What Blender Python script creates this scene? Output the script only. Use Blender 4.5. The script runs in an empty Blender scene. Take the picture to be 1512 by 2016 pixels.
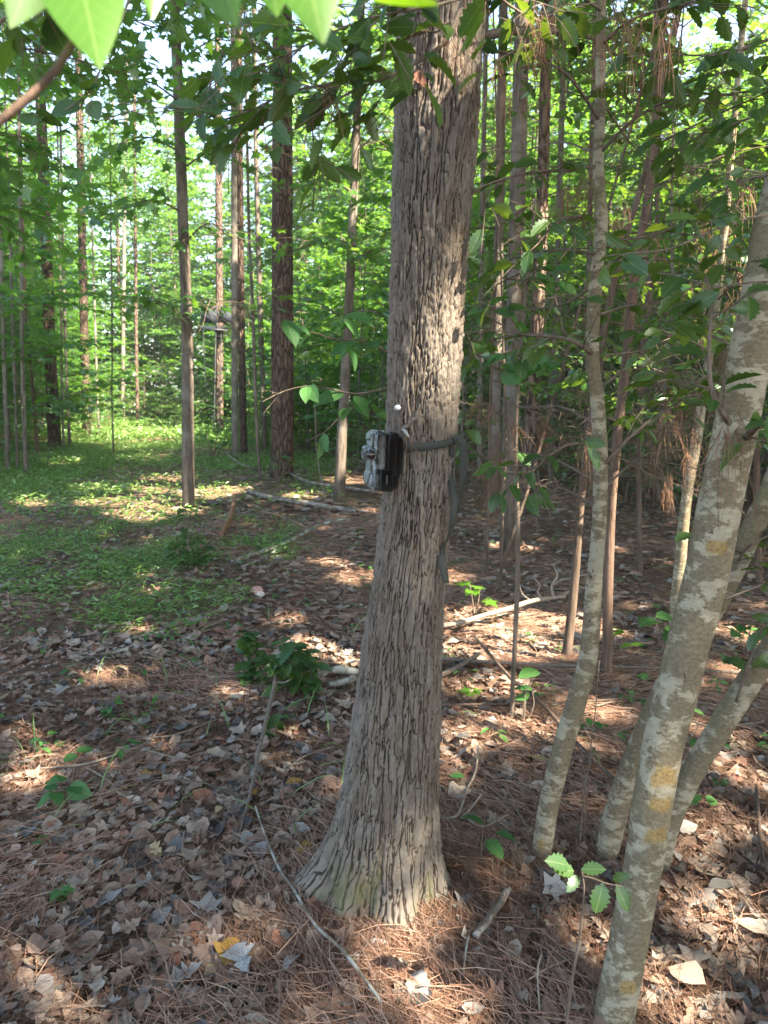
import bpy, math, random
import numpy as np

SC = bpy.context.scene
COL = SC.collection
rng = np.random.default_rng(11)
R = math.radians

# ------------------------------------------------------------------ camera
CAM_H = 1.55
PITCH = R(9.0)
cam_d = bpy.data.cameras.new('camera')
cam = bpy.data.objects.new('camera', cam_d)
COL.objects.link(cam)
cam.location = (0, 0, CAM_H)
cam.rotation_euler = (R(90) - PITCH, 0, 0)
cam_d.sensor_fit = 'VERTICAL'
cam_d.sensor_height = 36.0
cam_d.sensor_width = 27.0
cam_d.lens = 26.0
cam_d.clip_start = 0.05
cam_d.clip_end = 1500
cam_d.dof.use_dof = True
cam_d.dof.focus_distance = 2.4
cam_d.dof.aperture_fstop = 6.0
SC.camera = cam

# ------------------------------------------------------------------ light
SUN_EL = R(46)
SUN_AZ = R(128)            # clockwise from +Y (straight ahead): right and a little behind the camera
S = np.array([math.cos(SUN_EL) * math.sin(SUN_AZ), math.cos(SUN_EL) * math.cos(SUN_AZ), math.sin(SUN_EL)])
world = bpy.data.worlds.new('World')
SC.world = world
world.use_nodes = True
nt = world.node_tree
nt.nodes.clear()
w_out = nt.nodes.new('ShaderNodeOutputWorld')
w_bg = nt.nodes.new('ShaderNodeBackground')
w_sky = nt.nodes.new('ShaderNodeTexSky')
w_sky.sky_type = 'NISHITA'
w_sky.sun_disc = False
w_sky.sun_elevation = SUN_EL
w_sky.sun_rotation = SUN_AZ
w_sky.air_density = 1.0
w_sky.dust_density = 1.5
w_sky.ozone_density = 1.0
w_bg.inputs['Strength'].default_value = 0.095
nt.links.new(w_sky.outputs[0], w_bg.inputs[0])
nt.links.new(w_bg.outputs[0], w_out.inputs[0])

sun_d = bpy.data.lights.new('sun', 'SUN')
sun = bpy.data.objects.new('sun', sun_d)
COL.objects.link(sun)
sun_d.energy = 5.0
sun_d.angle = R(0.53)
sun_d.color = (1.0, 0.90, 0.76)
from mathutils import Vector
sun.rotation_euler = Vector((-S[0], -S[1], -S[2])).to_track_quat('-Z', 'Y').to_euler()

SC.view_settings.view_transform = 'Standard'
SC.view_settings.look = 'None'
SC.view_settings.gamma = 1.0
SC.view_settings.use_curve_mapping = False
SC.view_settings.exposure = 3.05

SC.view_settings.use_white_balance = True          # camera balanced for the shade, as the phone did
SC.view_settings.white_balance_temperature = 7200
SC.view_settings.white_balance_tint = 10

SC.render.engine = 'CYCLES'
cy = SC.cycles
cy.max_bounces = 7
cy.diffuse_bounces = 3
cy.glossy_bounces = 2
cy.transmission_bounces = 5
cy.transparent_max_bounces = 8
cy.sample_clamp_indirect = 6.0
cy.caustics_reflective = False
cy.caustics_refractive = False
cy.use_denoising = True
SC.render.use_persistent_data = False

# ------------------------------------------------------------------ pixel helpers (photo pixels, 1512 x 2016)
FPX = 2016 * 26.0 / 36.0
F_ = np.array([0, math.cos(PITCH), -math.sin(PITCH)])
U_ = np.array([0, math.sin(PITCH), math.cos(PITCH)])
CAMP = np.array([0, 0, CAM_H])


def ray(px, py):
    return F_ + np.array([1.0, 0, 0]) * ((px - 756) / FPX) + U_ * ((1008 - py) / FPX)


def P(px, py, D):
    """point seen at a pixel, D metres ahead (world y)"""
    d = ray(px, py)
    return CAMP + d * (D / d[1])


def mpp(px, py, D):
    """metres per photo pixel at that point"""
    p = P(px, py, D) - CAMP
    return float(np.dot(p, F_)) / FPX


def hash01(ix, iy, iz, seed=0):
    with np.errstate(over='ignore'):
        h = (ix.astype(np.int64) * 374761393 + iy.astype(np.int64) * 668265263 + iz.astype(np.int64) * 2147483647 + seed * 1274126177).astype(np.uint64) & np.uint64(0xFFFFFFFF)
        h = (h ^ (h >> np.uint64(13))) * np.uint64(1274126177) & np.uint64(0xFFFFFFFF)
        h = (h ^ (h >> np.uint64(16))) * np.uint64(2246822519) & np.uint64(0xFFFFFFFF)
        h = h ^ (h >> np.uint64(15))
    return (h & np.uint64(0xFFFFFF)).astype(np.float64) / float(0xFFFFFF)


def vnoise(x, y, z=None, seed=0):
    x = np.asarray(x, float); y = np.asarray(y, float)
    z = np.zeros_like(x) if z is None else np.asarray(z, float) + 0 * x
    ix, iy, iz = np.floor(x), np.floor(y), np.floor(z)
    fx, fy, fz = x - ix, y - iy, z - iz
    fx, fy, fz = [f * f * (3 - 2 * f) for f in (fx, fy, fz)]
    out = 0
    for dx in (0, 1):
        for dy in (0, 1):
            for dz in (0, 1):
                w = (fx if dx else 1 - fx) * (fy if dy else 1 - fy) * (fz if dz else 1 - fz)
                out = out + w * hash01(ix + dx, iy + dy, iz + dz, seed)
    return out


def fbm(x, y, z=None, seed=0, oct=4):
    a, s, t = 0.5, 0, 0
    for o in range(oct):
        f = 2.0 ** o
        s = s + a * vnoise(np.asarray(x) * f, np.asarray(y) * f, None if z is None else np.asarray(z) * f, seed + o)
        t += a
        a *= 0.5
    return s / t


def gz(x, y):
    """ground height"""
    x = np.asarray(x, float); y = np.asarray(y, float)
    h = 0.05 * (fbm(x * 0.9, y * 0.9, seed=3, oct=3) - 0.5)
    h = h + 0.25 * (fbm(x * 0.16, y * 0.16, seed=5, oct=2) - 0.5) * np.clip((y - 4) / 10, 0, 1)
    dx, dy = x - 0.0, y - 2.12
    h = h + 0.035 * np.exp(-(dx * dx + dy * dy) / 0.25)
    # low bank left of the path, slope falling away to the right
    pc = -0.6 - 0.3 * y
    h = h + 0.55 * np.clip((pc - 2.0 - x) / 6, 0, 1) * np.clip((y - 8) / 8, 0, 1)
    h = h - 0.2 * np.clip((x - 1.0) / 8, 0, 1) * np.clip((y - 4) / 10, 0, 1)
    return h


def G(px, py, lift=0.0):
    """ground point seen at a pixel"""
    d = ray(px, py)
    t = -CAM_H / min(d[2], -0.02)
    for _ in range(12):
        p = CAMP + d * t
        t += (p[2] - float(gz(p[0], p[1])) - lift) / -min(d[2], -0.02) * 0.8
    return CAMP + d * t


# ------------------------------------------------------------------ mesh helpers
class Geo:
    def __init__(self):
        self.V, self.L, self.T, self.A, self.n = [], [], [], {}, 0

    def add(self, V, L, T, **attr):
        V = np.asarray(V, float).reshape(-1, 3)
        self.V.append(V)
        self.L.append(np.asarray(L, np.int64) + self.n)
        self.T.append(np.asarray(T, np.int64))
        for k, v in attr.items():
            self.A.setdefault(k, []).append((self.n, np.broadcast_to(np.asarray(v, float), (len(V),))))
        self.n += len(V)

    def mesh(self, name, mat, smooth=True):
        V = np.concatenate(self.V) if self.V else np.zeros((0, 3))
        L = np.concatenate(self.L) if self.L else np.zeros(0, int)
        T = np.concatenate(self.T) if self.T else np.zeros(0, int)
        me = bpy.data.meshes.new(name)
        me.vertices.add(len(V))
        me.vertices.foreach_set('co', V.astype(np.float32).ravel())
        me.loops.add(len(L))
        me.loops.foreach_set('vertex_index', L.astype(np.int32))
        me.polygons.add(len(T))
        me.polygons.foreach_set('loop_start', (np.cumsum(T) - T).astype(np.int32))
        me.polygons.foreach_set('loop_total', T.astype(np.int32))
        if smooth:
            me.polygons.foreach_set('use_smooth', np.ones(len(T), bool))
        me.update(calc_edges=True)
        for k, items in self.A.items():
            arr = np.zeros(len(V), np.float32)
            for off, v in items:
                arr[off:off + len(v)] = v
            me.attributes.new(k, 'FLOAT', 'POINT').data.foreach_set('value', arr)
        if mat is not None:
            me.materials.append(mat)
        return me

    def build(self, name, mat, parent=None, smooth=True):
        return link(name, self.mesh(name, mat, smooth), parent)


def link(name, data, parent=None, loc=None):
    o = bpy.data.objects.new(name, data)
    COL.objects.link(o)
    if parent is not None:
        o.parent = parent
    if loc is not None:
        o.location = loc
    return o


def tag(o, label, cat, group=None):
    o['label'] = label
    o['category'] = cat
    if group:
        o['group'] = group
    return o


def thing(name, label, cat, loc=(0, 0, 0), group=None):
    return tag(link(name, None, None, loc), label, cat, group)


def kind(o, k):
    o['kind'] = k
    return o


def spline(pts, rad, step):
    pts = np.asarray(pts, float); rad = np.asarray(rad, float)
    n = len(pts)
    if n == 2:
        m = max(2, int(np.linalg.norm(pts[1] - pts[0]) / step) + 1)
        t = np.linspace(0, 1, m)[:, None]
        return pts[0] * (1 - t) + pts[1] * t, rad[0] * (1 - t[:, 0]) + rad[1] * t[:, 0]
    e = np.vstack([2 * pts[0] - pts[1], pts, 2 * pts[-1] - pts[-2]])
    op, orr = [], []
    for i in range(n - 1):
        p0, p1, p2, p3 = e[i:i + 4]
        m = max(2, int(np.linalg.norm(p2 - p1) / step) + 1)
        t = np.linspace(0, 1, m, endpoint=False)[:, None]
        op.append(0.5 * ((2 * p1) + (-p0 + p2) * t + (2 * p0 - 5 * p1 + 4 * p2 - p3) * t ** 2 + (-p0 + 3 * p1 - 3 * p2 + p3) * t ** 3))
        orr.append(rad[i] * (1 - t[:, 0]) + rad[i + 1] * t[:, 0])
    op.append(pts[-1:]); orr.append(rad[-1:])
    return np.vstack(op), np.concatenate(orr)


def tube(pts, rad, ns=8, step=0.05, wob=0.0, wscale=8.0, seed=0, cap=True, fn=None):
    """swept tube; fn(theta, s, P0) -> radial offset in metres. returns V, L, T, theta, s"""
    p, r = spline(pts, rad, step)
    m = len(p)
    tan = np.gradient(p, axis=0)
    tan /= np.linalg.norm(tan, axis=1)[:, None] + 1e-12
    ref = np.array([0, 0, 1.0]) if abs(tan[0][2]) < 0.8 else np.array([0, 1.0, 0])
    a = np.zeros((m, 3)); b = np.zeros((m, 3))
    x = np.cross(ref, tan[0]); x /= np.linalg.norm(x)
    for i in range(m):
        x = x - tan[i] * np.dot(x, tan[i])
        x /= np.linalg.norm(x) + 1e-12
        a[i] = x
        b[i] = np.cross(tan[i], x)
    th = np.linspace(0, 2 * math.pi, ns, endpoint=False)
    s = np.concatenate([[0], np.cumsum(np.linalg.norm(np.diff(p, axis=0), axis=1))])
    TH, SS = np.meshgrid(th, s)
    rr = np.repeat(r[:, None], ns, 1)
    if wob:
        rr = rr * (1 + wob * (vnoise(np.cos(TH) * 1.3 + seed * 7.1, np.sin(TH) * 1.3, SS * wscale, seed) - 0.5) * 2)
    if fn is not None:
        rr = rr + fn(TH, SS, p)
    V = p[:, None, :] + rr[..., None] * (np.cos(TH)[..., None] * a[:, None, :] + np.sin(TH)[..., None] * b[:, None, :])
    idx = np.arange(m * ns).reshape(m, ns)
    nx = np.roll(idx, -1, 1)
    Q = np.stack([idx[:-1], nx[:-1], nx[1:], idx[1:]], -1).reshape(-1, 4)
    L = Q.ravel(); T = np.full(len(Q), 4)
    if cap:
        L = np.concatenate([L, idx[0][::-1], idx[-1]]); T = np.concatenate([T, [ns, ns]])
    return V.reshape(-1, 3), L, T, TH.ravel(), SS.ravel()


def tpl(V, faces):
    return np.asarray(V, float), np.concatenate([np.asarray(f) for f in faces]), np.array([len(f) for f in faces])


def leaf_tpl(ts, ws, fold=0.25, droop=0.15, curl=0.0, twist=0.0, seed=0, ruffle=0.0):
    """folded leaf, stalk at the origin, tip at +Y, length 1"""
    lr = np.random.default_rng(seed)
    V, faces = [], []
    n = len(ts)
    if ruffle:
        ws = np.asarray(ws) * (1 + 0.35 * (lr.random(len(ws)) - 0.5))
    for t, w in zip(ts, ws):
        zc = -droop * t * t + curl * (t - 0.5) ** 2 * 4
        tw = twist * (t - 0.5)
        for sx in (-1, 0, 1):
            z = zc + (fold * w * abs(sx)) + sx * w * tw + (ruffle * (lr.random() - 0.5) if sx else 0)
            y = t + (0.02 * abs(sx) if 0 < t < 1 else 0) + (ruffle * 0.5 * (lr.random() - 0.5) if sx and 0 < t < 1 else 0)
            V.append((sx * w, y, z))
    for i in range(n - 1):
        a = 3 * i
        faces.append((a, a + 1, a + 4, a + 3))
        faces.append((a + 1, a + 2, a + 5, a + 4))
    return tpl(V, faces)


def shape(kind_, n):
    t = np.linspace(0, 1, n + 1)
    if kind_ == 'oval':
        w = 0.26 * np.sin(np.pi * np.clip(t, 0, 1) ** 0.85) ** 0.8
    elif kind_ == 'lance':
        w = 0.11 * np.sin(np.pi * t ** 0.7)
    elif kind_ == 'holly':
        w = 0.23 * np.sin(np.pi * t ** 0.9) ** 0.75
        w = w * np.where(np.arange(n + 1) % 2 == 0, 1.22, 0.86)
    elif kind_ == 'oak':
        w = 0.33 * np.sin(np.pi * t ** 1.25) ** 0.8
        w = w * np.where(np.arange(n + 1) % 2 == 0, 1.2, 0.55)
        t = t + np.where(np.arange(n + 1) % 2 == 0, 0.03, -0.01)
    elif kind_ == 'tulip':
        w = 0.86 * t ** 0.5 * (1 - t) ** 1.1
    elif kind_ == 'broad':
        w = 0.40 * np.sin(np.pi * t ** 0.72) ** 0.8
    w[0] = 0.012; w[-1] = 0.004
    t[0] = 0; t[-1] = 1
    return t, w


def star_tpl(fold=0.12, droop=0.2, seed=0):
    """five-lobed leaf (maple or sweetgum), two folded halves"""
    pts = [(0, 0), (0.10, 0.02), (0.42, -0.06), (0.28, 0.24), (0.62, 0.45), (0.26, 0.50), (0, 1.0)]
    V = [(0, 0, 0), (0, 0.45, 0)]
    rgt = [(x, y, fold * x - droop * (x * x + y * y) * 0.6) for x, y in pts[1:]]
    lft = [(-x, y, fold * x - droop * (x * x + y * y) * 0.6) for x, y in pts[1:-1]]
    V += rgt + lft
    # right: 2..7 (7 tip), left: 8..12
    faces = [(0, 2, 3, 4, 1), (1, 4, 5, 6, 7), (0, 1, 10, 9, 8), (1, 7, 12, 11, 10)]
    return tpl(V, faces)


def unit(v):
    return v / (np.linalg.norm(v, axis=-1, keepdims=True) + 1e-12)


def basis(head, nrm, scale):
    y = unit(np.asarray(head, float))
    z = np.asarray(nrm, float)
    z = unit(z - y * np.sum(z * y, -1, keepdims=True))
    x = np.cross(y, z)
    return np.stack([x, y, z], -1) * np.asarray(scale, float).reshape(-1, 1, 1)


def scatter(geo, tp, M, pos, var, **extra):
    V, L, T = tp
    n, k = len(pos), len(V)
    if n == 0:
        return
    W = np.einsum('nij,kj->nki', M, V) + np.asarray(pos)[:, None, :]
    LL = (L[None, :] + (np.arange(n) * k)[:, None]).ravel()
    geo.add(W.reshape(-1, 3), LL, np.tile(T, n), var=np.repeat(var, k), **{a: np.repeat(v, k) for a, v in extra.items()})


def rand_dirs(n, zlo=-1.0, zhi=1.0, g=None):
    g = g or rng
    z = g.uniform(zlo, zhi, n)
    a = g.uniform(0, 2 * math.pi, n)
    q = np.sqrt(np.maximum(0, 1 - z * z))
    return np.stack([q * np.cos(a), q * np.sin(a), z], -1)

# ------------------------------------------------------------------ materials
class NT:
    def __init__(self, name):
        self.m = bpy.data.materials.new(name)
        self.m.use_nodes = True
        self.t = self.m.node_tree
        self.t.nodes.clear()
        self.out = self.t.nodes.new('ShaderNodeOutputMaterial')

    def n(self, typ, **kw):
        nd = self.t.nodes.new('ShaderNode' + typ)
        for k, v in kw.items():
            if k.startswith('i_'):
                nd.inputs[k[2:].replace('_', ' ')].default_value = v
            else:
                setattr(nd, k, v)
        return nd

    def l(self, a, b):
        self.t.links.new(a, b)

    def attr(self, name):
        return self.n('Attribute', attribute_name=name).outputs['Fac']

    def coord(self, scale=(1, 1, 1), which='Object'):
        c = self.n('TexCoord')
        mp = self.n('Mapping')
        mp.inputs['Scale'].default_value = scale
        self.l(c.outputs[which], mp.inputs['Vector'])
        return mp.outputs[0]

    def noise(self, scale, vec=None, detail=4, rough=0.6):
        nd = self.n('TexNoise')
        nd.inputs['Scale'].default_value = scale
        nd.inputs['Detail'].default_value = detail
        nd.inputs['Roughness'].default_value = rough
        if vec is not None:
            self.l(vec, nd.inputs['Vector'])
        return nd.outputs['Fac']

    def ramp(self, fac, stops):
        nd = self.n('ValToRGB')
        el = nd.color_ramp.elements
        while len(el) < len(stops):
            el.new(0.5)
        for e, (p, c) in zip(el, stops):
            e.position = p
            e.color = tuple(c) + (1,) if len(c) == 3 else c
        self.l(fac, nd.inputs['Fac'])
        return nd.outputs['Color']

    def mix(self, fac, a, b, mode='MIX'):
        nd = self.n('Mix', data_type='RGBA', blend_type=mode)
        for sock, v in ((nd.inputs[0], fac), (nd.inputs[6], a), (nd.inputs[7], b)):
            if isinstance(v, (int, float)):
                sock.default_value = v
            elif isinstance(v, tuple):
                sock.default_value = v + (1,) if len(v) == 3 else v
            else:
                self.l(v, sock)
        return nd.outputs[2]

    def math(self, op, a, b=None):
        nd = self.n('Math', operation=op)
        for i, v in enumerate((a, b)):
            if v is None:
                continue
            if isinstance(v, (int, float)):
                nd.inputs[i].default_value = v
            else:
                self.l(v, nd.inputs[i])
        return nd.outputs[0]

    def bump(self, h, strength=0.5, dist=0.01):
        nd = self.n('Bump')
        nd.inputs['Strength'].default_value = strength
        nd.inputs['Distance'].default_value = dist
        self.l(h, nd.inputs['Height'])
        return nd.outputs[0]

    def principled(self, col, rough=0.8, spec=0.3, normal=None):
        p = self.n('BsdfPrincipled')
        if isinstance(col, tuple):
            p.inputs['Base Color'].default_value = col + (1,)
        else:
            self.l(col, p.inputs['Base Color'])
        if isinstance(rough, (int, float)):
            p.inputs['Roughness'].default_value = rough
        else:
            self.l(rough, p.inputs['Roughness'])
        p.inputs['Specular IOR Level'].default_value = spec
        if normal is not None:
            self.l(normal, p.inputs['Normal'])
        self.l(p.outputs[0], self.out.inputs[0])
        return p


def mat_oak():
    m = NT('oak_bark')
    h = m.attr('bh'); c = m.attr('cell'); ms = m.attr('moss')
    v = m.coord((1, 1, 0.35))
    n1 = m.noise(9, v, 5)
    n2 = m.noise(160, v, 4, 0.7)
    n3 = m.noise(3.0, m.coord((1, 1, 0.6)), 3)
    plate = m.ramp(n1, [(0.34, (0.062, 0.050, 0.039)), (0.5, (0.112, 0.097, 0.080)), (0.66, (0.185, 0.170, 0.148))])
    plate = m.mix(m.ramp(c, [(0.3, (0, 0, 0)), (0.8, (0.75, 0.75, 0.75))]), plate, (0.215, 0.198, 0.172))
    plate = m.mix(m.ramp(c, [(0.15, (0.6, 0.6, 0.6)), (0.4, (0, 0, 0))]), plate, (0.12, 0.092, 0.068))
    plate = m.mix(m.ramp(n3, [(0.5, (0, 0, 0)), (0.68, (0.6, 0.6, 0.6))]), plate, (0.235, 0.23, 0.21))
    plate = m.mix(m.ramp(n2, [(0.3, (0.7, 0.7, 0.7)), (0.7, (0, 0, 0))]), plate, (0.17, 0.135, 0.11))
    red = m.ramp(m.noise(6.5, m.coord((1, 1, 0.5)), 2), [(0.68, (0, 0, 0)), (0.76, (0.8, 0.8, 0.8))])
    plate = m.mix(red, plate, (0.13, 0.065, 0.045))
    col = m.mix(m.ramp(h, [(0.22, (0, 0, 0)), (0.48, (1, 1, 1))]), (0.036, 0.028, 0.022), plate)
    col = m.mix(ms, col, (0.115, 0.14, 0.045))
    m.principled(col, 0.92, 0.15, m.bump(n2, 0.9, 0.006))
    return m.m


def mat_pine(name, dark=1.0, sc=1.0):
    m = NT(name)
    v = m.coord((1, 1, 0.22))
    wv = m.n('TexVoronoi', feature='DISTANCE_TO_EDGE')
    wv.inputs['Scale'].default_value = 17 * sc
    ad = m.n('VectorMath', operation='ADD')
    nz = m.n('TexNoise'); nz.inputs['Scale'].default_value = 12
    m.l(v, nz.inputs['Vector'])
    sc2 = m.n('VectorMath', operation='SCALE'); sc2.inputs['Scale'].default_value = 0.06
    m.l(nz.outputs['Color'], sc2.inputs[0])
    m.l(v, ad.inputs[0]); m.l(sc2.outputs[0], ad.inputs[1])
    m.l(ad.outputs[0], wv.inputs['Vector'])
    n1 = m.noise(30, v, 4)
    plate = m.ramp(n1, [(0.3, (0.085 * dark, 0.058 * dark, 0.045 * dark)), (0.7, (0.21 * dark, 0.155 * dark, 0.125 * dark))])
    e = m.ramp(wv.outputs['Distance'], [(0.0, (0, 0, 0)), (0.16, (1, 1, 1))])
    col = m.mix(e, (0.028, 0.018, 0.014), plate)
    hh = m.math('ADD', m.math('MULTIPLY', wv.outputs['Distance'], 3.0), m.math('MULTIPLY', n1, 0.3))
    m.principled(col, 0.92, 0.12, m.bump(hh, 0.9, 0.03))
    return m.m


def mat_smoothbark(name, a, b, c=None, streak=0.12):
    m = NT(name)
    v = m.coord((1, 1, streak))
    n1 = m.noise(40, v, 5, 0.65)
    n2 = m.noise(2.2, m.coord((1, 1, 1)), 4)
    col = m.ramp(n1, [(0.32, a), (0.68, b)])
    if c is not None:
        col = m.mix(m.ramp(n2, [(0.5, (0, 0, 0)), (0.6, (0.8, 0.8, 0.8))]), col, c)
    m.principled(col, 0.9, 0.15, m.bump(n1, 0.6, 0.012))
    return m.m


def mat_holly_bark():
    m = NT('holly_bark')
    v = m.coord((1, 1, 1))
    n1 = m.noise(8.5, m.coord((1, 1, 1.9)), 8, 0.72)
    n2 = m.noise(90, m.coord((1, 1, 1.5)), 3)
    n3 = m.noise(30, m.coord((1, 1, 2.5)), 3)
    base = m.ramp(n2, [(0.3, (0.105, 0.088, 0.056)), (0.7, (0.185, 0.155, 0.105))])
    pale = m.ramp(n3, [(0.3, (0.225, 0.205, 0.145)), (0.75, (0.335, 0.31, 0.235))])
    fac = m.ramp(n1, [(0.50, (0, 0, 0)), (0.53, (1, 1, 1))])
    col = m.mix(fac, base, pale)
    gr = m.ramp(m.noise(4, v, 3), [(0.55, (0, 0, 0)), (0.7, (0.5, 0.5, 0.5))])
    col = m.mix(gr, col, (0.16, 0.16, 0.085))
    oc = m.attr('ochre')
    och = m.ramp(m.noise(170, v, 3), [(0.35, (0.14, 0.092, 0.036)), (0.65, (0.30, 0.205, 0.075))])
    col = m.mix(m.math('MULTIPLY', oc, 0.85), col, och)
    spot = m.ramp(m.noise(55, m.coord((1, 1, 0.6)), 2), [(0.70, (0, 0, 0)), (0.74, (1, 1, 1))])
    col = m.mix(spot, col, (0.06, 0.048, 0.035))
    m.principled(col, 0.85, 0.2, m.bump(m.math('ADD', n2, m.math('MULTIPLY', n1, 0.5)), 0.4, 0.004))
    return m.m


def mat_leaf(name, c0, c1, c2, trans=0.45, tcol=None, gloss=0.06, rough=0.35, veins=False):
    """thin leaf: diffuse + translucent + a little gloss; colour varies from leaf to leaf"""
    m = NT(name)
    var = m.attr('var')
    oi = m.n('ObjectInfo')
    f = m.math('FRACT', m.math('ADD', var, m.math('MULTIPLY', oi.outputs['Random'], 0.35)))
    col = m.ramp(f, [(0.0, c0), (0.5, c1), (1.0, c2)])
    if tcol is None:
        tcol = tuple(min(0.9, x * k) for x, k in zip(c1, (2.6, 2.3, 1.2)))
    tr = m.mix(m.math('MULTIPLY', f, 0.5), tcol, tuple(x * 0.6 for x in tcol))
    if veins:
        tc_ = m.n('TexCoord'); sp_ = m.n('SeparateXYZ'); m.l(tc_.outputs['Object'], sp_.inputs[0])
        ax_ = m.math('ABSOLUTE', sp_.outputs[0])
        mid = m.math('LESS_THAN', ax_, 0.010)
        wv_ = m.math('ABSOLUTE', m.math('SUBTRACT', m.math('FRACT', m.math('MULTIPLY', m.math('SUBTRACT', sp_.outputs[1], m.math('MULTIPLY', ax_, 0.9)), 9.0)), 0.5))
        side = m.math('LESS_THAN', wv_, 0.045)
        vf = m.math('MAXIMUM', mid, m.math('MULTIPLY', side, 0.55))
        blot = m.ramp(m.noise(7.0, tc_.outputs['Object'], 4), [(0.40, (0.35, 0.35, 0.35)), (0.60, (0, 0, 0))])
        hole = m.ramp(m.noise(16.0, tc_.outputs['Object'], 2), [(0.70, (0, 0, 0)), (0.74, (1, 1, 1))])
        tr = m.mix(blot, tr, m.mix(0.5, tr, (0.02, 0.05, 0.01)))
        tr = m.mix(vf, tr, m.mix(0.45, tr, (0.42, 0.5, 0.12)))
        col = m.mix(vf, col, m.mix(0.3, col, (0.3, 0.38, 0.15)))
        col = m.mix(hole, col, (0.12, 0.07, 0.03)); tr = m.mix(hole, tr, (0.14, 0.08, 0.03))
    d = m.n('BsdfDiffuse'); m.l(col, d.inputs[0])
    t = m.n('BsdfTranslucent'); m.l(tr, t.inputs[0])
    mx = m.n('MixShader'); mx.inputs[0].default_value = trans
    m.l(d.outputs[0], mx.inputs[1]); m.l(t.outputs[0], mx.inputs[2])
    g = m.n('BsdfGlossy'); g.inputs['Roughness'].default_value = rough
    g.inputs[0].default_value = (0.85, 0.95, 1.0, 1)
    m2 = m.n('MixShader'); m2.inputs[0].default_value = gloss
    m.l(mx.outputs[0], m2.inputs[1]); m.l(g.outputs[0], m2.inputs[2])
    m.l(m2.outputs[0], m.out.inputs[0])
    return m.m


def mat_dead(name, stops, spots=None, rough=0.8, vein=True):
    """dry fallen leaf"""
    m = NT(name)
    var = m.attr('var')
    oi = m.n('ObjectInfo')
    f = m.math('FRACT', m.math('ADD', var, oi.outputs['Random']))
    col = m.ramp(f, stops)
    v = m.coord((1, 1, 1))
    n = m.noise(40, v, 4)
    col = m.mix(m.ramp(n, [(0.35, (0.55, 0.55, 0.55)), (0.65, (0, 0, 0))]), col, m.mix(0.65, col, (0.03, 0.02, 0.015)))
    if spots:
        col = m.mix(m.ramp(m.noise(60, v, 3), [(0.5, (0, 0, 0)), (0.56, (1, 1, 1))]), col, spots)
    d = m.n('BsdfPrincipled'); m.l(col, d.inputs['Base Color'])
    d.inputs['Roughness'].default_value = rough
    d.inputs['Specular IOR Level'].default_value = 0.3
    m.l(m.bump(n, 0.3, 0.003), d.inputs['Normal'])
    t = m.n('BsdfTranslucent'); m.l(col, t.inputs[0])
    mx = m.n('MixShader'); mx.inputs[0].default_value = 0.15
    m.l(d.outputs[0], mx.inputs[1]); m.l(t.outputs[0], mx.inputs[2])
    m.l(mx.outputs[0], m.out.inputs[0])
    return m.m


def mat_plain(name, col, rough=0.6, spec=0.3, nscale=None, col2=None, metal=0.0):
    m = NT(name)
    if nscale:
        c = m.mix(m.noise(nscale, m.coord(), 4), col, col2)
        p = m.principled(c, rough, spec)
    else:
        p = m.principled(col, rough, spec)
    p.inputs['Metallic'].default_value = metal
    return m.m


def mat_ground():
    m = NT('forest_floor')
    v = m.coord((1, 1, 1))
    n1 = m.noise(1.1, v, 5)
    n2 = m.noise(26, v, 6, 0.72)
    n3 = m.noise(140, v, 3, 0.7)
    c = m.ramp(n2, [(0.25, (0.045, 0.032, 0.025)), (0.45, (0.13, 0.088, 0.066)), (0.6, (0.24, 0.165, 0.125)), (0.75, (0.36, 0.285, 0.235))])
    c = m.mix(m.ramp(n1, [(0.35, (0, 0, 0)), (0.65, (0.6, 0.6, 0.6))]), c, m.ramp(n3, [(0.3, (0.075, 0.046, 0.033)), (0.7, (0.28, 0.175, 0.12))]))
    g = m.attr('green')
    gf = m.math('MULTIPLY', g, m.ramp(m.noise(9, v, 4), [(0.35, (0, 0, 0)), (0.55, (1, 1, 1))]))
    c = m.mix(gf, c, m.ramp(n3, [(0.3, (0.05, 0.085, 0.028)), (0.7, (0.14, 0.20, 0.07))]))
    m.principled(c, 0.95, 0.1, m.bump(m.math('ADD', n2, m.math('MULTIPLY', n3, 0.4)), 0.8, 0.04))
    return m.m


def mat_camo():
    m = NT('camo_plastic')
    v = m.coord((14, 14, 7))
    n = m.noise(5.5, v, 6, 0.75)
    n2 = m.noise(16.0, m.coord((12, 12, 4)), 5, 0.75)
    c = m.ramp(n, [(0.36, (0.02, 0.024, 0.025)), (0.45, (0.09, 0.10, 0.10)), (0.55, (0.24, 0.28, 0.29)), (0.66, (0.12, 0.115, 0.10))])
    c = m.mix(m.ramp(n2, [(0.33, (1, 1, 1)), (0.40, (0, 0, 0))]), c, (0.02, 0.022, 0.022))
    m.principled(c, 0.45, 0.45, m.bump(n, 0.4, 0.003))
    return m.m


def mat_strap():
    m = NT('strap_webbing')
    w = m.n('TexWave', wave_type='BANDS', bands_direction='Z')
    w.inputs['Scale'].default_value = 260
    m.l(m.coord(), w.inputs['Vector'])
    c = m.mix(w.outputs['Fac'], (0.03, 0.034, 0.031), (0.062, 0.068, 0.062))
    m.principled(c, 0.85, 0.2, m.bump(w.outputs['Fac'], 0.3, 0.002))
    return m.m


def mat_stick(name, a, b, pale=None):
    m = NT(name)
    n = m.noise(70, m.coord((1, 1, 1)), 4)
    c = m.ramp(n, [(0.3, a), (0.7, b)])
    if pale:
        c = m.mix(m.ramp(m.noise(16, m.coord(), 4), [(0.47, (0, 0, 0)), (0.55, (1, 1, 1))]), c, pale)
    m.principled(c, 0.88, 0.18, m.bump(n, 0.5, 0.004))
    return m.m


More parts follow.
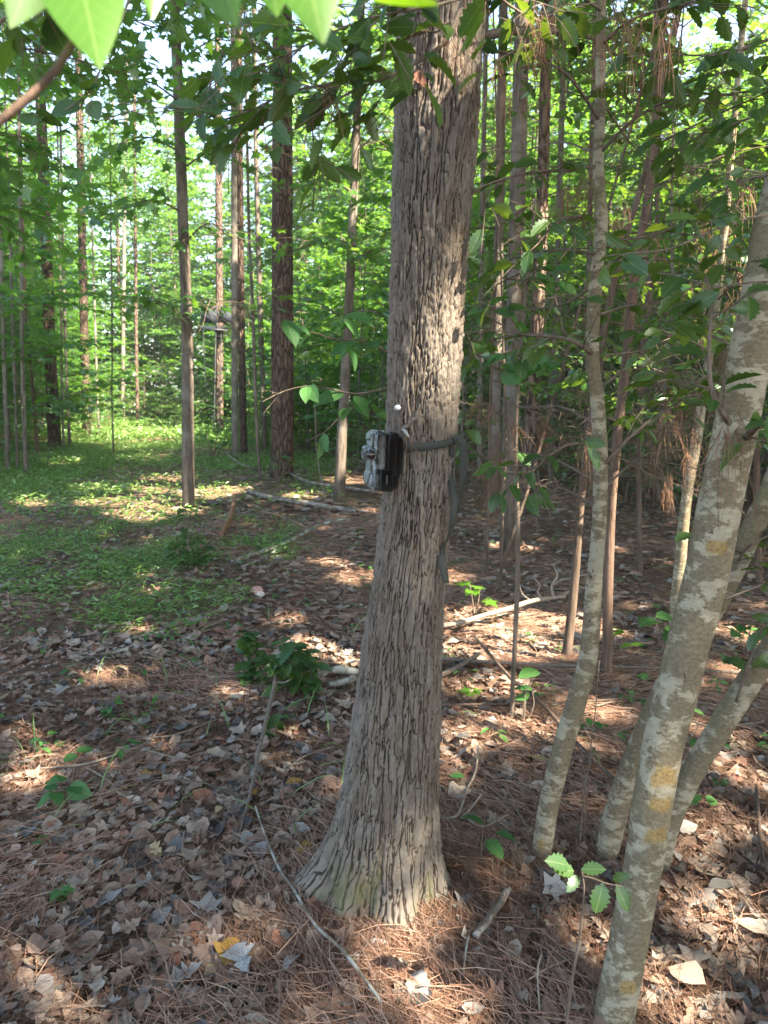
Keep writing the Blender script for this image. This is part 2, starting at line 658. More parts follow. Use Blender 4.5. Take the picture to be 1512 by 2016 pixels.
M = {}
M['oak'] = mat_oak()
M['pine'] = mat_pine('pine_bark', 0.85)
M['pine_far'] = mat_pine('pine_bark_far', 1.15, 0.8)
M['gum'] = mat_smoothbark('gum_bark', (0.05, 0.041, 0.033), (0.155, 0.132, 0.11), (0.18, 0.165, 0.145))
M['grey'] = mat_smoothbark('grey_bark', (0.08, 0.07, 0.058), (0.20, 0.18, 0.158), (0.23, 0.215, 0.195))
M['brownstem'] = mat_smoothbark('brown_stem_bark', (0.06, 0.04, 0.03), (0.16, 0.11, 0.083))
M['twig'] = mat_smoothbark('twig_bark', (0.085, 0.065, 0.05), (0.19, 0.155, 0.125))
M['thin'] = mat_smoothbark('thin_stem_bark', (0.05, 0.037, 0.028), (0.14, 0.105, 0.082))
M['holly_bark'] = mat_holly_bark()
M['leaf_maple'] = mat_leaf('maple_leaf', (0.035, 0.115, 0.030), (0.055, 0.165, 0.040), (0.085, 0.205, 0.042), 0.5, (0.22, 0.46, 0.045), 0.07)
M['leaf_canopy'] = mat_leaf('canopy_leaf', (0.035, 0.10, 0.025), (0.055, 0.15, 0.032), (0.085, 0.19, 0.036), 0.45, (0.22, 0.42, 0.045), 0.05)
M['leaf_pine'] = mat_leaf('pine_foliage', (0.03, 0.08, 0.028), (0.045, 0.11, 0.035), (0.06, 0.13, 0.038), 0.35, (0.14, 0.28, 0.04), 0.04)
M['leaf_holly'] = mat_leaf('holly_leaf', (0.022, 0.07, 0.022), (0.036, 0.095, 0.026), (0.06, 0.12, 0.028), 0.38, (0.18, 0.29, 0.022), 0.035, 0.4, True)
M['leaf_hollyfar'] = mat_leaf('holly_far_leaf', (0.03, 0.09, 0.024), (0.05, 0.13, 0.030), (0.08, 0.17, 0.034), 0.4, (0.20, 0.36, 0.035), 0.07, 0.3)
M['leaf_near'] = mat_leaf('broad_leaf', (0.06, 0.17, 0.02), (0.075, 0.20, 0.022), (0.09, 0.22, 0.025), 0.55, (0.20, 0.42, 0.015), 0.03, 0.4, True)
M['leaf_ground'] = mat_leaf('ground_cover_leaf', (0.10, 0.20, 0.055), (0.15, 0.28, 0.08), (0.21, 0.35, 0.10), 0.4, (0.25, 0.46, 0.08), 0.06)
M['leaf_seedling'] = mat_leaf('seedling_leaf', (0.035, 0.12, 0.04), (0.05, 0.155, 0.045), (0.07, 0.185, 0.05), 0.4, (0.15, 0.34, 0.05), 0.02, 0.5, True)
M['ground'] = mat_ground()
M['d_brown'] = mat_dead('dry_brown', [(0, (0.17, 0.105, 0.075)), (0.3, (0.28, 0.19, 0.145)), (0.6, (0.37, 0.275, 0.22)), (1, (0.23, 0.145, 0.105))])
M['d_tan'] = mat_dead('dry_tan', [(0, (0.33, 0.26, 0.20)), (0.5, (0.39, 0.32, 0.26)), (1, (0.45, 0.385, 0.32))])
M['d_grey'] = mat_dead('dry_grey', [(0, (0.20, 0.185, 0.175)), (0.5, (0.32, 0.30, 0.285)), (1, (0.42, 0.40, 0.37))])
M['d_dark'] = mat_dead('dry_dark', [(0, (0.05, 0.05, 0.052)), (0.5, (0.095, 0.10, 0.105)), (1, (0.14, 0.145, 0.14))], rough=0.5)
M['d_red'] = mat_dead('dry_red', [(0, (0.26, 0.115, 0.075)), (0.5, (0.33, 0.175, 0.125)), (1, (0.37, 0.23, 0.175))])
M['d_yellow'] = mat_dead('dry_yellow', [(0, (0.42, 0.25, 0.06)), (1, (0.47, 0.31, 0.08))], (0.20, 0.11, 0.035))
M['d_cream'] = mat_dead('dry_cream', [(0, (0.45, 0.40, 0.24)), (1, (0.52, 0.46, 0.27))], (0.27, 0.19, 0.09))
M['d_bluewhite'] = mat_dead('dry_mottled', [(0, (0.20, 0.225, 0.26)), (1, (0.25, 0.275, 0.31))], (0.42, 0.43, 0.43))
M['needle'] = mat_dead('pine_straw', [(0, (0.15, 0.078, 0.052)), (0.35, (0.28, 0.155, 0.105)), (0.7, (0.38, 0.235, 0.168)), (1, (0.48, 0.345, 0.265))])
M['straw'] = mat_dead('hanging_straw', [(0, (0.14, 0.068, 0.04)), (0.5, (0.24, 0.13, 0.08)), (1, (0.33, 0.21, 0.14))])
M['camo'] = mat_camo()
M['black'] = mat_plain('black_plastic', (0.012, 0.012, 0.013), 0.4, 0.45)
M['lens'] = mat_plain('lens_dark', (0.02, 0.014, 0.012), 0.15, 0.6)
M['strap'] = mat_strap()
M['white'] = mat_plain('white_reflector', (0.42, 0.43, 0.45), 0.5, 0.3)
M['chrome'] = mat_plain('latch_metal', (0.35, 0.36, 0.36), 0.35, 0.5, metal=0.8)
M['stand'] = mat_plain('stand_steel', (0.018, 0.023, 0.03), 0.5, 0.4)
M['skirt'] = mat_plain('stand_skirt_fabric', (0.022, 0.028, 0.042), 0.8, 0.2, 9.0, (0.04, 0.048, 0.066))
M['birch'] = mat_stick('pale_log', (0.09, 0.072, 0.058), (0.18, 0.15, 0.125), (0.27, 0.25, 0.22))
M['stick'] = mat_stick('grey_stick', (0.085, 0.068, 0.055), (0.19, 0.16, 0.135))
M['lichenstick'] = mat_stick('lichen_stick', (0.095, 0.08, 0.062), (0.20, 0.175, 0.142), (0.28, 0.29, 0.26))
M['darkstick'] = mat_stick('dark_stick', (0.045, 0.032, 0.025), (0.13, 0.095, 0.075))
M['rotten'] = mat_stick('rotten_wood', (0.13, 0.068, 0.042), (0.29, 0.16, 0.10))
M['palestick'] = mat_stick('bleached_stick', (0.16, 0.132, 0.105), (0.31, 0.27, 0.225))
M['mush'] = mat_plain('mushroom_cap', (0.46, 0.30, 0.25), 0.6, 0.3, 25.0, (0.34, 0.20, 0.16))
M['mushpale'] = mat_plain('mushroom_pale', (0.55, 0.50, 0.46), 0.6, 0.3, 25.0, (0.44, 0.38, 0.34))

# ------------------------------------------------------------------ gaps cut into the canopy so the sun reaches chosen points
SUNSPOTS = []


def spot(p, r):
    SUNSPOTS.append((np.asarray(p, float), r))


for px, py, D, r in [(878, 706, 2.0, .04), (856, 730, 2.0, .045), (832, 760, 2.0, .035), (908, 480, 1.95, .04),
                     (840, 1785, 1.98, .026), (800, 1815, 1.96, .022),
                     (930, 60, 1.85, .05), (890, 30, 1.85, .04), (600 + 68, 880, 10.6, .25), (690, 330, 10.6, .4), (372, 640, 10, .25), (370, 560, 10, .3),
                     (1202, 980, 3.8, .08), (1200, 1060, 3.8, .08), (1198, 1130, 3.8, .08), (1365, 900, 4.4, .1), (1350, 1000, 4.4, .1), (1335, 1120, 4.4, .1),
                     (1055, 690, 10, .4), (1400, 480, 4.6, .2), (1440, 520, 4.8, .25), (1250, 830, 3.6, .1), (1090, 1160, 4.6, .14), (1050, 1150, 4.6, .12)]:
    spot(P(px, py, D), r)
for px, py, r in [(180, 40, .05), (620, 20, .05), (740, 0, .05), (455, 10, .04)]:
    spot(P(px, py, .55), r)
for px, py, r in [(815, 1925, .05), (835, 1965, .05), (850, 1990, .04), (1190, 1868, .03), (1310, 1950, .06), (1350, 1980, .06),
                  (1290, 1985, .05), (1440, 1890, .05), (1400, 1860, .05), (1420, 1800, .04), (1345, 1690, .05), (1380, 1640, .05), (1400, 1500, .08), (1450, 1530, .09),
                  (1490, 1560, .08), (1330, 1430, .05), (1440, 1460, .06), (960, 1430, .09), (1000, 1440, .09), (920, 1460, .06), (980, 1350, .10), (930, 1360, .08),
                  (900, 1210, .12), (940, 1240, .14), (990, 1260, .14), (1060, 1285, .10), (960, 1280, .12), (1480, 1260, .12), (1450, 1330, .10), (1000, 1080, .15),
                  (700, 1130, .10), (680, 1145, .09), (640, 1110, .1), (600, 1270, .08), (640, 1300, .09), (670, 1320, .07), (690, 1300, .07), (270, 1240, .06),
                  (195, 1330, .06), (560, 1215, .05), (580, 1225, .05), (200, 990, .28), (260, 985, .35), (320, 995, .32), (360, 1005, .25), (300, 965, .3), (240, 1010, .2),
                  (120, 910, .35), (190, 870, .9), (240, 885, .5), (150, 850, .9), (300, 850, 1.2), (340, 860, .9), (400, 975, .3), (440, 965, .3), (280, 1020, .2),
                  (60, 990, .2), (720, 945, .5), (470, 875, .6), (1010, 1430, .06), (1150, 1400, .06), (1480, 1640, .06), (20, 1540, .04), (100, 1500, .04)]:
    spot(G(px, py), r)
for g_ in rng.uniform(0, 1, (150, 3)):          # smaller chance openings
    q_ = np.array([-6 + 12 * g_[0], 1.2 + 14 * g_[1] ** 1.5, 0])
    if min(math.hypot(q_[0] + 0.761 * z_ - 0.05, q_[1] - 0.595 * z_ - 2.05) for z_ in np.arange(0, 3.2, 0.1)) > 0.32:
        spot(q_, 0.015 + 0.03 * g_[2])
SP = np.array([s[0] for s in SUNSPOTS]); SR = np.array([s[1] * (1.0 if s[0][2] > 0.4 else (0.62 if s[0][0] > 0.35 and s[0][1] < 3.2 else 1.15)) for s in SUNSPOTS]) + 0.008
# basis of the plane the sun looks along
SA = unit(np.cross(S, [0, 0, 1.0])); SB = np.cross(S, SA)
SPa, SPb, SPs = SP @ SA, SP @ SB, SP @ S


def lit_keep(p, grow=0.0):
    """True for leaves that do not stand between the sun and an opening"""
    p = np.asarray(p, float)
    a, b, s = p @ SA, p @ SB, p @ S
    grow = np.broadcast_to(grow, (len(p),))
    keep = np.ones(len(p), bool)
    for i in range(len(SR)):
        d2 = (a - SPa[i]) ** 2 + (b - SPb[i]) ** 2
        keep &= ~((d2 < (SR[i] + grow) ** 2) & (s > SPs[i] + 0.3))
    return keep


# ------------------------------------------------------------------ ground
def green_at(x, y):
    x = np.asarray(x, float); y = np.asarray(y, float)
    n = fbm(x * 0.8, y * 0.8, seed=21, oct=3)
    lim1 = np.clip((y - (4.2 + (x + 2.5) * 1.0)) / 0.9 + (n - 0.5) * 3.0, 0, 1)
    rl = -0.5 - 0.40 * np.clip(y - 6, 0, 4.5) + 0.0 * y
    lim2 = np.clip((rl - x) / 0.8 + (n - 0.5) * 3.5 + 0.5, 0, 1)
    near = lim1 * lim2
    n2 = fbm(x * 0.45 + 9, y * 0.3, seed=31, oct=3)
    far = np.clip((y - 9.5) / 2, 0, 1) * np.clip((n2 - 0.36) * 5, 0.08, 1) * np.clip((-0.5 - x) / 1.5, 0, 1)
    thin = np.clip((fbm(x * 2.2, y * 1.6, seed=25, oct=3) - 0.38) * 5 + (n - 0.5) * 2, 0.08, 1)
    g = np.where(y < 9, near * thin, np.maximum(near * 0.25, far))
    return np.clip(g, 0, 1)


def axis(lo, hi, step, far, k=1.13):
    a = list(np.arange(lo, hi + 1e-6, step))
    d = step
    while a[-1] < far:
        d *= k; a.append(a[-1] + d)
    b = []; d = step; v = lo
    while v > -far:
        d *= k; v -= d; b.append(v)
    return np.array(b[::-1] + a)


xs = axis(-4, 4, 0.05, 500); ys = axis(0.4, 9, 0.05, 600)
X, Y = np.meshgrid(xs, ys)
Z = gz(X, Y) + 0.012 * (fbm(X * 7, Y * 7, seed=8, oct=2) - 0.5) * (Y < 12)
idx = np.arange(X.size).reshape(X.shape)
Q = np.stack([idx[:-1, :-1], idx[:-1, 1:], idx[1:, 1:], idx[1:, :-1]], -1).reshape(-1, 4)
g_ = Geo()
g_.add(np.stack([X, Y, Z], -1).reshape(-1, 3), Q.ravel(), np.full(len(Q), 4), green=green_at(X, Y).ravel())
kind(g_.build('ground', M['ground']), 'structure')


# ------------------------------------------------------------------ the oak that carries the trail camera
def worley(u, v, nu, seed, jit=0.95):
    """u in cells (wraps at nu), v in cells -> F1, F2-F1, cell id"""
    iu, iv = np.floor(u), np.floor(v)
    f1 = np.full(u.shape, 9.0); f2 = np.full(u.shape, 9.0); cid = np.zeros(u.shape)
    for du in (-1, 0, 1):
        for dv in (-1, 0, 1):
            cu, cv = iu + du, iv + dv
            wu = np.mod(cu, nu)
            jx = hash01(wu, cv, wu * 0, seed) * jit; jy = hash01(wu, cv, wu * 0 + 1, seed) * jit
            d = np.hypot(cu + jx - u, cv + jy - v)
            c = hash01(wu, cv, wu * 0 + 2, seed)
            nf = d < f1
            f2 = np.where(nf, f1, np.minimum(f2, d))
            cid = np.where(nf, c, cid)
            f1 = np.where(nf, d, f1)
    return f1, f2 - f1, cid


OAK_D = 2.10
edge = [(-60, 782, 962, 1.97), (0, 780, 955, 1.99), (150, 778, 948, 2.0), (300, 774, 936, 2.02), (400, 771, 926, 2.03), (500, 769, 920, 2.04), (600, 767, 914, 2.05), (750, 762, 905, 2.06),
        (850, 760, 899, 2.07), (950, 756, 893, 2.08), (1050, 747, 884, 2.09), (1200, 724, 872, 2.10), (1300, 711, 869, 2.10), (1400, 699, 868, 2.10), (1500, 688, 866, 2.10), (1600, 676, 865, 2.10),
        (1700, 664, 866, 2.10), (1765, 662, 868, 2.10)]
cz, ccx, cyy, crr = [], [], [], []
for py, xl, xr, D in edge:
    a, b = P(xl, py, D), P(xr, py, D)
    cz.append(a[2]); ccx.append((a[0] + b[0]) / 2); cyy.append(D); crr.append((b[0] - a[0]) / 2 * 0.985)
o_ = np.argsort(cz)
cz, ccx, cyy, crr = [np.array(q)[o_] for q in (cz, ccx, cyy, crr)]
NZ = 780
zz = np.linspace(-0.06, 3.3, NZ)
cxz = np.interp(zz, cz, ccx); cyz = np.interp(zz, cz, cyy); rz = np.interp(zz, cz, crr)
for arr in (cxz, cyz, rz):
    arr[:] = np.convolve(np.pad(arr, 12, mode='edge'), np.ones(25) / 25, 'valid')
th = np.concatenate([np.linspace(R(165), R(375), 176, endpoint=False), np.linspace(R(375), R(525), 34, endpoint=False)])   # finer on the side in view
NTH = len(th)
TH, ZZ = np.meshgrid(th, zz)
RR = np.repeat(rz[:, None], NTH, 1)


def lobe(t0, width):
    d = np.angle(np.exp(1j * (TH - t0)))
    return np.exp(-(d / width) ** 2)


zc_ = np.clip(ZZ, 0, None)
RR = RR + 0.155 * lobe(math.pi * 1.02, 0.42) * np.exp(-(zc_ / 0.115) ** 1.25)          # big root to the left
RR = RR + 0.045 * lobe(math.pi * 1.02, 0.9) * np.exp(-(zc_ / 0.30) ** 1.5)
RR = RR + 0.050 * lobe(-0.18, 0.40) * np.exp(-(zc_ / 0.09) ** 1.2)                      # small root to the right
RR = RR + 0.105 * lobe(-1.40, 0.34) * np.exp(-(zc_ / 0.10) ** 1.1)                       # front
RR = RR + 0.050 * lobe(-2.25, 0.28) * np.exp(-(zc_ / 0.10) ** 1.2)
RR = RR + 0.05 * lobe(1.4, 0.5) * np.exp(-(zc_ / 0.12) ** 1.2)
RR = RR + 0.035 * (fbm(np.cos(TH) * 2.6 + 3, np.sin(TH) * 2.6, ZZ * 1.5, seed=14, oct=2) - 0.5) * np.exp(-(zc_ / 0.12) ** 1.1) * 2.6
RR = RR + 0.007 * (fbm(np.cos(TH) * 1.6, np.sin(TH) * 1.6, ZZ * 3.0, seed=4, oct=3) - 0.5) * 2
NU = 46
u = np.mod(TH, 2 * math.pi) / (2 * math.pi) * NU
cx_, sx_ = np.cos(TH), np.sin(TH)
wu = (fbm(cx_ * 4, sx_ * 4, ZZ * 7, seed=61, oct=3) - 0.5)
wf = (fbm(cx_ * 22, sx_ * 22, ZZ * 55, seed=62, oct=2) - 0.5)
wv = (fbm(cx_ * 7, sx_ * 7, ZZ * 12, seed=71, oct=2) - 0.5)
f1, e1, cell = worley(np.mod(u + wu * 2.9 + wf * 0.5, NU), ZZ / 0.105 + wv * 1.7 + wf * 0.25, NU, 41)
f1b, e2, cellb = worley(np.mod(u * 2 + wu * 3.0 + wf, NU * 2), ZZ / 0.032 + wv * 2 + wf, NU * 2, 43)


def crack_dist(e, rad=0.1):
    """distance to the nearest crack in metres, whatever way the crack runs"""
    ga = np.gradient(e, th * rad, axis=1); gv = np.gradient(e, zz, axis=0)
    g = np.sqrt(ga * ga + gv * gv)
    g = np.clip(g, 25.0, 160.0)
    return e / g


d1 = crack_dist(e1); d2 = crack_dist(e2)


def fissure(fx, fz, seed_):
    """long wandering vertical cracks: the level line of a stretched noise"""
    n = vnoise(cx_ * fx + wu * 0.9 + wf * 0.35, sx_ * fx + wv * 0.5, ZZ * fz + wf * 0.15, seed_) * 0.7 + vnoise(cx_ * fx * 2.3, sx_ * fx * 2.3, ZZ * fz * 2.1, seed_ + 1) * 0.3
    e = np.abs(n - 0.5)
    ga = np.gradient(n, th * 0.1, axis=1); gv = np.gradient(n, zz, axis=0)
    return e / np.clip(np.sqrt(ga * ga + gv * gv), 6.0, 90.0)


dA = fissure(8.0, 7.5, 301); dB = fissure(9.5, 10.0, 331); dC = fissure(14.0, 20.0, 351)
wid = 0.0022 + 0.0030 * fbm(cx_ * 6, sx_ * 6, ZZ * 14, seed=65, oct=2)
hA = np.clip(dA / wid, 0, 1); hB = np.clip(dB / wid, 0, 1); hC = np.clip(dC / (wid * 0.7), 0, 1)
hW = np.clip(d1 / wid, 0, 1)
h1 = np.minimum(np.minimum(hA, hB), np.minimum(0.35 + 0.65 * hC, 0.40 + 0.60 * hW))
h2 = np.clip(d2 / 0.0030, 0, 1)
fine = fbm(cx_ * 30, sx_ * 30, ZZ * 90, seed=81, oct=3) - 0.5
mid_ = fbm(cx_ * 9, sx_ * 9, ZZ * 26, seed=83, oct=3) - 0.5
shallow = 0.75 + 0.25 * np.clip((ZZ - 0.15) / 0.5, 0, 1)
hh = h1 * (0.72 + 0.28 * h2)
hh = np.clip(hh + fine * 0.3, 0, 1)
RR = RR + shallow * 0.0085 * (hh - 0.7) + shallow * 0.0050 * (cell - 0.5) * h1 + shallow * 0.003 * (cellb - 0.5) * h2 + 0.0042 * fine + 0.006 * mid_
bx = cxz[:, None] + RR * np.cos(TH); by = cyz[:, None] + RR * np.sin(TH)
moss = np.clip(1 - (ZZ - 0.02) / 0.3, 0, 1) * np.clip((fbm(np.cos(TH) * 4, np.sin(TH) * 4, ZZ * 8, seed=91, oct=3) - 0.55) * 5, 0, 1) * 0.6
OAK0 = np.array([cxz[20], cyz[20], 0.0])
V = np.stack([bx, by, ZZ], -1).reshape(-1, 3) - OAK0
idx = np.arange(NTH * NZ).reshape(NZ, NTH); nx = np.roll(idx, -1, 1)
Q = np.stack([idx[:-1], nx[:-1], nx[1:], idx[1:]], -1).reshape(-1, 4)
oak = thing('oak_tree', 'large furrowed grey oak trunk with the trail camera strapped to it', 'tree', OAK0)
g_ = Geo(); g_.add(V, Q.ravel(), np.full(len(Q), 4), bh=np.clip(h1 * (0.80 + 0.20 * h2) + 0.12 * fine, 0, 1).ravel(), cell=(0.55 * cell + 0.45 * cellb).ravel(), moss=moss.ravel())
g_.build('trunk', M['oak'], oak)


def oak_surface(px, py):
    """point on the bark seen at a pixel, outward normal, axis centre"""
    d = ray(px, py)
    best = None
    for D in np.linspace(1.7, 2.25, 1200):
        p = CAMP + d * (D / d[1])
        r = float(np.interp(p[2], zz, rz)); c = np.array([np.interp(p[2], zz, cxz), np.interp(p[2], zz, cyz)])
        if np.hypot(p[0] - c[0], p[1] - c[1]) <= r + 0.002:
            n = unit(np.array([p[0] - c[0], p[1] - c[1], 0]))
            return p, n, c
    return None


# ------------------------------------------------------------------ tree meshes
DIAMOND = tpl([(0, 0, 0), (0.30, 0.45, 0.06), (0, 1, -0.12), (-0.30, 0.45, 0.06)], [(0, 1, 2), (0, 2, 3)])
STAR = star_tpl()
STARFLAT = star_tpl(0.05, 0.1)
LEAF4 = tpl([(0, 0, 0), (0.34, 0.10, 0.0), (0.42, 0.5, 0.04), (0, 1, -0.15), (-0.42, 0.5, 0.04), (-0.34, 0.10, 0.0)], [(0, 1, 2, 3), (0, 3, 4, 5)])
OVAL5 = leaf_tpl(*shape('oval', 4), fold=0.3, droop=0.2)


def crown_cloud(g, centre, radii, nclump, nleaf, size, clump_r, hollow=0.4):
    """positions, headings and normals of leaves gathered in clumps through an ellipsoid"""
    q = rand_dirs(nclump, g=g) * (hollow + (1 - hollow) * g.random((nclump, 1)) ** 0.5)
    c = np.asarray(centre) + q * np.asarray(radii)
    ci = g.integers(0, nclump, nleaf)
    p = c[ci] + g.normal(0, 1, (nleaf, 3)) * clump_r * np.array([1, 1, 0.55])
    hd = rand_dirs(nleaf, -0.7, 0.3, g)
    nr = rand_dirs(nleaf, 0.1, 1.0, g)
    sz = size * g.uniform(0.7, 1.3, nleaf)
    var = np.clip(g.random(nleaf) * 0.6 + g.random(nclump)[ci] * 0.4, 0, 1)
    return p, hd, nr, sz, var, c


def grow(g, start, d, length, r0, droop=0.25, ntw=7, leaf=0.08, twl=0.35, flat=0.5, dens=1.0, up=0.1, wig=0.06):
    """one branch with side twigs; returns tubes [(pts, rad)] and leaves (pos, head, normal)"""
    d = unit(np.asarray(d, float)); start = np.asarray(start, float)
    k = 6
    pts = [start]
    cur = d.copy()
    for i in range(k):
        cur = unit(cur + np.array([0, 0, -droop * 0.12 * (i + 1) / k + up * 0.02]) + g.normal(0, wig, 3))
        pts.append(pts[-1] + cur * length / k)
    pts = np.array(pts)
    tubes = [(pts, np.linspace(r0, r0 * 0.25, k + 1))]
    lp, lh, ln = [], [], []
    for j in range(ntw + 1):
        t = (0.25 + 0.75 * (j + g.random() * 0.6) / (ntw + 0.6)) if j < ntw else 1.0
        t = min(t, 0.999)
        f = t * k; i = int(f); f -= i
        base = pts[i] * (1 - f) + pts[i + 1] * f
        ax = unit(pts[i + 1] - pts[i])
        side = unit(np.cross(ax, [0, 0, 1.0])) * (1 if j % 2 else -1)
        td = unit(ax * g.uniform(0.4, 1.0) + side * g.uniform(0.5, 1.1) + np.array([0, 0, g.uniform(-0.25, 0.25)])) if j < ntw else ax
        tl = length * twl * g.uniform(0.6, 1.2) * (1.15 - 0.5 * t)
        q = [base]
        c2 = td.copy()
        for _ in range(3):
            c2 = unit(c2 + np.array([0, 0, -droop * 0.12]) + g.normal(0, 0.10, 3))
            q.append(q[-1] + c2 * tl / 3)
        q = np.array(q)
        tubes.append((q, np.linspace(r0 * 0.32, r0 * 0.10, 4)))
        n = max(2, int(tl / (leaf * 0.55) * dens))
        for a in range(n):
            tt = 0.15 + 0.85 * (a + g.random() * 0.5) / n
            ff = min(tt, 0.999) * 3; ii = int(ff); ff -= ii
            p = q[ii] * (1 - ff) + q[ii + 1] * ff
            ax2 = unit(q[ii + 1] - q[ii])
            s2 = unit(np.cross(ax2, [0, 0, 1.0])) * (1 if a % 2 else -1)
            h = unit(ax2 * g.uniform(0.2, 0.9) + s2 * g.uniform(0.5, 1.0) + np.array([0, 0, g.uniform(-0.5, 0.15)]))
            lp.append(p); lh.append(h)
            ln.append(unit(np.array([0, 0, 1.0]) + g.normal(0, flat, 3)))
    return tubes, (np.array(lp), np.array(lh), np.array(ln))


def sapling(seed, H, nb, spread, leaf, tp, droop=0.3, low=0.2, r0=0.03, dens=0.55, ntw=6, flat=0.35):
    """thin understory tree: (wood mesh geo, leaf geo)"""
    g = np.random.default_rng(seed)
    W, Lf = Geo(), Geo()
    k = 7
    ax = np.cumsum(np.vstack([[0, 0, -0.1], np.c_[g.normal(0, 0.05, (k, 2)) * H / k * 1.2, np.full(k, H / k)]]), 0)
    V, L, T, _, _ = tube(ax, np.linspace(r0, r0 * 0.25, k + 1), 7, 0.5, 0.15, 3, seed)
    W.add(V, L, T)
    for b in range(nb):
        t = low + (0.98 - low) * (b + g.random()) / nb
        f = min(t, 0.999) * k; i = int(f); f -= i
        st = ax[i] * (1 - f) + ax[i + 1] * f
        a = b * 2.4 + g.normal(0, 0.4)
        ln = spread * (0.35 + 0.75 * (1 - t)) * g.uniform(0.7, 1.25)
        tubes, (lp, lh, lnr) = grow(g, st, (math.cos(a), math.sin(a), g.uniform(0.0, 0.55)), ln, r0 * 0.32, droop, ntw, leaf, 0.42, flat, dens)
        for q, r in tubes:
            V, L, T, _, _ = tube(q, np.maximum(r, 0.0022), 4, 0.4, cap=False)
            W.add(V, L, T)
        n = len(lp)
        scatter(Lf, tp, basis(lh, lnr, leaf * g.uniform(0.65, 1.25, n)), lp, np.clip(g.random(n) * 0.6 + g.random() * 0.4, 0, 1))
    return W, Lf


def make_kinds():
    K = {}
    K['maple'] = []
    for i, (H, nb, sp, lf) in enumerate([(7.5, 28, 2.7, 0.15), (6.0, 24, 2.5, 0.145), (10.5, 36, 2.9, 0.155), (5.0, 20, 2.2, 0.14), (9.0, 32, 3.0, 0.15), (4.0, 17, 2.0, 0.13)]):
        W, Lf = sapling(100 + i, H, nb, sp, lf, STAR, low=0.08 if i != 2 else 0.16, r0=0.028 + 0.002 * i, dens=1.3, ntw=9)
        K['maple'].append((W.mesh('sapling_trunk', M['gum']), Lf.mesh('sapling_crown', M['leaf_maple'], False)))
    K['holly'] = []
    for i, (H, nb, sp, lf) in enumerate([(5.5, 26, 1.9, 0.085), (4.2, 22, 1.7, 0.08), (7.0, 30, 2.1, 0.09), (3.2, 18, 1.5, 0.08)]):
        W, Lf = sapling(200 + i, H, nb, sp, lf, OVAL5, low=0.10, r0=0.03, dens=1.0, ntw=8, flat=0.5)
        K['holly'].append((W.mesh('holly_trunk', M['grey']), Lf.mesh('holly_crown', M['leaf_hollyfar'], False)))
    K['shrub'] = []
    for i, (H, nb, sp, lf) in enumerate([(1.5, 13, 0.9, 0.075), (1.1, 11, 0.8, 0.07), (2.1, 15, 1.0, 0.08)]):
        W, Lf = sapling(300 + i, H, nb, sp, lf, OVAL5 if i else STAR, low=0.06, r0=0.012, dens=1.0, ntw=6, flat=0.4)
        K['shrub'].append((W.mesh('shrub_stem', M['twig']), Lf.mesh('shrub_foliage', M['leaf_maple'], False)))
    K['thin'] = []
    for i, (H, nb, sp) in enumerate([(4.5, 16, 1.0), (3.4, 13, 0.9), (5.5, 18, 1.2), (2.6, 12, 0.8)]):
        W, Lf = sapling(330 + i, H, nb, sp, 0.07, OVAL5, low=0.08, r0=0.016, dens=0.12, ntw=5, flat=0.5)
        K['thin'].append((W.mesh('thin_trunk', M['thin']), Lf.mesh('thin_crown', M['leaf_hollyfar'], False)))
    K['tall'] = []
    for i in range(3):
        W, Lf = sapling(350 + i, 13.0 + i, 48, 3.0, 0.17, LEAF4, low=0.18, r0=0.06, dens=1.15, ntw=8)
        K['tall'].append((W.mesh('tall_trunk', M['gum']), Lf.mesh('tall_crown', M['leaf_maple'], False)))
    K['crown'] = []
    for i in range(4):
        g = np.random.default_rng(400 + i)
        p, h, n, s, v, c = crown_cloud(g, (0, 0, 0), (2.3, 2.3, 2.2), 70, 3000, 0.17, 0.34)
        Lf = Geo(); scatter(Lf, DIAMOND, basis(h, n, s), p, v)
        K['crown'].append(Lf.mesh('tree_crown', M['leaf_canopy'], False))
    K['pinecrown'] = []
    for i in range(2):
        g = np.random.default_rng(450 + i)
        p, h, n, s, v, c = crown_cloud(g, (0, 0, 0), (1.8, 1.8, 2.6), 45, 2600, 0.16, 0.26)
        Lf = Geo(); scatter(Lf, tpl([(0.05, 0, 0), (0.03, 1, 0.0), (-0.03, 1, 0), (-0.05, 0, 0)], [(0, 1, 2, 3)]), basis(rand_dirs(len(p), -0.3, 1, g), n, s * 1.5), p, v)
        K['pinecrown'].append(Lf.mesh('pine_crown', M['leaf_pine'], False))
    return K


KIND = make_kinds()

# ------------------------------------------------------------------ trees placed one by one
def stem(spec):
    """[(px, py, width px, D)] -> points and radii"""
    return np.array([P(a, b, D) for a, b, w, D in spec]), np.array([w * 0.5 * mpp(a, b, D) for a, b, w, D in spec])


def up_to(pts, rad, height, taper=0.75, lean=None):
    """carry a trunk on above the frame"""
    d = unit(pts[-1] - pts[-2])
    if lean is not None:
        d = unit(d * 0.3 + np.asarray(lean))
    k = (height - pts[-1][2]) / max(d[2], 0.3)
    q = [pts[-1] + d * k * t for t in (0.35, 0.7, 1.0)]
    return np.vstack([pts, q]), np.concatenate([rad, rad[-1] * np.array([1 - (1 - taper) * t for t in (0.35, 0.7, 1.0)])])


def base_down(pts, rad, flare=1.25):
    """let the first point stand in the ground"""
    p = pts.copy(); r = rad.copy()
    p[0][2] = float(gz(p[0][0], p[0][1])) - 0.06
    b = p[0].copy()
    p = np.vstack([p[:1], p[0] * 0.9 + p[1] * 0.1, p[1:]])
    r = np.concatenate([[r[0] * flare], [r[0]], r[1:]])
    return p, r, b


